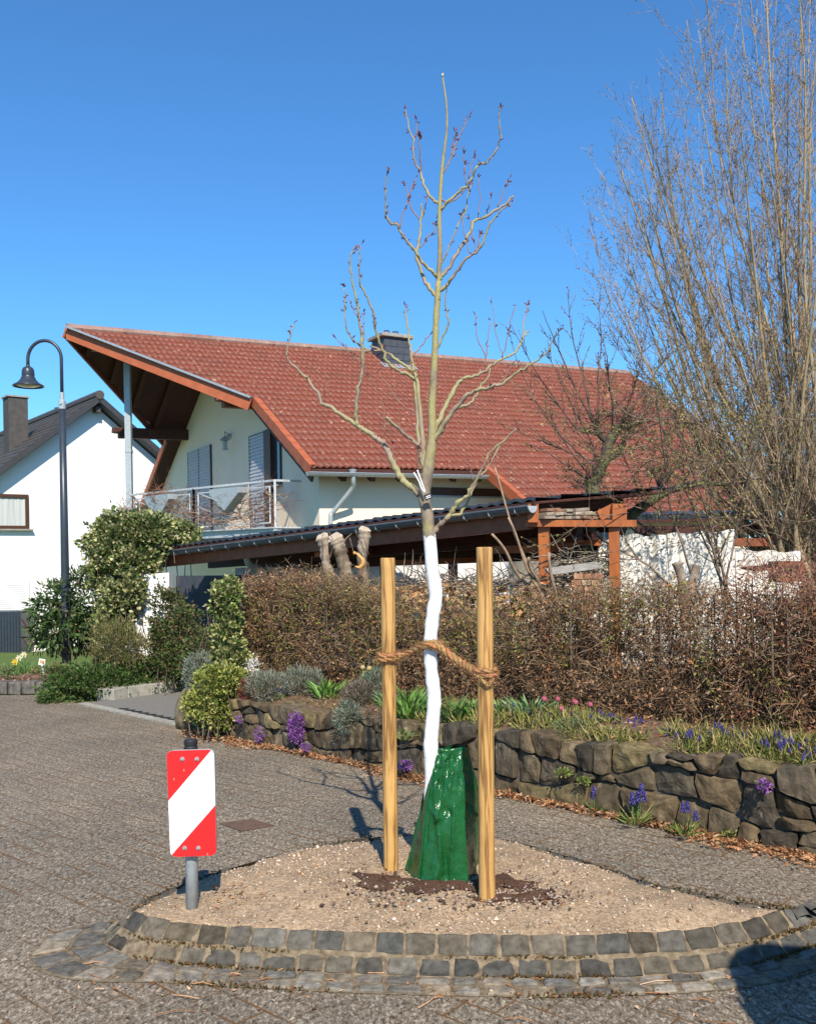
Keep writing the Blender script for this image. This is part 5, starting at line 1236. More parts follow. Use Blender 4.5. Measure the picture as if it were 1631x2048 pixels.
# hedge: twig mass with dry leaves, more open on the right
def hedge(name, label, s0, s1, off, thick, ztop, nt_, nl, tw, lc, wts, open_from=99, dens=1.0, seed=3, droop=0):
    r = np.random.default_rng(seed)
    def pos(n):
        s = r.uniform(s0, s1, n); o_ = off + r.uniform(-.5, .5, n) * thick; zt = ztop(s); zb = np.array([hw(x) for x in s]) + .02; t = r.uniform(0, 1, n) ** .9; z = zb + (zt - zb) * t * (1 + .05 * r.normal(size=n))
        p = np.stack([W0.x + LD.x * s + LN.x * o_, W0.y + LD.y * s + LN.y * o_, z], 1)
        k = (snoise(p, 7.5, 8) > -.35) & ~((s > open_from) & (t > .6) & (r.uniform(0, 1, n) < .28)) & ~((open_from < 90) & (s > 2.0) & (s < 3.6) & (t > .74) & (r.uniform(0, 1, n) < .72))
        return p[k]
    p = pos(nt_); n = len(p); d = unit(n) + np.array([0, 0, .35]); d /= np.linalg.norm(d, axis=1, keepdims=True); L = r.uniform(.035, .11, (n, 1)); q = p + d * L; q2 = q + (d + unit(n) * .7) * L * .5
    V, Q = prisms(np.concatenate([p, q]), np.concatenate([q, q2]), np.full(2 * n, .0026), np.full(2 * n, .0014))
    root = thing(name, label, 'hedge', wallpt((s0 + s1) / 2, off, hw(2)))
    tc = palette(n, tw, None, .25); mk('twigs', V, Q, M['twig'], root, tint=np.repeat(np.concatenate([tc, tc]), 6, 0))
    # upright stems
    m_ = int((s1 - s0) * 16); s = r.uniform(s0, s1, m_); o_ = off + r.uniform(-.3, .3, m_) * thick; z0 = np.array([hw(x) for x in s]); zt = ztop(s) * r.uniform(.8, 1.05, m_)
    a_ = np.stack([W0.x + LD.x * s + LN.x * o_, W0.y + LD.y * s + LN.y * o_, z0], 1); j1 = r.normal(size=(m_, 3)) * .06; e = a_ + j1 * 2; e[:, 2] = zt; md = (a_ + e) / 2 + j1
    V, Q = prisms(np.concatenate([a_, md]), np.concatenate([md, e]), np.full(2 * m_, .009), np.full(2 * m_, .005)); mk('stems', V, Q, M['twig'], root, tint=np.tile(np.array((.13, .095, .07)), (len(V), 1)))
    p = pos(nl); n = len(p); V, T = leaves(p, unit(n) + np.array([0, 0, -.25]), r.uniform(.018, .042, n), r.uniform(.010, .020, n), .4)
    gm = snoise(p, 2.2, 4) > .0; col = palette(n, lc[0], None, .28); colg = palette(n, lc[1], None, .25); col = np.where((gm & (r.uniform(0, 1, n) < .5))[:, None], colg, col)
    mk('dry_leaves', V, T, M['leaf'], root, tint=np.repeat(col, 4, 0)); return root
TW = [(.15, .09, .045), (.21, .13, .07), (.27, .175, .10), (.09, .06, .035), (.32, .22, .13)]
LB = [(.46, .21, .075), (.22, .11, .055), (.38, .22, .12), (.16, .085, .045), (.42, .27, .16)]
LG = [(.22, .24, .045), (.28, .29, .06), (.15, .17, .035)]
hoff = .92
hedge('hedge', 'clipped half bare beech hedge with brown dry leaves behind the flower terrace', -.42, 6.3, hoff, .5, lambda s: 1.52 + .04 * np.sin(s * 3) + .03 * np.sin(s * 11) - .11 * np.clip((s - 1.5) * 2, 0, 1) + .03 * (s > 3.4), 40000, 66000, TW, (LB, LG), None, open_from=3.2)
hedge('hedge', 'reddish twiggy barberry hedge at the right edge of the picture', 5.35, 9.5, hoff + .05, .6, lambda s: 1.60 + .04 * np.sin(s * 6), 19000, 9000, [(.27, .11, .07), (.32, .16, .10), (.20, .10, .065), (.36, .22, .15)], ([(.36, .14, .08), (.25, .12, .07)], LG), None, seed=9)

# ------------------------------------------------------------------ carport
GL = P(297, 1108, 14.6); GR = P(1063, 1012, 9.25)
ce = (GR - GL); cd = Vector((ce.x, ce.y, 0)).normalized(); cn = Vector((-cd.y, cd.x, 0)); cL = ce.length; cS = ce.normalized()
cp_ = thing('carport', 'long low carport with anthracite profiled roof, zinc gutter and orange brown timber frame', 'carport', lerp(GL, GR, .5) - Vector((0, 0, 1.9)))
pitch = .075; cT = (cn + Vector((0, 0, pitch))).normalized(); cN = cS.cross(cT).normalized(); dR = 2.05
tiled('roof_sheet', GL + cn * .03 + Vector((0, 0, .055)), cS, cT, cN, [(0, 0), (cL, 0), (cL + .35, dR), (0, dR)], .16, .35, .024, .018, M['carroof'], cp_, 8)
b = MB(); e_ = [GL, GR, GR + cT * dR + cS * .35, GL + cT * dR]; b.slab([p + cn * .03 + Vector((0, 0, .02)) for p in e_], (0, 0, .025)); b.build('roof_deck', M['darkwood'], cp_)
g = MB(); gutter(g, GL, GR, .068); g.build('gutter', M['gutter_dark'], cp_)
b = MB()
for i in range(22):
    p = lerp(GL, GR, (i + .5) / 22); b.tube([p - cn * .068 + Vector((0, 0, .0)), p - cn * .052 + Vector((0, 0, -.048)), p + Vector((0, 0, -.072))], .007, 5)
b.build('gutter_brackets', M['galv_white'], cp_)
b = MB(); b.beam(lerp(GL, GR, .015) + cn * .12 + Vector((0, 0, -.13)), lerp(GL, GR, .985) + cn * .12 + Vector((0, 0, -.13)), .10, .17); b.build('front_beam', M['redwood'], cp_)
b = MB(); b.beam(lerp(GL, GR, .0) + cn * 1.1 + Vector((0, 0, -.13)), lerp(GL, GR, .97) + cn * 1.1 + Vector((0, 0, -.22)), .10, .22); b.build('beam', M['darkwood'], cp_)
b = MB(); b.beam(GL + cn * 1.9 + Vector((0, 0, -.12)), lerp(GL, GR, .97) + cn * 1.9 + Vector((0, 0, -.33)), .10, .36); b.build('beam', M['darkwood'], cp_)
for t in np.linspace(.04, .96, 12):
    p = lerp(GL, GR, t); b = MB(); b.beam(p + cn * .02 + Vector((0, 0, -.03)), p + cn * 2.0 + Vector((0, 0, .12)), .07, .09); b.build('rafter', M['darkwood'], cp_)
# orange cross beam ends that stick out of the front beam
for px, py, w_ in ((607, 1107, .12), (751, 1126, .07), (937, 1101, .10)):
    t = min(np.linspace(0, 1, 101), key=lambda t: abs((CX + F * lerp(GL, GR, t).x / lerp(GL, GR, t).y) - px)); p = lerp(GL, GR, t) + cn * .22; z = P(px, py, p.y).z
    b = MB(); b.beam((p.x, p.y, z), (p.x + cn.x * 1.6, p.y + cn.y * 1.6, z + .02), w_ + .05, w_ * .8); b.build('cross_beam', M['orangewood'], cp_)
def post(px, pt, pb, D, w_, mt, nm='post', zb=None):
    a_ = P(px, pt, D); z = zb if zb is not None else P(px, pb, D).z; b = MB(); b.beam((a_.x, a_.y, z), (a_.x, a_.y, a_.z), w_, w_, up=(0.3, 1, 0)); return b.build(nm, M[mt], cp_, bevel=.004)
post(341, 1146, 1372, 14.0, .085, 'galv', zb=-.05)
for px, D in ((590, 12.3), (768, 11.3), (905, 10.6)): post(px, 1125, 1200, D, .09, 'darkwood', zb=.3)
post(1087, 1050, 1200, 9.45, .105, 'orangewood', zb=.4); post(1227, 1052, 1400, 9.35, .10, 'orangewood', zb=.4)
b = MB(); b.beam(P(1050, 1047, 9.42), P(1271, 1047, 9.28), .11, .065); b.build('header_beam', M['orangewood'], cp_)
b = MB(); b.beam(P(1062, 1008, 9.34) + cn * .02, P(1062, 1045, 9.34) + cn * .02, .11, .10); b.build('beam_end', M['orangewood'], cp_)
b = MB(); b.beam(P(1236, 1008, 9.30), P(1236, 1040, 9.30), .10, .14); b.beam(P(1196, 1032, 9.36), P(1228, 1016, 9.36), .08, .10); b.build('brace', M['orangewood'], cp_)
b = MB(); b.beam(P(1190, 1070, 10.2), P(940, 1080, 12.2), .10, .10); b.build('beam', M['darkwood'], cp_)
b = MB(); b.beam(P(1060, 1085, 10.6), P(1200, 1082, 10.4), .1, .10); b.build('beam', M['orangewood'], cp_)
dp = lambda px, py, D: P(px, py, D)
b = MB(); b.tube(catmull([dp(489, 1092, 12.95), dp(492, 1108, 12.95), dp(494, 1120, 13.05), dp(500, 1130, 13.2), dp(527, 1143, 13.6), dp(530, 1200, 13.7)], 5), .045, 10); b.build('downpipe', M['galv'], cp_, smooth=True)
# gutter end cap
b = MB(); n = 10; b.slab([GR + cn * .068 * math.cos(math.pi + math.pi * k / n) + Vector((0, 0, .068 * math.sin(math.pi + math.pi * k / n))) for k in range(n + 1)], cS * .01); b.build('gutter_end_cap', M['galv_white'], cp_)
# weathered boards stored on the header beam
for k in range(14):
    x = 1073 + (k % 5) * 19 + random.uniform(-3, 3); y = 1036 - (k // 5) * 7 + random.uniform(-1, 1); b = MB(); a_ = P(x, y, 9.42 + random.uniform(-.03, .03)); c_ = a_ + Vector((random.uniform(.13, .2), .1, random.uniform(-.01, .012)))
    b.beam(a_, c_, .3, .03, t=random.choice([(.30, .24, .17), (.36, .29, .21), (.24, .13, .08), (.28, .22, .17)]))
    o = b.build('board', M['board'], bevel=.004); tag(o, 'short weathered board lying in the stack on the orange header beam of the carport', 'board', 'boards stacked on the carport beam')

# walls seen behind and below the carport
def wallslab(nm, pts, off, mt, label, cat='wall'):
    b = MB(); b.slab(pts, off); o = b.build(nm, M[mt]); return tag(o, label, cat)
q0, q1 = P(470, 1120, 15.6), P(1010, 1112, 13.6)
wallslab('garden_wall', [(q0.x, q0.y, -.3), (q1.x, q1.y, -.3), (q1.x, q1.y, 1.66), (q0.x, q0.y, 1.62)], (.06, .15, 0), 'white', 'long white rendered wall glimpsed through the gap under the carport roof')
q0, q1 = P(272, 1150, 13.7), P(338, 1150, 13.75)
wallslab('gate_pillar', [(q0.x, q0.y, -.3), (q1.x, q1.y, -.3), (q1.x, q1.y, P(300, 1146, 13.7).z), (q0.x, q0.y, P(272, 1150, 13.7).z)], (0, .3, 0), 'white', 'narrow white rendered wall end left of the carport post, overgrown with ivy')
# dark panel standing in for the shade inside the carport
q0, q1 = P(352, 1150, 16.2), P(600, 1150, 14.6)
wallslab('carport_shade_panel', [(q0.x, q0.y, -.3), (q1.x, q1.y, -.3), (q1.x, q1.y, 1.50), (q0.x, q0.y, 1.50)], (.06, .12, 0), 'slate', 'added dark panel standing for the shade inside the carport on the left')
# white sheets on the right
def sheetwall(nm, px0, px1, pyt0, pyt1, D, mt, label, amp=.03, slant=.0):
    n = 60; V = []; 
    for j in range(2):
        for dd in (0, .02):
            for i in range(n + 1):
                t = i / n; a_ = P(lerp(px0, px1, t), lerp(pyt0, pyt1, t), D + slant * t); w_ = amp * (math.sin(i * .33) + .7 * math.sin(i * .81 + 1)) ; top = a_.z + .012 * math.sin(i * .25)
                V.append((a_.x, a_.y + w_ + dd, top if j else .3))
    m_ = n + 1; Fs = [(i, i + 1, 2 * m_ + i + 1, 2 * m_ + i) for i in range(n)] + [(m_ + i + 1, m_ + i, 3 * m_ + i, 3 * m_ + i + 1) for i in range(n)] + [(2 * m_ + i, 2 * m_ + i + 1, 3 * m_ + i + 1, 3 * m_ + i) for i in range(n)]
    o = mk(nm, V, Fs, M[mt], smooth=True); return tag(o, label, 'sheet')
sheetwall('hanging_sheet', 1196, 1332, 1066, 1072, 10.4, 'whitesheet', 'off white folded sheet hanging behind the right orange carport post', .035)
sheetwall('fabric_screen', 1334, 1468, 1068, 1060, 10.7, 'whitesheet', 'tall white fabric screen hanging to the left of the multi stemmed tree', .02)
sheetwall('fabric_screen', 1470, 1600, 1100, 1104, 11.0, 'whitesheet', 'lower white screen glimpsed behind the base of the multi stemmed tree', .02)
# low dark roof behind on the right
sr = thing('garden_shed', 'low open garden shed with thin dark roof and reddish timber behind the white screens', 'shed', P(1400, 1200, 12))
b = MB(); a_ = P(1262, 1040, 11.6); c_ = P(1545, 1034, 11.9); b.slab([a_, c_, c_ + Vector((0, 2, .12)), a_ + Vector((0, 2, .12))], (0, 0, .07)); b.build('roof', M['carroof'], sr)
b = MB(); b.beam(P(1270, 1060, 11.7), P(1545, 1058, 11.9), .1, .10); b.build('beam', M['darkwood'], sr)
b = MB(); b.beam(P(1452, 1085, 11.6), P(1540, 1084, 11.7), .06, .10); b.build('beam', M['redwood'], sr)
b = MB(); b.beam(P(1540, 1065, 11.8), P(1540, 1250, 11.8), .1, .1, up=(0, 1, 0)); b.beam(P(1290, 1060, 11.8), P(1290, 1250, 11.8), .1, .1, up=(0, 1, 0)); b.build('post', M['darkwood'], sr)
# bird table
bt = thing('bird_table', 'small dark bird table with flat roof near the foot of the multi stemmed tree', 'bird table', P(1555, 1240, 8.6))
b = MB(); a_ = P(1508, 1143, 8.6); c_ = P(1600, 1136, 8.6); b.slab([a_, c_, c_ + Vector((0, .35, .02)), a_ + Vector((0, .35, .02))], (0, 0, .02)); b.build('roof', M['darkwood'], bt)
b = MB(); b.box(P(1540, 0, 8.6).x, P(1592, 0, 8.6).x, 8.65, 8.9, P(0, 1192, 8.6).z, P(0, 1150, 8.6).z); b.beam(P(1565, 1195, 8.75), P(1565, 1400, 8.75), .06, .06, up=(0, 1, 0)); b.build('box', M['redwood'], bt)

# ------------------------------------------------------------------ firewood under the carport
def log(px, py, D, r, L, cols=((.60, .36, .17), (.52, .30, .14), (.66, .43, .23))):
    q = P(px, py, D); n = random.choice([3, 4, 4, 5, 7]); a0 = random.uniform(0, 6); pr = [(r * random.uniform(.75, 1.1) * math.cos(a0 + 6.283 * k / n), r * random.uniform(.75, 1.1) * math.sin(a0 + 6.283 * k / n)) for k in range(n)]
    d = Vector((random.uniform(-.12, .12) + .5, 1, random.uniform(-.05, .05))).normalized(); x = Vector((1, -.5, 0)).normalized(); z = Vector((0, 0, 1))
    A_ = [q + x * a_ + z * c_ for a_, c_ in pr]; B_ = [p + d * L for p in A_]; n_ = n
    V = A_ + [lerp(p, q, .0) + d * .004 for p in A_] + B_; Fs = [tuple(range(n_)), tuple(range(3 * n_ - 1, 2 * n_ - 1, -1))] + [(n_ + i, 2 * n_ + i, 2 * n_ + (i + 1) % n_, n_ + (i + 1) % n_) for i in range(n_)]
    return V, Fs, random.choice(cols)
fid = 0
for row in range(6):
    for k in range(28):
        px = 690 + k * 15.5 + (row % 2) * 7 + random.uniform(-2, 2); py = 1176 + row * 15 + random.uniform(-2, 2) + 8 * math.sin(k * .4)
        if py < 1180 and random.random() < .3: continue
        if random.random() < .12: continue
        D = lerp(10.4, 9.25, (px - 690) / 430)
        V, Fs, c_ = log(px, py, D, .040, .33); b = MB(); b.add(V, Fs, c_)
        o = b.build('firewood_log', M['board']); tag(o, ('split firewood log in the pile left of the white painted trunk, behind the hedge' if px < 860 else 'split firewood log in the pile between the white trunk and the taller stake' if px < 970 else 'split firewood log in the pile right of the taller stake, behind the hedge'), 'log', 'firewood left of the trunk' if px < 860 else 'firewood between trunk and stake' if px < 970 else 'firewood right of the taller stake')
# brushwood on top of the pile and dark bark scraps
def brush(name, label, n, fpos, L, r, cols, cat='brushwood', g=.25, dirf=None):
    b0 = []; b1 = []; rr = []
    for k in range(n):
        p = fpos(); d = dirf() if dirf else Vector((random.gauss(0, 1), random.gauss(0, .5), random.gauss(0, .35))); d.normalize(); seg = L * random.uniform(.4, 1) / 5; r_0 = r * random.uniform(.5, 1.2)
        for i in range(5): q = p + d * seg; b0.append(tuple(p)); b1.append(tuple(q)); rr.append(r_0 * (1 - i / 8)); p = q; d = (d + Vector((random.gauss(0, g), random.gauss(0, g), random.gauss(0, g)))).normalized()
    V, Q = prisms(np.array(b0), np.array(b1), rr, np.array(rr) * .9); o = mk(name, V, Q, M['twig'], tint=np.repeat(palette(len(b0), cols), 6, 0)); tag(o, label, cat, kind='stuff'); return o
brush('brushwood', 'tangled grey branches thrown on top of the firewood pile', 240, lambda: P(random.uniform(760, 1200), random.gauss(1166, 6), random.uniform(8.9, 9.8)), .42, .008, [(.15, .12, .09), (.24, .19, .14), (.08, .06, .05)])
brush('brushwood', 'thin branches and wire stacked between the two orange carport posts', 170, lambda: P(random.uniform(1100, 1215), random.gauss(1135, 22), random.uniform(9.3, 9.7)), .55, .008, [(.26, .20, .13), (.20, .17, .13), (.12, .10, .08)])
# leaning poles
for k, (a_, c_, r_, lab) in enumerate((((983, 1068), (1040, 1150), .016, 'thick sawn branch leaning towards the left beside the tall stake'), ((1012, 1035), (1075, 1175), .014, 'long peeled pole leaning beside the left orange carport post'), ((985, 935), (1068, 1165), .012, 'longest thin pole leaning across the carport gutter'), ((1056, 1115), (1072, 1165), .016, 'short grey stick standing left of the orange carport post'), ((1100, 1105), (1112, 1240), .018, 'crooked pale branch standing before the left orange carport post'))):
    p0 = P(*a_, 8.75); p1 = P(*c_, 8.95); pts = [lerp(p0, p1, t) + Vector((.02 * math.sin(5 * t + k), 0, 0)) for t in np.linspace(0, 1.25, 12)]; b = MB(); b.tube(pts, [r_ * (.7 + .4 * i / 11) for i in range(12)], 8, t=(.33, .22, .14)); o = b.build('wooden_pole', M['board'], smooth=True); tag(o, lab, 'pole', 'poles leaning behind the hedge')
# brick stack with grey lid
bs = thing('brick_stack', 'stack of reddish bricks under a grey sheet between the carport posts behind the hedge', 'bricks', P(1165, 1240, 9.0))
b = MB()
for r_ in range(6):
    for k in range(3):
        p = P(1140 + k * 20 + (r_ % 2) * 5, 1215 - r_ * 12.5, 8.95); b.beam(p, p + Vector((.085, 0, 0)), .12, .05, t=random.choice([(.34, .15, .08), (.42, .22, .12), (.28, .13, .07), (.45, .30, .18)]))
b.build('bricks', M['board'], bs)
b = MB(); a_ = P(1098, 1150, 8.9); c_ = P(1205, 1136, 8.9); b.slab([a_, c_, c_ + Vector((0, .3, .04)), a_ + Vector((0, .3, .04))], (0, 0, .02)); b.build('cover_sheet', M['concrete'], bs)

# ------------------------------------------------------------------ pollard stump with three cut stems
ps = thing('pollarded_tree', 'cut back tree stump with three sawn stems rising over the hedge', 'tree', P(690, 1300, 8.9))
M['deadbark'] = bark_mat('pollard_bark', (.20, .14, .09), (.07, .05, .032), (.32, .25, .18))
M['cutwood'] = mat('grey_cut_wood', (.50, .41, .30), (.36, .29, .21), .8, 14, 0, .6, 40)
def stem(pts, rs, top_n, D=10.1):
    W3 = catmull([P(x, y, D + k * .0) for k, (x, y) in enumerate(pts)], 6); n = len(W3); rr = []
    for i in range(n): k = i / 6; j = min(int(k), len(rs) - 2); rr.append(lerp(rs[j], rs[j + 1], min(1, k - j)) * D / F * (1 + .10 * math.sin(i * 2.3) + .05 * math.sin(i * 5.1)))
    b = MB(); b.tube(W3, rr, 14); o = b.build('stem', M['deadbark'], ps, smooth=True)
    V = o.data.vertices
    for v in V: 
        w = Vector((math.sin(v.co.z * 31 + v.co.x * 150), math.sin(v.co.z * 25 + v.co.x * 190), 0)) * .004; v.co += w
    e = W3[-1]; b = MB(); nn = Vector(top_n).normalized(); x = nn.orthogonal().normalized(); y = nn.cross(x); m_ = 20; rim = [e + (x * math.cos(6.283 * k / m_) + y * math.sin(6.283 * k / m_)) * rr[-1] * 1.06 * (1 + .08 * math.sin(k * 1.7)) for k in range(m_)]
    b.slab(rim, nn * .012); b.tube([e + nn * .012 + (x * math.cos(t) + y * math.sin(t)) * rr[-1] * .55 for t in np.linspace(0, 6.283, 16)], .003, 4); b.build('cut_face', M['cutwood'], ps)
stem([(662, 1215), (660, 1160), (652, 1125), (650, 1095), (645, 1076)], [12, 10, 9.5, 11, 14], (-.35, -.6, .7))
stem([(700, 1215), (692, 1150), (684, 1115), (676, 1090), (671, 1078)], [15, 13.5, 13, 15, 15.5], (-.3, -.75, .6), 10.0)
stem([(728, 1215), (727, 1150), (723, 1110), (728, 1080), (729, 1062)], [11, 10, 9.5, 12, 13], (.4, -.55, .7), 10.1)
for x in (645, 672, 690, 728, 736, 660, 708):
    b = MB(); b.tube(catmull([P(x, 1105 + (x % 7) * 4, 10.0), P(x + random.uniform(-12, 12), 1085, 9.95), P(x + random.uniform(-18, 18), 1066 + random.uniform(-8, 12), 9.95)], 4), [.007] * 4 + [.004] * 5, 5); b.build('shoot', M['deadbark'], ps)
# crescent shaped wooden ornament
b = MB(); pts = [P(x, y, 9.85) for x, y in [(712, 1106), (719, 1113), (725, 1120), (725, 1129), (718, 1135), (710, 1133)]]; b.tube(catmull(pts, 5), [.008 + .017 * math.sin(math.pi * i / 25) for i in range(26)], 10); b.lathe([(0, -.018), (.014, -.012), (.018, 0), (.014, .012), (0, .018)], P(709, 1106, 9.85), 12)
o = b.build('wooden_ornament', mat('yellow_wood', (.62, .33, .10), (.5, .25, .08), .5), smooth=True); tag(o, 'yellow carved crescent ornament hanging among the sawn stems', 'ornament')
# short stump behind the hedge on the right
b = MB(); b.tube(catmull([P(1372, 1260, 8.6), P(1368, 1200, 8.6), P(1362, 1160, 8.6), P(1352, 1125, 8.6)], 5), [.06, .058, .055, .05, .05, .052, .05, .045, .045, .042, .04, .04, .04, .04, .045, .05], 10); b.tube(catmull([P(1372, 1200, 8.6), P(1384, 1165, 8.6), P(1392, 1130, 8.6)], 5), [.04] * 11, 10)
o = b.build('tree_stump', M['mossbark'] if 'mossbark' in M else M['deadbark'], smooth=True); tag(o, 'short forked dark stump standing before the white screen behind the hedge', 'tree stump')

# ------------------------------------------------------------------ procedural bare trees
class Twigs:
    def __init__(s): s.a = []; s.b = []; s.ra = []; s.rb = []; s.tip = []
    def grow(s, p, d, L, r, lvl, n=7, bend=.08, up=.05, kids=8, kidL=.45, kidA=.6, minr=.0018, bias=None):
        p = Vector(p); d = Vector(d).normalized(); seg = L / n; pts = [p.copy()]; ds = []
        for i in range(n):
            d = (d + Vector((random.gauss(0, bend), random.gauss(0, bend), random.gauss(0, bend) + up))); 
            if bias: d += Vector(bias) * .02
            d.normalize(); q = p + d * seg; r0 = max(minr, r * (1 - .75 * i / n)); r1 = max(minr, r * (1 - .75 * (i + 1) / n)); s.a.append(tuple(p)); s.b.append(tuple(q)); s.ra.append(r0); s.rb.append(r1); p = q; pts.append(p.copy()); ds.append(d.copy())
        if lvl <= 0: s.tip.append((tuple(p), tuple(d))); s.tip += [(tuple(pts[i]), tuple((ds[i - 1] + Vector((random.gauss(0, .6), random.gauss(0, .6), random.gauss(0, .4)))).normalized())) for i in range(1, n)]; return
        for k in range(kids):
            t = random.uniform(.22, 1) * n; i = min(int(t), n - 1); q = lerp(pts[i], pts[i + 1], t - i); x = Vector((random.gauss(0, 1), random.gauss(0, 1), random.gauss(0, .6))).normalized(); nd = (ds[i] + x * kidA * random.uniform(.6, 1.3)).normalized()
            s.grow(q, nd, L * kidL * random.uniform(.5, 1.1) * (1.15 - .6 * i / n), max(minr, r * (1 - .75 * i / n) * .5), lvl - 1, max(3, n - 2), bend * 1.5, up, max(2, int(kids * .55)), kidL * .95, kidA, minr)
def prism_n(A_, B_, ra, rb, sides): 
    b = MB()
    return b
# large multi-stemmed tree on the right
random.seed(5)
QD = 11.9; QS = QD / 8.9; bt_base = P(1615, 1180, QD); bt_base.z = .5
big = thing('multi_stem_tree', 'tall multi stemmed bare tree full of fine budding twigs filling the right side', 'tree', bt_base)
thick = MB(); tw = Twigs()
targets = []
# (x at height of frame) stems: end point in pixels, depth offset, radius
ends = [(1185, 470, .3), (1200, 340, -.4), (1262, 195, .2), (1290, 250, .8), (1330, 420, -.6), (1372, 40, .1), (1395, 60, .7), (1410, -30, -.3), (1350, 560, .9), (1230, 560, -.8), (1210, 640, .5),
        (1470, -60, .4), (1500, 0, -.6), (1525, -160, 0), (1560, -120, .8), (1580, -200, -.4), (1600, -60, .5), (1625, -180, .2), (1660, -140, -.6), (1700, -200, .3), (1440, 180, 1.1), (1480, 250, -.9), (1540, 150, 1.2),
        (1290, 480, 1.0), (1400, 330, -1.0), (1310, 700, -.6), (1750, -100, .5), (1800, 0, -.4), (1850, 100, .4), (1900, 300, 0), (1680, 100, 1.0), (1620, 250, -1.0), (1270, 380, -.2), (1450, 90, -.1), (1575, 60, -.2), (1640, 30, .9), (1345, 300, .5), (1520, 330, .3), (1195, 410, .6), (1225, 300, -.2), (1240, 480, .4), (1215, 590, .2), (1280, 320, -.5), (1320, 180, .5), (1360, 150, -.3), (1425, 250, .2), (1500, 500, .8), (1380, 640, .3)]
for ex, ey, dz in ends:
    b0 = bt_base + Vector((random.uniform(-.28, .28), random.uniform(-.3, .3), random.uniform(-.2, .1))); e = P(ex, ey, QD + dz)
    lean = (e.x - b0.x); m1 = lerp(b0, e, .25) + Vector((-lean * .05 + random.gauss(0, .05), random.gauss(0, .08), .12)); m2 = lerp(b0, e, .5) + Vector((lean * .03 + random.gauss(0, .08), random.gauss(0, .1), 0)); m3 = lerp(b0, e, .75) + Vector((lean * .04 + random.gauss(0, .08), random.gauss(0, .1), 0))
    pts = catmull([b0, m1, m2, m3, e], 7); n = len(pts); r0 = random.choice([.022, .028, .036, .046]); Ls = (e - b0).length
    thick.tube(pts, [max(.003, r0 * (1 - .88 * (i / (n - 1)) ** .9)) for i in range(n)], 7, t=random.choice([(.30, .23, .13), (.36, .27, .16), (.24, .19, .11)]))
    for k in range(int(6.2 * Ls)):
        t = random.uniform(.18, .99); i = min(int(t * (n - 1)), n - 2); q = pts[i]; d = (pts[i + 1] - pts[i]).normalized(); x = Vector((random.gauss(0, 1), random.gauss(0, 1), random.gauss(0, .4))).normalized()
        tw.grow(q, (d + x * random.uniform(.45, .9)), random.uniform(.45, 1.5) * (1.12 - .5 * t), max(.0042, r0 * (1 - .85 * t) * .36), 1, 6, .10, .05, 5, .42, .75, .0021)
thick.build('stems', M['twig'], big, smooth=True)
A_ = np.array(tw.a); B_ = np.array(tw.b); V, Q = prisms(A_, B_, tw.ra, tw.rb)
mk('twigs', V, Q, M['twig'], big, tint=np.repeat(palette(len(A_), [(.34, .25, .16), (.42, .32, .20), (.25, .18, .12), (.36, .25, .17)]), 6, 0))
tp = np.array([t[0] for t in tw.tip]); td = np.array([t[1] for t in tw.tip]); k = RNG.uniform(0, 1, len(tp)) < .75; tp = tp[k]; td = td[k]; n = len(tp)
V, T = leaves(tp, td + unit(n) * .5, RNG.uniform(.018, .036, n), RNG.uniform(.008, .015, n), .4)
mk('buds', V, T, M['leaf'], big, tint=np.repeat(palette(n, [(.26, .20, .09), (.20, .17, .06), (.22, .12, .07), (.14, .10, .06), (.27, .25, .10)]), 4, 0))
# tangled suckers at the base
sk = Twigs()
for k in range(150):
    q = bt_base + Vector((random.uniform(-.8, .6), random.uniform(-.5, .4), random.uniform(.9, 2.3))); sk.grow(q, Vector((random.gauss(-.3, .8), random.gauss(0, .5), random.uniform(-.1, 1))), random.uniform(.4, 1.2), .006, 1, 7, .16, .03, 6, .45, .8, .0022)
V, Q = prisms(np.array(sk.a), np.array(sk.b), sk.ra, sk.rb); mk('suckers', V, Q, M['twig'], big, tint=np.repeat(palette(len(sk.a), [(.16, .12, .075), (.10, .075, .05), (.22, .16, .10)]), 6, 0))

# fruit tree behind the carport
random.seed(12)
fb = P(1185, 1100, 10.9); fr = thing('fruit_tree', 'gnarled bare fruit tree with mossy trunk and upright shoots behind the carport roof', 'tree', (fb.x, fb.y, .4))
FD = 10.9
M['mossbark'] = bark_mat('mossy_bark', (.075, .055, .04), (.04, .03, .022), (.10, .10, .035))
b = MB(); limbs = []
for pts, r0, r1 in (([(1168, 1300), (1172, 1100), (1182, 1000), (1192, 960), (1205, 925), (1222, 880), (1238, 852)], 17, 9), ([(1182, 1000), (1176, 980), (1172, 955)], 8, 5), ([(1220, 890), (1195, 865), (1188, 840)], 7, 4), ([(1238, 858), (1265, 848), (1290, 838)], 6, 3), ([(1205, 925), (1240, 900), (1250, 870)], 7, 4), ([(1200, 1140), (1250, 1045), (1290, 1010), (1330, 985), (1380, 970), (1450, 968)], 14, 4), ([(1330, 985), (1318, 960), (1340, 945)], 6, 4)):
    W3 = catmull([P(x, y, FD) + Vector((random.gauss(0, .01), random.gauss(0, .02), 0)) for x, y in pts], 6); n = len(W3); b.tube(W3, [lerp(r0, r1, i / (n - 1)) * FD / F * (1 + .12 * math.sin(i * 1.9)) for i in range(n)], 10); limbs.append((W3, r1))
b.build('trunk', M['mossbark'], fr, smooth=True)
tw = Twigs()
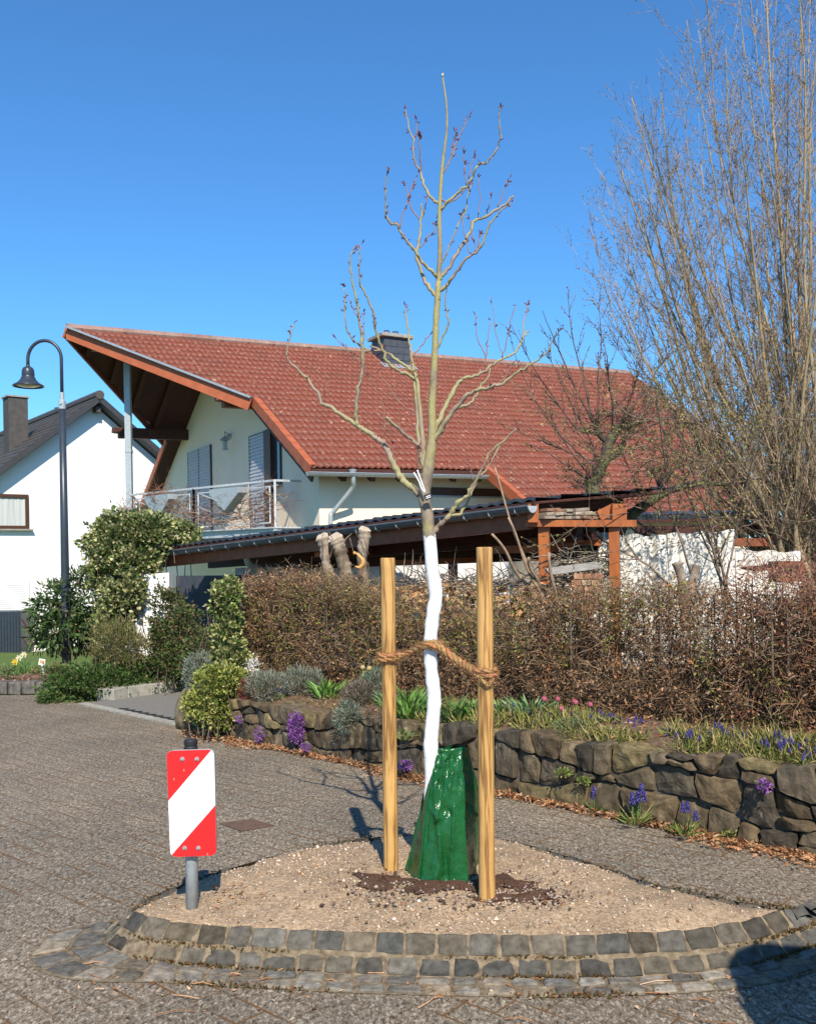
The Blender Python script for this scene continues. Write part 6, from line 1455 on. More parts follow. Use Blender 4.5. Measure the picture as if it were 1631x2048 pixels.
for s, e in [((1200, 930), (1060, 640)), ((1195, 940), (1040, 790)), ((1188, 850), (1095, 620)), ((1190, 860), (1140, 600)), ((1195, 850), (1185, 605)), ((1222, 880), (1235, 640)), ((1240, 855), (1275, 650)), ((1200, 925), (1010, 860)), ((1185, 960), (1000, 720)), ((1190, 900), (1120, 700)), ((1238, 852), (1330, 700)), ((1290, 838), (1420, 860)), ((1250, 870), (1380, 800)), ((1238, 852), (1210, 700)),
             ((1172, 955), (1080, 900)), ((1205, 925), (1090, 760)), ((1290, 1010), (1240, 900)), ((1340, 975), (1330, 850)), ((1380, 970), (1450, 880)), ((1450, 968), (1560, 940)), ((1320, 985), (1290, 880)), ((1270, 1030), (1180, 1010)), ((1250, 1045), (1330, 1110)), ((1270, 1040), (1400, 1110)), ((1300, 1010), (1430, 1060)), ((1220, 1100), (1300, 1140)), ((1400, 970), (1480, 1020)), ((1360, 975), (1400, 880))]:
    a_ = P(*s, FD); c_ = P(*e, FD + random.uniform(-.6, .6)); L = (c_ - a_).length; tw.grow(a_, (c_ - a_) + Vector((0, 0, -.12 * L)), L * 1.04, .014, 1, 11, .05, .025, 11, .26, .6, .0028)
for W3, r1 in limbs:
    for k in range(26): q = random.choice(W3[len(W3) // 3:]); tw.grow(q, Vector((random.gauss(0, 1), random.gauss(0, .8), random.uniform(-.1, 1.2))), random.uniform(.15, .5), .006, 1, 5, .15, .06, 4, .5, .7, .0025)
V, Q = prisms(np.array(tw.a), np.array(tw.b), tw.ra, tw.rb); mk('shoots', V, Q, M['twig'], fr, tint=np.repeat(palette(len(tw.a), [(.16, .09, .075), (.20, .12, .09), (.11, .07, .06)]), 6, 0))
tp = np.array([t[0] for t in tw.tip]); td = np.array([t[1] for t in tw.tip]); n = len(tp); V, T = leaves(tp, td + unit(n) * .5, RNG.uniform(.015, .04, n), RNG.uniform(.01, .02, n), .4)
mk('buds', V, T, M['leaf'], fr, tint=np.repeat(palette(n, [(.20, .20, .06), (.16, .10, .06), (.26, .25, .09), (.12, .08, .05)]), 4, 0))
# shrub with fresh leaves between fruit tree and big tree
rt = thing('shrub', 'loose shrub with first small green leaves between the fruit tree and the multi stemmed tree', 'shrub', P(1400, 1200, 9.6)); tw = Twigs()
for k in range(85):
    px, py = random.uniform(1250, 1560), random.uniform(800, 1050); q = P(px, py, random.uniform(9.2, 10.2)); tw.grow(q, Vector((random.gauss(-.2, .9), random.gauss(0, .5), random.gauss(.35, .6))), random.uniform(.4, 1.1), .006, 1, 7, .14, .03, 7, .42, .8, .0022)
for k in range(7): tw.grow(P(random.uniform(1350, 1520), 1210, 9.6), Vector((random.gauss(-.15, .45), random.gauss(0, .2), 1)), random.uniform(1.3, 2.4), .016, 1, 10, .07, .02, 10, .3, .7, .0025)
V, Q = prisms(np.array(tw.a), np.array(tw.b), tw.ra, tw.rb); mk('stems', V, Q, M['twig'], rt, tint=np.repeat(palette(len(tw.a), [(.16, .11, .075), (.22, .15, .10), (.10, .08, .06)]), 6, 0))
tp = np.array([t[0] for t in tw.tip]); td = np.array([t[1] for t in tw.tip]); n = len(tp); V, T = leaves(tp, td + unit(n) * .6, RNG.uniform(.02, .042, n), RNG.uniform(.012, .022, n), .4)
mk('young_leaves', V, T, M['leaf'], rt, tint=np.repeat(palette(n, [(.25, .23, .06), (.32, .28, .08), (.20, .14, .07), (.14, .16, .04)]), 4, 0))

# ------------------------------------------------------------------ climbers, shrubs and ground cover on the left
IVY = [(.12, .17, .045), (.17, .22, .06), (.38, .36, .16), (.54, .50, .26), (.065, .10, .03)]
LAUR = [(.045, .085, .022), (.075, .13, .035), (.10, .16, .05), (.03, .055, .016)]
def foliage(name, label, cat, blobs, L, Wd, cols, wts=None, up=.1, dens=1.0, stem=(.12, .09, .06), stems=30, ground=None):
    """one plant made of several lumps (px, py, D, rx_px, ry_px, depth, n)"""
    P_ = []; U_ = []; L *= .78; Wd *= .78; dens *= 1.55
    for px, py, D, rx, ry, dp_, n in blobs:
        n = int(n * dens); c = np.array(tuple(P(px, py, D))); u = unit(n * 2); r = np.where(RNG.uniform(0, 1, n * 2) < .75, RNG.uniform(.7, 1.08, n * 2), RNG.uniform(.2, 1, n * 2)); lobe = 1 + .34 * snoise(u * 2 + c, 2.2, 3) + .14 * snoise(u * 2 + c, 6.5, 8)
        p = u * (r * lobe)[:, None] * np.array([rx * D / F, dp_, ry * D / F]) + c; k = snoise(p, 6, 9) > -.35; P_.append(p[k][:n]); U_.append(u[k][:n])
    p = np.concatenate(P_); u = np.concatenate(U_)
    if ground is not None: k = p[:, 2] > ground; p = p[k]; u = u[k]
    n = len(p); V, T = leaves(p, u * .8 + unit(n) * .7 + np.array([0, -.25, up]), RNG.uniform(.6, 1.2, n) * L, RNG.uniform(.7, 1.1, n) * Wd, .25)
    zb = p[:, 2].min(); root = thing(name, label, cat, (p[:, 0].mean(), p[:, 1].mean(), zb)); pat = snoise(p, 3.0, 2); tt = palette(n, cols, wts, .22)
    mk('leaves', V, T, M['leaf'], root, tint=np.repeat(tt, 4, 0))
    i = RNG.choice(n, stems * 3); e = p[i]; s0 = e.copy(); s0[:, 2] = np.maximum(zb, e[:, 2] - RNG.uniform(.2, .7, len(e))); s0[:, :2] += RNG.normal(size=(len(e), 2)) * .08
    V, Q = prisms(s0, e, np.full(len(e), .008), np.full(len(e), .003)); mk('stems', V, Q, M['twig'], root, tint=np.tile(np.array(stem), (len(V), 1))); return root
foliage('ivy', 'variegated yellow green ivy mounded over the wall corner below the balcony', 'ivy', [(235, 1090, 14.0, 48, 62, .5, 2600), (290, 1070, 14.1, 62, 45, .45, 2400), (350, 1068, 14.6, 45, 26, .35, 1100), (183, 1085, 14.0, 26, 12, .2, 140), (190, 1140, 13.9, 22, 16, .2, 160), (375, 1082, 14.4, 28, 12, .2, 220), (215, 1045, 14.1, 18, 14, .2, 200), (225, 1150, 13.9, 42, 45, .4, 1500), (275, 1120, 13.9, 45, 45, .4, 1500), (200, 1120, 14.0, 30, 30, .3, 350)], .085, .07, IVY, [3, 3, 3, 2.4, 2])
foliage('ivy', 'upright column of pale variegated ivy against the white wall end', 'ivy', [(240, 1200, 13.6, 36, 50, .35, 1500), (225, 1245, 13.5, 32, 45, .35, 1200), (262, 1180, 13.6, 28, 36, .3, 900)], .08, .07, IVY, [2, 3, 4, 3, 2])
foliage('shrub', 'glossy dark green shrub with long leaves against the white house wall', 'shrub', [(110, 1230, 15.6, 42, 62, .6, 620), (160, 1205, 15.7, 45, 58, .6, 620), (135, 1265, 15.5, 68, 40, .6, 620), (185, 1245, 15.6, 30, 50, .5, 320)], .19, .055, LAUR + [(.30, .26, .13)], [3, 3, 2, 2, .5], up=-.35, stems=40, ground=-.08)
foliage('shrub', 'olive brown bamboo like shrub in front of the ivy column', 'shrub', [(235, 1290, 12.7, 38, 45, .4, 1500), (205, 1290, 12.8, 22, 45, .3, 700), (265, 1300, 12.6, 26, 36, .3, 700)], .09, .016, [(.22, .20, .07), (.30, .24, .11), (.16, .14, .05), (.14, .17, .05)], up=.5, ground=.0)
foliage('ivy', 'dark green ivy and brown stems climbing the carport post', 'ivy', [(325, 1230, 13.2, 22, 60, .3, 900), (335, 1290, 13.0, 36, 55, .4, 1500), (370, 1270, 12.9, 35, 60, .4, 1300), (350, 1330, 12.7, 45, 40, .4, 1300), (400, 1310, 12.4, 35, 50, .4, 1300), (350, 1215, 13.2, 16, 40, .25, 350)], .06, .045, [(.06, .115, .025), (.09, .15, .035), (.15, .12, .05), (.19, .13, .07), (.045, .07, .02)], ground=.0, stems=60)
foliage('ivy', 'column of bright variegated ivy at the left end of the beech hedge', 'ivy', [(455, 1190, 10.1, 28, 28, .3, 1000), (455, 1250, 10.0, 27, 45, .3, 1300), (462, 1320, 9.9, 30, 50, .3, 1300), (440, 1215, 10.1, 18, 22, .2, 400)], .062, .05, [(.13, .20, .045), (.34, .34, .12), (.46, .44, .20), (.09, .13, .03)], [2, 3, 3, 2])
foliage('ground_ivy', 'low dark green ivy spreading over the verge at the foot of the street lamp', 'ivy', [(150, 1372, 12.3, 58, 38, .5, 2300), (215, 1362, 12.5, 62, 36, .6, 2300), (285, 1350, 12.8, 55, 38, .5, 2000), (330, 1345, 12.9, 42, 40, .4, 1300), (115, 1395, 12.0, 30, 20, .3, 700)], .055, .048, [(.07, .13, .03), (.10, .17, .04), (.15, .19, .06), (.045, .08, .02), (.17, .12, .06)], [3, 3, 1, 2, .6], ground=.0, up=.3)
foliage('variegated_shrub', 'low yellow and green variegated shrub spilling over the left end of the stone wall', 'shrub', [(430, 1370, 9.35, 44, 34, .3, 1500), (415, 1405, 9.3, 42, 34, .28, 1500), (440, 1430, 9.2, 30, 26, .2, 700), (462, 1360, 9.4, 26, 26, .25, 600)], .055, .04, [(.36, .36, .08), (.46, .44, .16), (.14, .20, .035), (.22, .26, .05), (.10, .13, .03)], [3, 2, 2, 2, 1], ground=.02)
kl = MB(); 
for x0, y0, x1, y1 in ((205, 1402, 238, 1396), (240, 1396, 300, 1388), (302, 1388, 372, 1380)):
    kl.beam(G(x0, y0) + Vector((0, .1, .06)), G(x1, y1) + Vector((0, .1, .06)), .3, .16)
o = kl.build('concrete_edging', M['concrete'], bevel=.01, loc=(0, 0, 0)); tag(o, kind='structure')

# ------------------------------------------------------------------ terrace plants
garden_floor = None
LAV = [(.20, .24, .17), (.27, .31, .24), (.15, .18, .11), (.33, .35, .28), (.22, .19, .14)]
def tuft(name, label, cat, p, rx, h, n, L, Wd, cols, group=None, spread=.5, wts=None):
    p = np.array(tuple(p)); a = RNG.uniform(0, 6.283, n); rr = RNG.uniform(0, 1, n) ** .6; base = p + np.stack([np.cos(a) * rr * rx * .5, np.sin(a) * rr * rx * .5, np.zeros(n)], 1)
    d = np.stack([np.cos(a) * rr * spread, np.sin(a) * rr * spread, np.ones(n)], 1) + unit(n) * .18; d /= np.linalg.norm(d, axis=1, keepdims=True); l_ = RNG.uniform(.6, 1.1, n) * L; m_ = base + d * (l_ * .55)[:, None]; d2 = d + np.stack([np.cos(a) * .5, np.sin(a) * .5, -.35 * np.ones(n)], 1) * spread
    w_ = RNG.uniform(.7, 1.1, n) * Wd; s = np.cross(d, unit(n)); s /= np.linalg.norm(s, axis=1, keepdims=True) + 1e-9; V = np.stack([base - s * w_[:, None] * .3, base + s * w_[:, None] * .3, m_ + s * w_[:, None] * .5, m_ - s * w_[:, None] * .5, m_ + d2 * (l_ * .45)[:, None]], 1).reshape(-1, 3)
    b_ = np.arange(n) * 5; Fs = [(i, i + 1, i + 2, i + 3) for i in b_] + [(i + 3, i + 2, i + 4) for i in b_]; root = thing(name, label, cat, p, group)
    mk('leaves', V, Fs, M['leaf'], root, tint=np.repeat(palette(n, cols, wts, .2), 5, 0)); return root
def shrublet(px, py, rpx, hpx, lab, n, cols, L, Wd, name='lavender', cat='lavender', group=None, up=.8):
    g_ = GG(px, py); D = g_.y; return clump(name, lab, cat, g_ + Vector((0, 0, hpx * D / F * .5)), (rpx * D / F, rpx * D / F * .8, hpx * D / F * .52), n, L, Wd, cols, group, up=up, shell=.75, lump=.15, twigs=30)
shrublet(400, 1390, 33, 82, 'round grey green lavender ball by the drive, behind the variegated shrub', 2600, LAV[:4], .045, .007)
shrublet(535, 1398, 46, 52, 'wide grey lavender cushion behind the white hyacinth', 1900, LAV, .05, .007)
shrublet(607, 1395, 42, 58, 'rounded grey lavender left of the bright green leaf rosette', 1900, LAV, .05, .007)
shrublet(722, 1412, 40, 46, 'flat brownish lavender cushion left of the shorter stake', 1500, [(.22, .17, .12), (.18, .14, .10), (.22, .22, .15), (.27, .21, .17)], .05, .007)
shrublet(752, 1400, 34, 60, 'taller green grey lavender just behind the shorter stake', 1300, LAV[:3], .05, .007)
g_ = GG(702, 1440); clump('lavender', 'small grey cushion hanging over the wall left of the shorter stake', 'lavender', g_ + Vector((-.02, -.12, .04)), (.11, .1, .13), 800, .045, .007, LAV[:3], up=.2, shell=.7, lump=.15)
shrublet(492, 1408, 14, 48, 'dark red leaved stonecrop beside the variegated shrub', 300, [(.22, .05, .035), (.16, .045, .03), (.28, .10, .06)], .035, .016, 'stonecrop', 'plant')
shrublet(1140, 1470, 44, 30, 'low silvery green mat plant below the pink tulips', 1100, [(.20, .25, .11), (.26, .30, .16), (.16, .20, .09)], .03, .008, 'cushion_plant', 'plant')
LUP = [(.16, .30, .055), (.20, .36, .075), (.12, .24, .045), (.26, .40, .13)]
def rosette(px, py, wpx, hpx, lab, n=90, cols=LUP, L=None, Wd=None, group=None, name='leafy_perennial'):
    g_ = GG(px, py); D = g_.y; return tuft(name, lab, 'plant', g_, wpx * D / F, 0, n, L or hpx * D / F * 1.05, Wd or .028, cols, group, .75)
rosette(655, 1394, 50, 42, 'small bright green leaf rosette beside the rounded lavender', 70)
rosette(818, 1438, 60, 72, 'large bright green leafy clump between the shorter stake and the white trunk', 150)
rosette(772, 1412, 30, 40, 'little grey green clump at the foot of the tall lavender', 40, [(.22, .30, .14), (.16, .24, .10)])
rosette(908, 1445, 36, 62, 'narrow upright dark green leaves right of the white trunk', 60, [(.10, .17, .05), (.15, .22, .07)], None, .016)
rosette(950, 1440, 50, 52, 'bright green leafy clump behind the taller stake', 100)
rosette(1000, 1440, 36, 50, 'green leaves emerging right of the taller stake', 60)
rosette(1058, 1440, 58, 54, 'broad clump of blue green tulip leaves left of the pink tulips', 120, [(.17, .28, .11), (.13, .23, .08), (.22, .33, .15)])
# succulent in the wall
g_ = G(803, 1500, .25); q = P(806, 1478, g_.y - .25); 
rt_ = tuft('succulent', 'pale yellow green rosette growing out of a wall joint right of the shorter stake', 'plant', q, .05, 0, 34, .13, .035, [(.34, .36, .13), (.42, .42, .20), (.25, .28, .09)], None, 1.4)
# grape hyacinths: one built, the rest copied
def muscari(name, label, p, cols, blades=26, sp_=5, sc=1.0):
    root = thing(name, label, 'flower', p); n = blades; P0 = np.array(tuple(p)); a = RNG.uniform(0, 6.283, n); d = np.stack([np.cos(a) * .8, np.sin(a) * .8, RNG.uniform(.3, 1, n)], 1)
    b0 = P0 + d * np.array([.02, .02, 0]); V, T = leaves(b0, d, RNG.uniform(.07, .14, n) * sc, np.full(n, .007)); mk('leaves', V, T, M['leaf'], root, tint=np.repeat(palette(n, [(.16, .25, .05), (.22, .30, .07), (.30, .30, .09)]), 4, 0))
    ico = np.array([(1, 0, 0), (-1, 0, 0), (0, 1, 0), (0, -1, 0), (0, 0, 1), (0, 0, -1)], float); ft = np.array([(0, 2, 4), (2, 1, 4), (1, 3, 4), (3, 0, 4), (2, 0, 5), (1, 2, 5), (3, 1, 5), (0, 3, 5)])
    Vs = []; Ts = []; S0 = []; S1 = []
    for k in range(sp_):
        f = p + Vector((random.uniform(-.05, .05), random.uniform(-.05, .05), 0)); h = random.uniform(.09, .14) * sc; ln = Vector((random.uniform(-.02, .02), random.uniform(-.02, .02), h)); S0.append(tuple(f)); S1.append(tuple(f + ln))
        for j in range(26):
            t = j / 26; a_ = j * 2.4; r_ = .011 * (1 - t * .75) * sc; c = f + ln + Vector((r_ * math.cos(a_), r_ * math.sin(a_), (t * .048 - .01) * sc)); Vs.append(ico * .0055 * sc + np.array(tuple(c)))
    m_ = len(Vs); V = np.concatenate(Vs); T = (ft[None] + (np.arange(m_) * 6)[:, None, None]).reshape(-1, 3); mk('flower_spikes', V, T, M['petal'], root, tint=np.repeat(palette(m_, cols), 6, 0))
    V, Q = prisms(np.array(S0), np.array(S1), np.full(len(S0), .002), np.full(len(S0), .002)); mk('stalks', V, Q, M['twig'], root, tint=np.tile(np.array((.13, .20, .06)), (len(V), 1))); return root
BLUE = [(.075, .065, .27), (.10, .09, .36), (.055, .05, .19), (.16, .14, .42)]
m0 = GG(1230, 1462); mus = muscari('grape_hyacinth', 'tuft of blue grape hyacinths with grassy leaves on the terrace above the stone wall', m0, BLUE, 20, 4, .72)
tag(mus, group='grape hyacinths on the terrace')
spots = [(1035, 1440), (1052, 1452), (1075, 1456), (1092, 1450), (1110, 1462), (1130, 1452), (1190, 1456), (1200, 1464), (1215, 1458), (1255, 1470), (1268, 1464), (1280, 1474), (1335, 1486), (1345, 1494), (1362, 1502), (1430, 1490), (1447, 1486), (1462, 1492), (1478, 1500), (1520, 1510), (1536, 1516), (1556, 1520), (1570, 1526), (1590, 1516), (1606, 1522), (1622, 1528), (1575, 1512), (1612, 1540), (1240, 1470), (560, 1398), (1000, 1436), (1150, 1452), (1066, 1444), (1410, 1496), (1545, 1506), (1628, 1512), (1390, 1505)]
for i, (x, y) in enumerate(spots):
    p = GG(x, y); g3 = 'grape hyacinths on the terrace'; lb_ = None
    if x < 700: lb_ = 'tuft of blue grape hyacinths in front of the wide lavender cushion'
    elif x < 1175: lb_ = 'tuft of blue grape hyacinths growing among the pink tulips on the terrace'; g3 = 'grape hyacinths among the tulips'
    elif x > 1400: lb_ = 'tuft of blue grape hyacinths on the terrace near the right edge of the picture'; g3 = 'grape hyacinths at the right edge'
    dup(mus, p, random.uniform(0, 6.28), random.uniform(.8, 1.15), label=lb_, group=g3)
def one(name, lab, px, py, z, cols, sc=1.0, n=5, back=0):
    p = G(px, py, z); return muscari(name, lab, p + Vector((-.0, 0, 0)), cols, 24, n, sc)
one('grape_hyacinth', 'single small blue grape hyacinth at the foot of the wall nearest the taller stake', 1192, 1624, .02, BLUE, 1.0, 2)
one('grape_hyacinth', 'tall blue grape hyacinths at the foot of the wall, middle one of three', 1270, 1650, .02, BLUE, 1.5, 5)
one('grape_hyacinth', 'blue grape hyacinths at the foot of the wall, rightmost of three', 1368, 1672, .02, BLUE, 1.3, 3)
# grass along the top of the wall
def grass(name, label, s0, s1, o0, o1, n, L, cols):
    s = RNG.uniform(s0, s1, n); o_ = RNG.uniform(o0, o1, n); c = np.stack([W0.x + LD.x * s + LN.x * o_, W0.y + LD.y * s + LN.y * o_, np.array([garden_z(W0.x + LD.x * a + LN.x * b_, W0.y + LD.y * a + LN.y * b_) for a, b_ in zip(s, o_)])], 1); k = snoise(c, 5, 6) > -.4; c = c[k]; n = len(c)
    d = unit(n) * .75 + np.array([-.15, -.35, .75]); V, T = leaves(c, d, RNG.uniform(.5, 1.1, n) * L, np.full(n, .008)); o = mk(name, V, T, M['leaf'], tint=np.repeat(palette(n, cols), 4, 0), loc=(0, 0, 0)); tag(o, label, 'grass', kind='stuff')
grass('terrace_grass', 'yellow green grassy leaves hanging over the top of the right half of the stone wall', 2.9, 9.5, .06, .46, 7000, .13, [(.26, .27, .06), (.34, .31, .10), (.18, .21, .05), (.46, .36, .17)])
grass('terrace_weeds', 'sparse low green weeds on the left half of the terrace', 0, 3.1, .12, .6, 900, .06, [(.16, .22, .05), (.24, .24, .08), (.3, .22, .12)])
pts = []
for k in range(2600): p = wallpt(random.uniform(0, 9), random.uniform(.15, 1.1)); pts.append(Vector((p.x, p.y, garden_z(p.x, p.y) + .02)))
litter('leaf_mulch', 'dry brown leaves covering the soil between the terrace plants', pts, DRY, .02, .05)
# tulips, pink
def tulip(name, label, p, colp, h=.17, n=1):
    root = thing(name, label, 'tulip', p); b = MB(); top = p + Vector((random.uniform(-.015, .015), 0, h)); b.tube([p, lerp(p, top, .5) + Vector((.004, 0, 0)), top], .003, 6, t=(.16, .26, .08)); b.build('stalk', M['twig'], root, smooth=True)
    V = []; Fs = []
    for k in range(6):
        a = 1.047 * k; sc = 1 if k % 2 else .92; dr = Vector((math.cos(a), math.sin(a), 0)); sd = Vector((-dr.y, dr.x, 0)); i = len(V); V += [top, top + dr * .020 * sc - sd * .012 + Vector((0, 0, .016)), top + dr * .026 * sc + Vector((0, 0, .018)), top + dr * .020 * sc + sd * .012 + Vector((0, 0, .016)), top + dr * .016 * sc - sd * .009 + Vector((0, 0, .036)), top + dr * .020 * sc + Vector((0, 0, .037)), top + dr * .016 * sc + sd * .009 + Vector((0, 0, .036)), top + dr * .014 + Vector((0, 0, .050))]
        Fs += [(i, i + 1, i + 2), (i, i + 2, i + 3), (i + 1, i + 4, i + 5, i + 2), (i + 2, i + 5, i + 6, i + 3), (i + 4, i + 7, i + 5), (i + 5, i + 7, i + 6)]
    mk('petals', np.array([tuple(v) for v in V]), Fs, M['petal'], root, smooth=True, tint=palette(len(V), [colp], None, .12)); return root
PINK = (.55, .14, .20)
tl = None
for i, (x, y, h) in enumerate([(1091, 1436, 36), (1117, 1430, 36), (1122, 1450, 34), (1148, 1436, 36), (1153, 1438, 34), (1180, 1442, 34), (1098, 1444, 34)]):
    p = GG(x, y + h * .3)
    if tl is None: tl = tulip('tulip', 'pink tulip flowering on the terrace among the grape hyacinths', p, PINK, .16); tag(tl, group='pink tulips')
    else: dup(tl, p, random.uniform(0, 6), random.uniform(.7, .9), group='pink tulips')
t2 = tulip('tulip', 'small closed yellow white tulip bud behind the brownish lavender', GG(729, 1400), (.62, .50, .22), .27); tag(t2, group='yellow white tulip buds'); dup(t2, GG(741, 1402), 1, 1.0, group='yellow white tulip buds')
# white hyacinth
hp = GG(502, 1372); muscari('hyacinth', 'white hyacinth in bloom left of the wide lavender cushion', hp + Vector((0, 0, .0)), [(.80, .78, .74), (.7, .68, .62)], 20, 9, 1.7)
g_ = hp + Vector((.0, -.03, .19)); n = 240; c = np.array(tuple(g_)) + RNG.normal(size=(n, 3)) * np.array([.045, .03, .05]); V, T = leaves(c, unit(n), RNG.uniform(.02, .035, n), RNG.uniform(.01, .018, n)); hr = [o for o in bpy.data.objects if o.name == 'hyacinth'][0]; mk('blossoms', V, T, M['petal'], hr, tint=np.repeat(palette(n, [(.82, .80, .76), (.74, .72, .66)]), 4, 0))
# purple aubrieta hanging on the wall
def aub(px, py, rx, ry, n, lab):
    g0 = on_plane(px, py, W0 - LN * .10, LN); c = g0; r3 = (rx * g0.y / F, .06, ry * g0.y / F); nn = n; u = unit(nn); p = u * RNG.uniform(.3, 1.05, (nn, 1)) * np.array(r3) + np.array(tuple(c)); p[:, 1] -= .04
    root = thing('aubrieta', lab, 'flower', (c.x, c.y, c.z - r3[2])); V, T = leaves(p, u + unit(nn) * .6 + np.array([0, -.6, 0]), RNG.uniform(.012, .022, nn), RNG.uniform(.010, .018, nn)); mk('blossoms', V, T, M['petal'], root, tint=np.repeat(palette(nn, [(.30, .09, .40), (.38, .14, .46), (.22, .06, .30), (.46, .24, .52)]), 4, 0))
    m_ = nn // 2; u = unit(m_); p = u * RNG.uniform(.2, .9, (m_, 1)) * np.array(r3) + np.array(tuple(c)); V, T = leaves(p, u + unit(m_), np.full(m_, .02), np.full(m_, .01)); mk('leaves', V, T, M['leaf'], root, tint=np.repeat(palette(m_, [(.13, .19, .06), (.2, .24, .12)]), 4, 0))
aub(593, 1452, 17, 33, 1000, 'large cushion of purple aubrieta hanging down the wall'); aub(520, 1468, 9, 16, 180, 'small purple aubrieta low on the wall left of the large one'); aub(612, 1492, 12, 8, 130, 'small purple aubrieta at the wall foot just below the large cushion'); aub(812, 1528, 17, 9, 170, 'purple aubrieta at the wall foot between stake and trunk'); aub(1522, 1568, 13, 11, 150, 'small purple aubrieta in a joint high on the right part of the wall'); aub(480, 1437, 8, 8, 60, 'tiny pale purple blossoms near the left end of the wall')
# green tufts at the wall foot and in joints
for px, py, w_, lab, k in ((1165, 1560, 14, 'small leafy plant with pink bud in a wall joint', 1), (1125, 1545, 16, 'yellow green stonecrop in a wall joint', 1), (1460, 1672, 26, 'low green weed mat at the foot of the right part of the wall', 0), (1168, 1602, 8, 'tiny green weed at the wall foot left of the first grape hyacinth', 0), (690, 1500, 10, 'small dark red and green weed at the wall foot below the grey cushion', 0), (1345, 1655, 8, 'tiny green seedling at the wall foot', 0)):
    q = on_plane(px, py, W0 - LN * .09, LN) if k else G(px, py, .03)
    clump('wall_plant', lab, 'plant', q + Vector((0, -.02, .0)), (w_ * q.y / F, .04, w_ * .5 * q.y / F), 130, .025, .012, [(.18, .25, .05), (.30, .30, .09), (.12, .18, .04)], up=.6, shell=.3, lump=.1, twigs=6)
# daffodils by the lamp
for px, py, col, lab, h in ((34, 1350, (.80, .62, .06), 'yellow daffodil, leftmost in the bed by the street lamp', .20), (42, 1345, (.80, .78, .55), 'cream white daffodil cluster in the bed by the street lamp', .23), (52, 1348, (.80, .76, .52), 'tallest cream daffodil in the bed by the street lamp', .30)):
    p = G(px, py, .08); rt_ = tuft('daffodil', lab, 'flower', p, .12, 0, 30, .22, .012, [(.12, .22, .06), (.17, .27, .08)], None, .4); b = MB(); q = p + Vector((0, -.05, h))
    b.tube([p, q], .004, 5, t=(.16, .26, .08))
    for k in range(6):
        a = 1.047 * k; d = Vector((math.cos(a), -.3, math.sin(a))); s = d.cross(Vector((0, 1, 0))).normalized() * .018; b.add([q, q + d * .03 + s, q + d * .055, q + d * .03 - s], [(0, 1, 2, 3)], col)
    b.tube([q, q + Vector((0, -.03, 0))], [.012, .018], 8, t=(.80, .45, .04) if col[2] < .1 else (.8, .66, .3)); b.build('bloom', M['petal'], rt_)
sg = thing('bed_sign', 'small white plant sign with orange print leaning in the mulch bed beside the street lamp', 'sign', G(90, 1352, .06)); b = MB(); D_ = sg.location.y; b.beam(P(89, 1352, D_), P(83, 1326, D_), .022, .008, up=(0, 1, 0)); b.build('stick', M['white'], sg)
b = MB(); b.slab([P(77, 1329, D_ - .01), P(90, 1331, D_ - .01), P(91, 1319, D_ - .01), P(79, 1317, D_ - .01)], (0, .008, 0)); b.build('board', M['white'], sg)
b = MB(); b.slab([P(80, 1326, D_ - .013), P(89, 1327.5, D_ - .013), P(89.5, 1321.5, D_ - .013), P(80.5, 1320, D_ - .013)], (0, .002, 0)); b.build('print', mat('orange_print', (.75, .33, .10)), sg)
for px, py, lab in ((16, 1352, 'low green cushion plant at the left edge of the mulch bed'), (100, 1350, 'small green leafy plant between the bed sign and the street lamp'), (118, 1350, 'reddish low plant at the foot of the street lamp')):
    q = G(px, py, .08); clump('bed_plant', lab, 'plant', q + Vector((0, 0, .06)), (.16, .14, .10), 300, .05, .02, [(.12, .19, .06), (.18, .24, .09)] if 'reddish' not in lab else [(.22, .08, .05), (.18, .12, .06)], up=.5, shell=.4)
pts = []
for k in range(900): p = G(random.uniform(-60, 300), random.uniform(1345, 1378)); pts.append(Vector((p.x, p.y, .09)))
litter('bark_mulch', 'reddish bark mulch and dry leaves in the bed by the street lamp', pts, [(.26, .13, .08), (.34, .20, .13), (.18, .10, .07)], .03, .07)
b = MB(); b.tube([P(45, 1240, 16), P(80, 1296, 15.4)], .02, 6); b.tube([P(45, 1275, 16), P(60, 1297, 15.5)], .018, 6); o = b.build('leaning_stakes', M['darkwood']); tag(o, 'dark wooden struts leaning against the white house wall beside the bin shelter', 'struts')

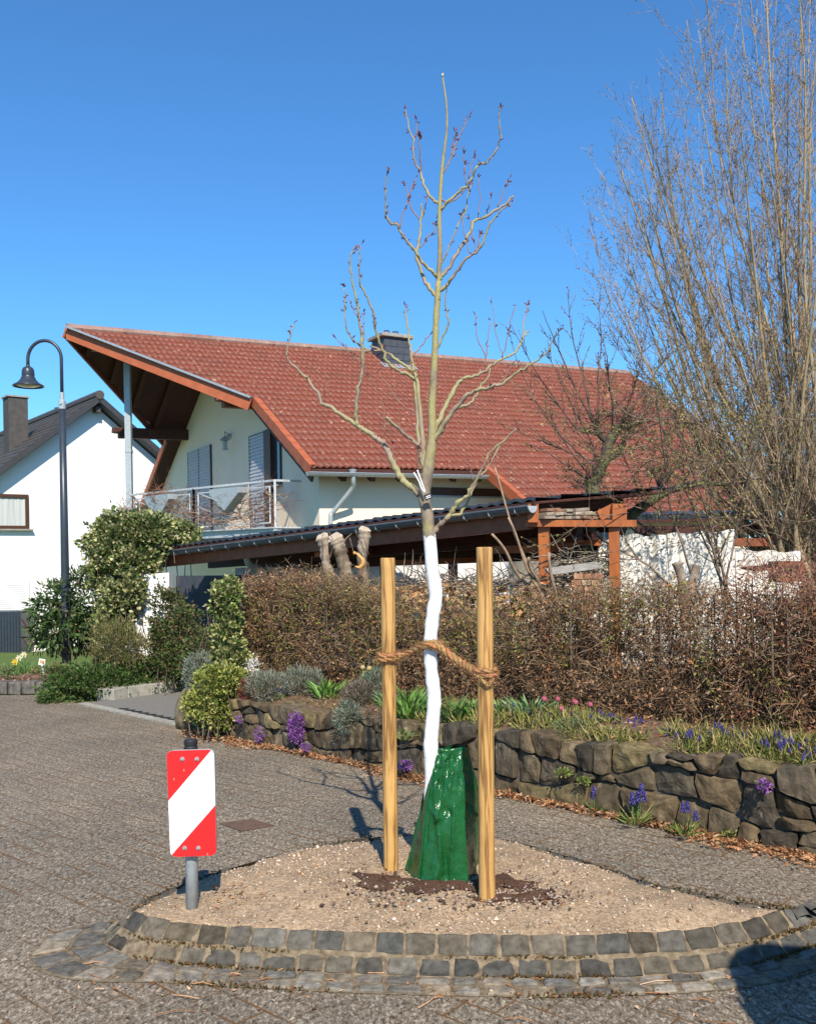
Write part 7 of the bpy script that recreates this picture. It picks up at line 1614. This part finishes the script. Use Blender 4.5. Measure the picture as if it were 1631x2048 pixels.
# ------------------------------------------------------------------ unseen van added to cast the shadow on the road at the lower right
car = thing('added_shadow_van', 'unseen dark van added to cast the shadow on the road at lower right', 'van', (2.72, -.9, 0))
cx0, cx1 = 1.57, 3.51; xm = (cx0 + cx1) / 2
SH = .50
secs = [(-3.75, .45, 2.35, .86), (-3.65, .30, 2.60, .95), (-3.0, .25, 2.64, .97), (.55, .25, 2.64, .97), (.95, .25, 2.55, .95), (1.12, .25, 2.36, .92), (1.32, .25, 1.62, .93), (1.55, .28, 1.30, .92), (1.72, .34, 1.05, .88), (1.76, .42, .85, .84)]
V = []; m_ = 40
for y, z0, z1, hwid in secs:
    for k in range(m_):
        t = 6.2832 * (k + .5) / m_; c_, s_ = math.cos(t), math.sin(t); cxx = math.copysign(abs(c_) ** .28, c_); szz = math.copysign(abs(s_) ** .28, s_); zz = (z0 + z1) / 2 + szz * (z1 - z0) / 2
        V.append((xm + cxx * hwid * (1 - .05 * max(0, zz - 1.3)), y + SH, zz))
n = len(secs); Fs = [(i * m_ + k, (i + 1) * m_ + k, (i + 1) * m_ + (k + 1) % m_, i * m_ + (k + 1) % m_) for i in range(n - 1) for k in range(m_)] + [tuple(range(m_)), tuple(range(n * m_ - 1, (n - 1) * m_ - 1, -1))]
bd = mk('body', V, Fs, M['carpaint'], car)
bd.data.polygons.foreach_set('use_smooth', [len(p.vertices) == 4 for p in bd.data.polygons]); 
for y in (-2.7 + SH, .75 + SH):
    for x in (cx0 - .015, cx1 - .205):
        b = MB(); b.tube([(x, y, .33), (x + .22, y, .33)], .33, 32); w_ = b.build('wheel', M['black_rubber'], car, bevel=.02); b = MB(); b.tube([(x - .006, y, .33), (x + .226, y, .33)], .19, 20); b.build('rim', M['zinc'], w_)
for x in (cx0 + .25, cx1 - .25): b = MB(); b.lathe([(0, -.07), (.11, -.05), (.12, .05), (0, .07)], (x, 1.66 + SH, .86), 14); b.build('headlight', M['glass'], car, smooth=True)
b = MB(); b.slab([(cx0 + .16, 1.345 + SH, 1.66), (cx1 - .16, 1.345 + SH, 1.66), (cx1 - .24, 1.16 + SH, 2.32), (cx0 + .24, 1.16 + SH, 2.32)], (0, .012, .004)); b.build('windscreen', M['glass'], car)
for x, s_ in ((cx0 - .004, -1), (cx1 + .004, 1)): b = MB(); b.slab([(x, .30 + SH, 1.42), (x, 1.12 + SH, 1.42), (x - s_ * .03, 1.0 + SH, 2.1), (x - s_ * .03, .30 + SH, 2.1)], (s_ * .008, 0, 0)); b.build('side_window', M['glass'], car)
b = MB(); b.beam((cx0 + .08, 1.79 + SH, .52), (cx1 - .08, 1.79 + SH, .52), .08, .24); b.build('bumper', M['black_rubber'], car, bevel=.03)
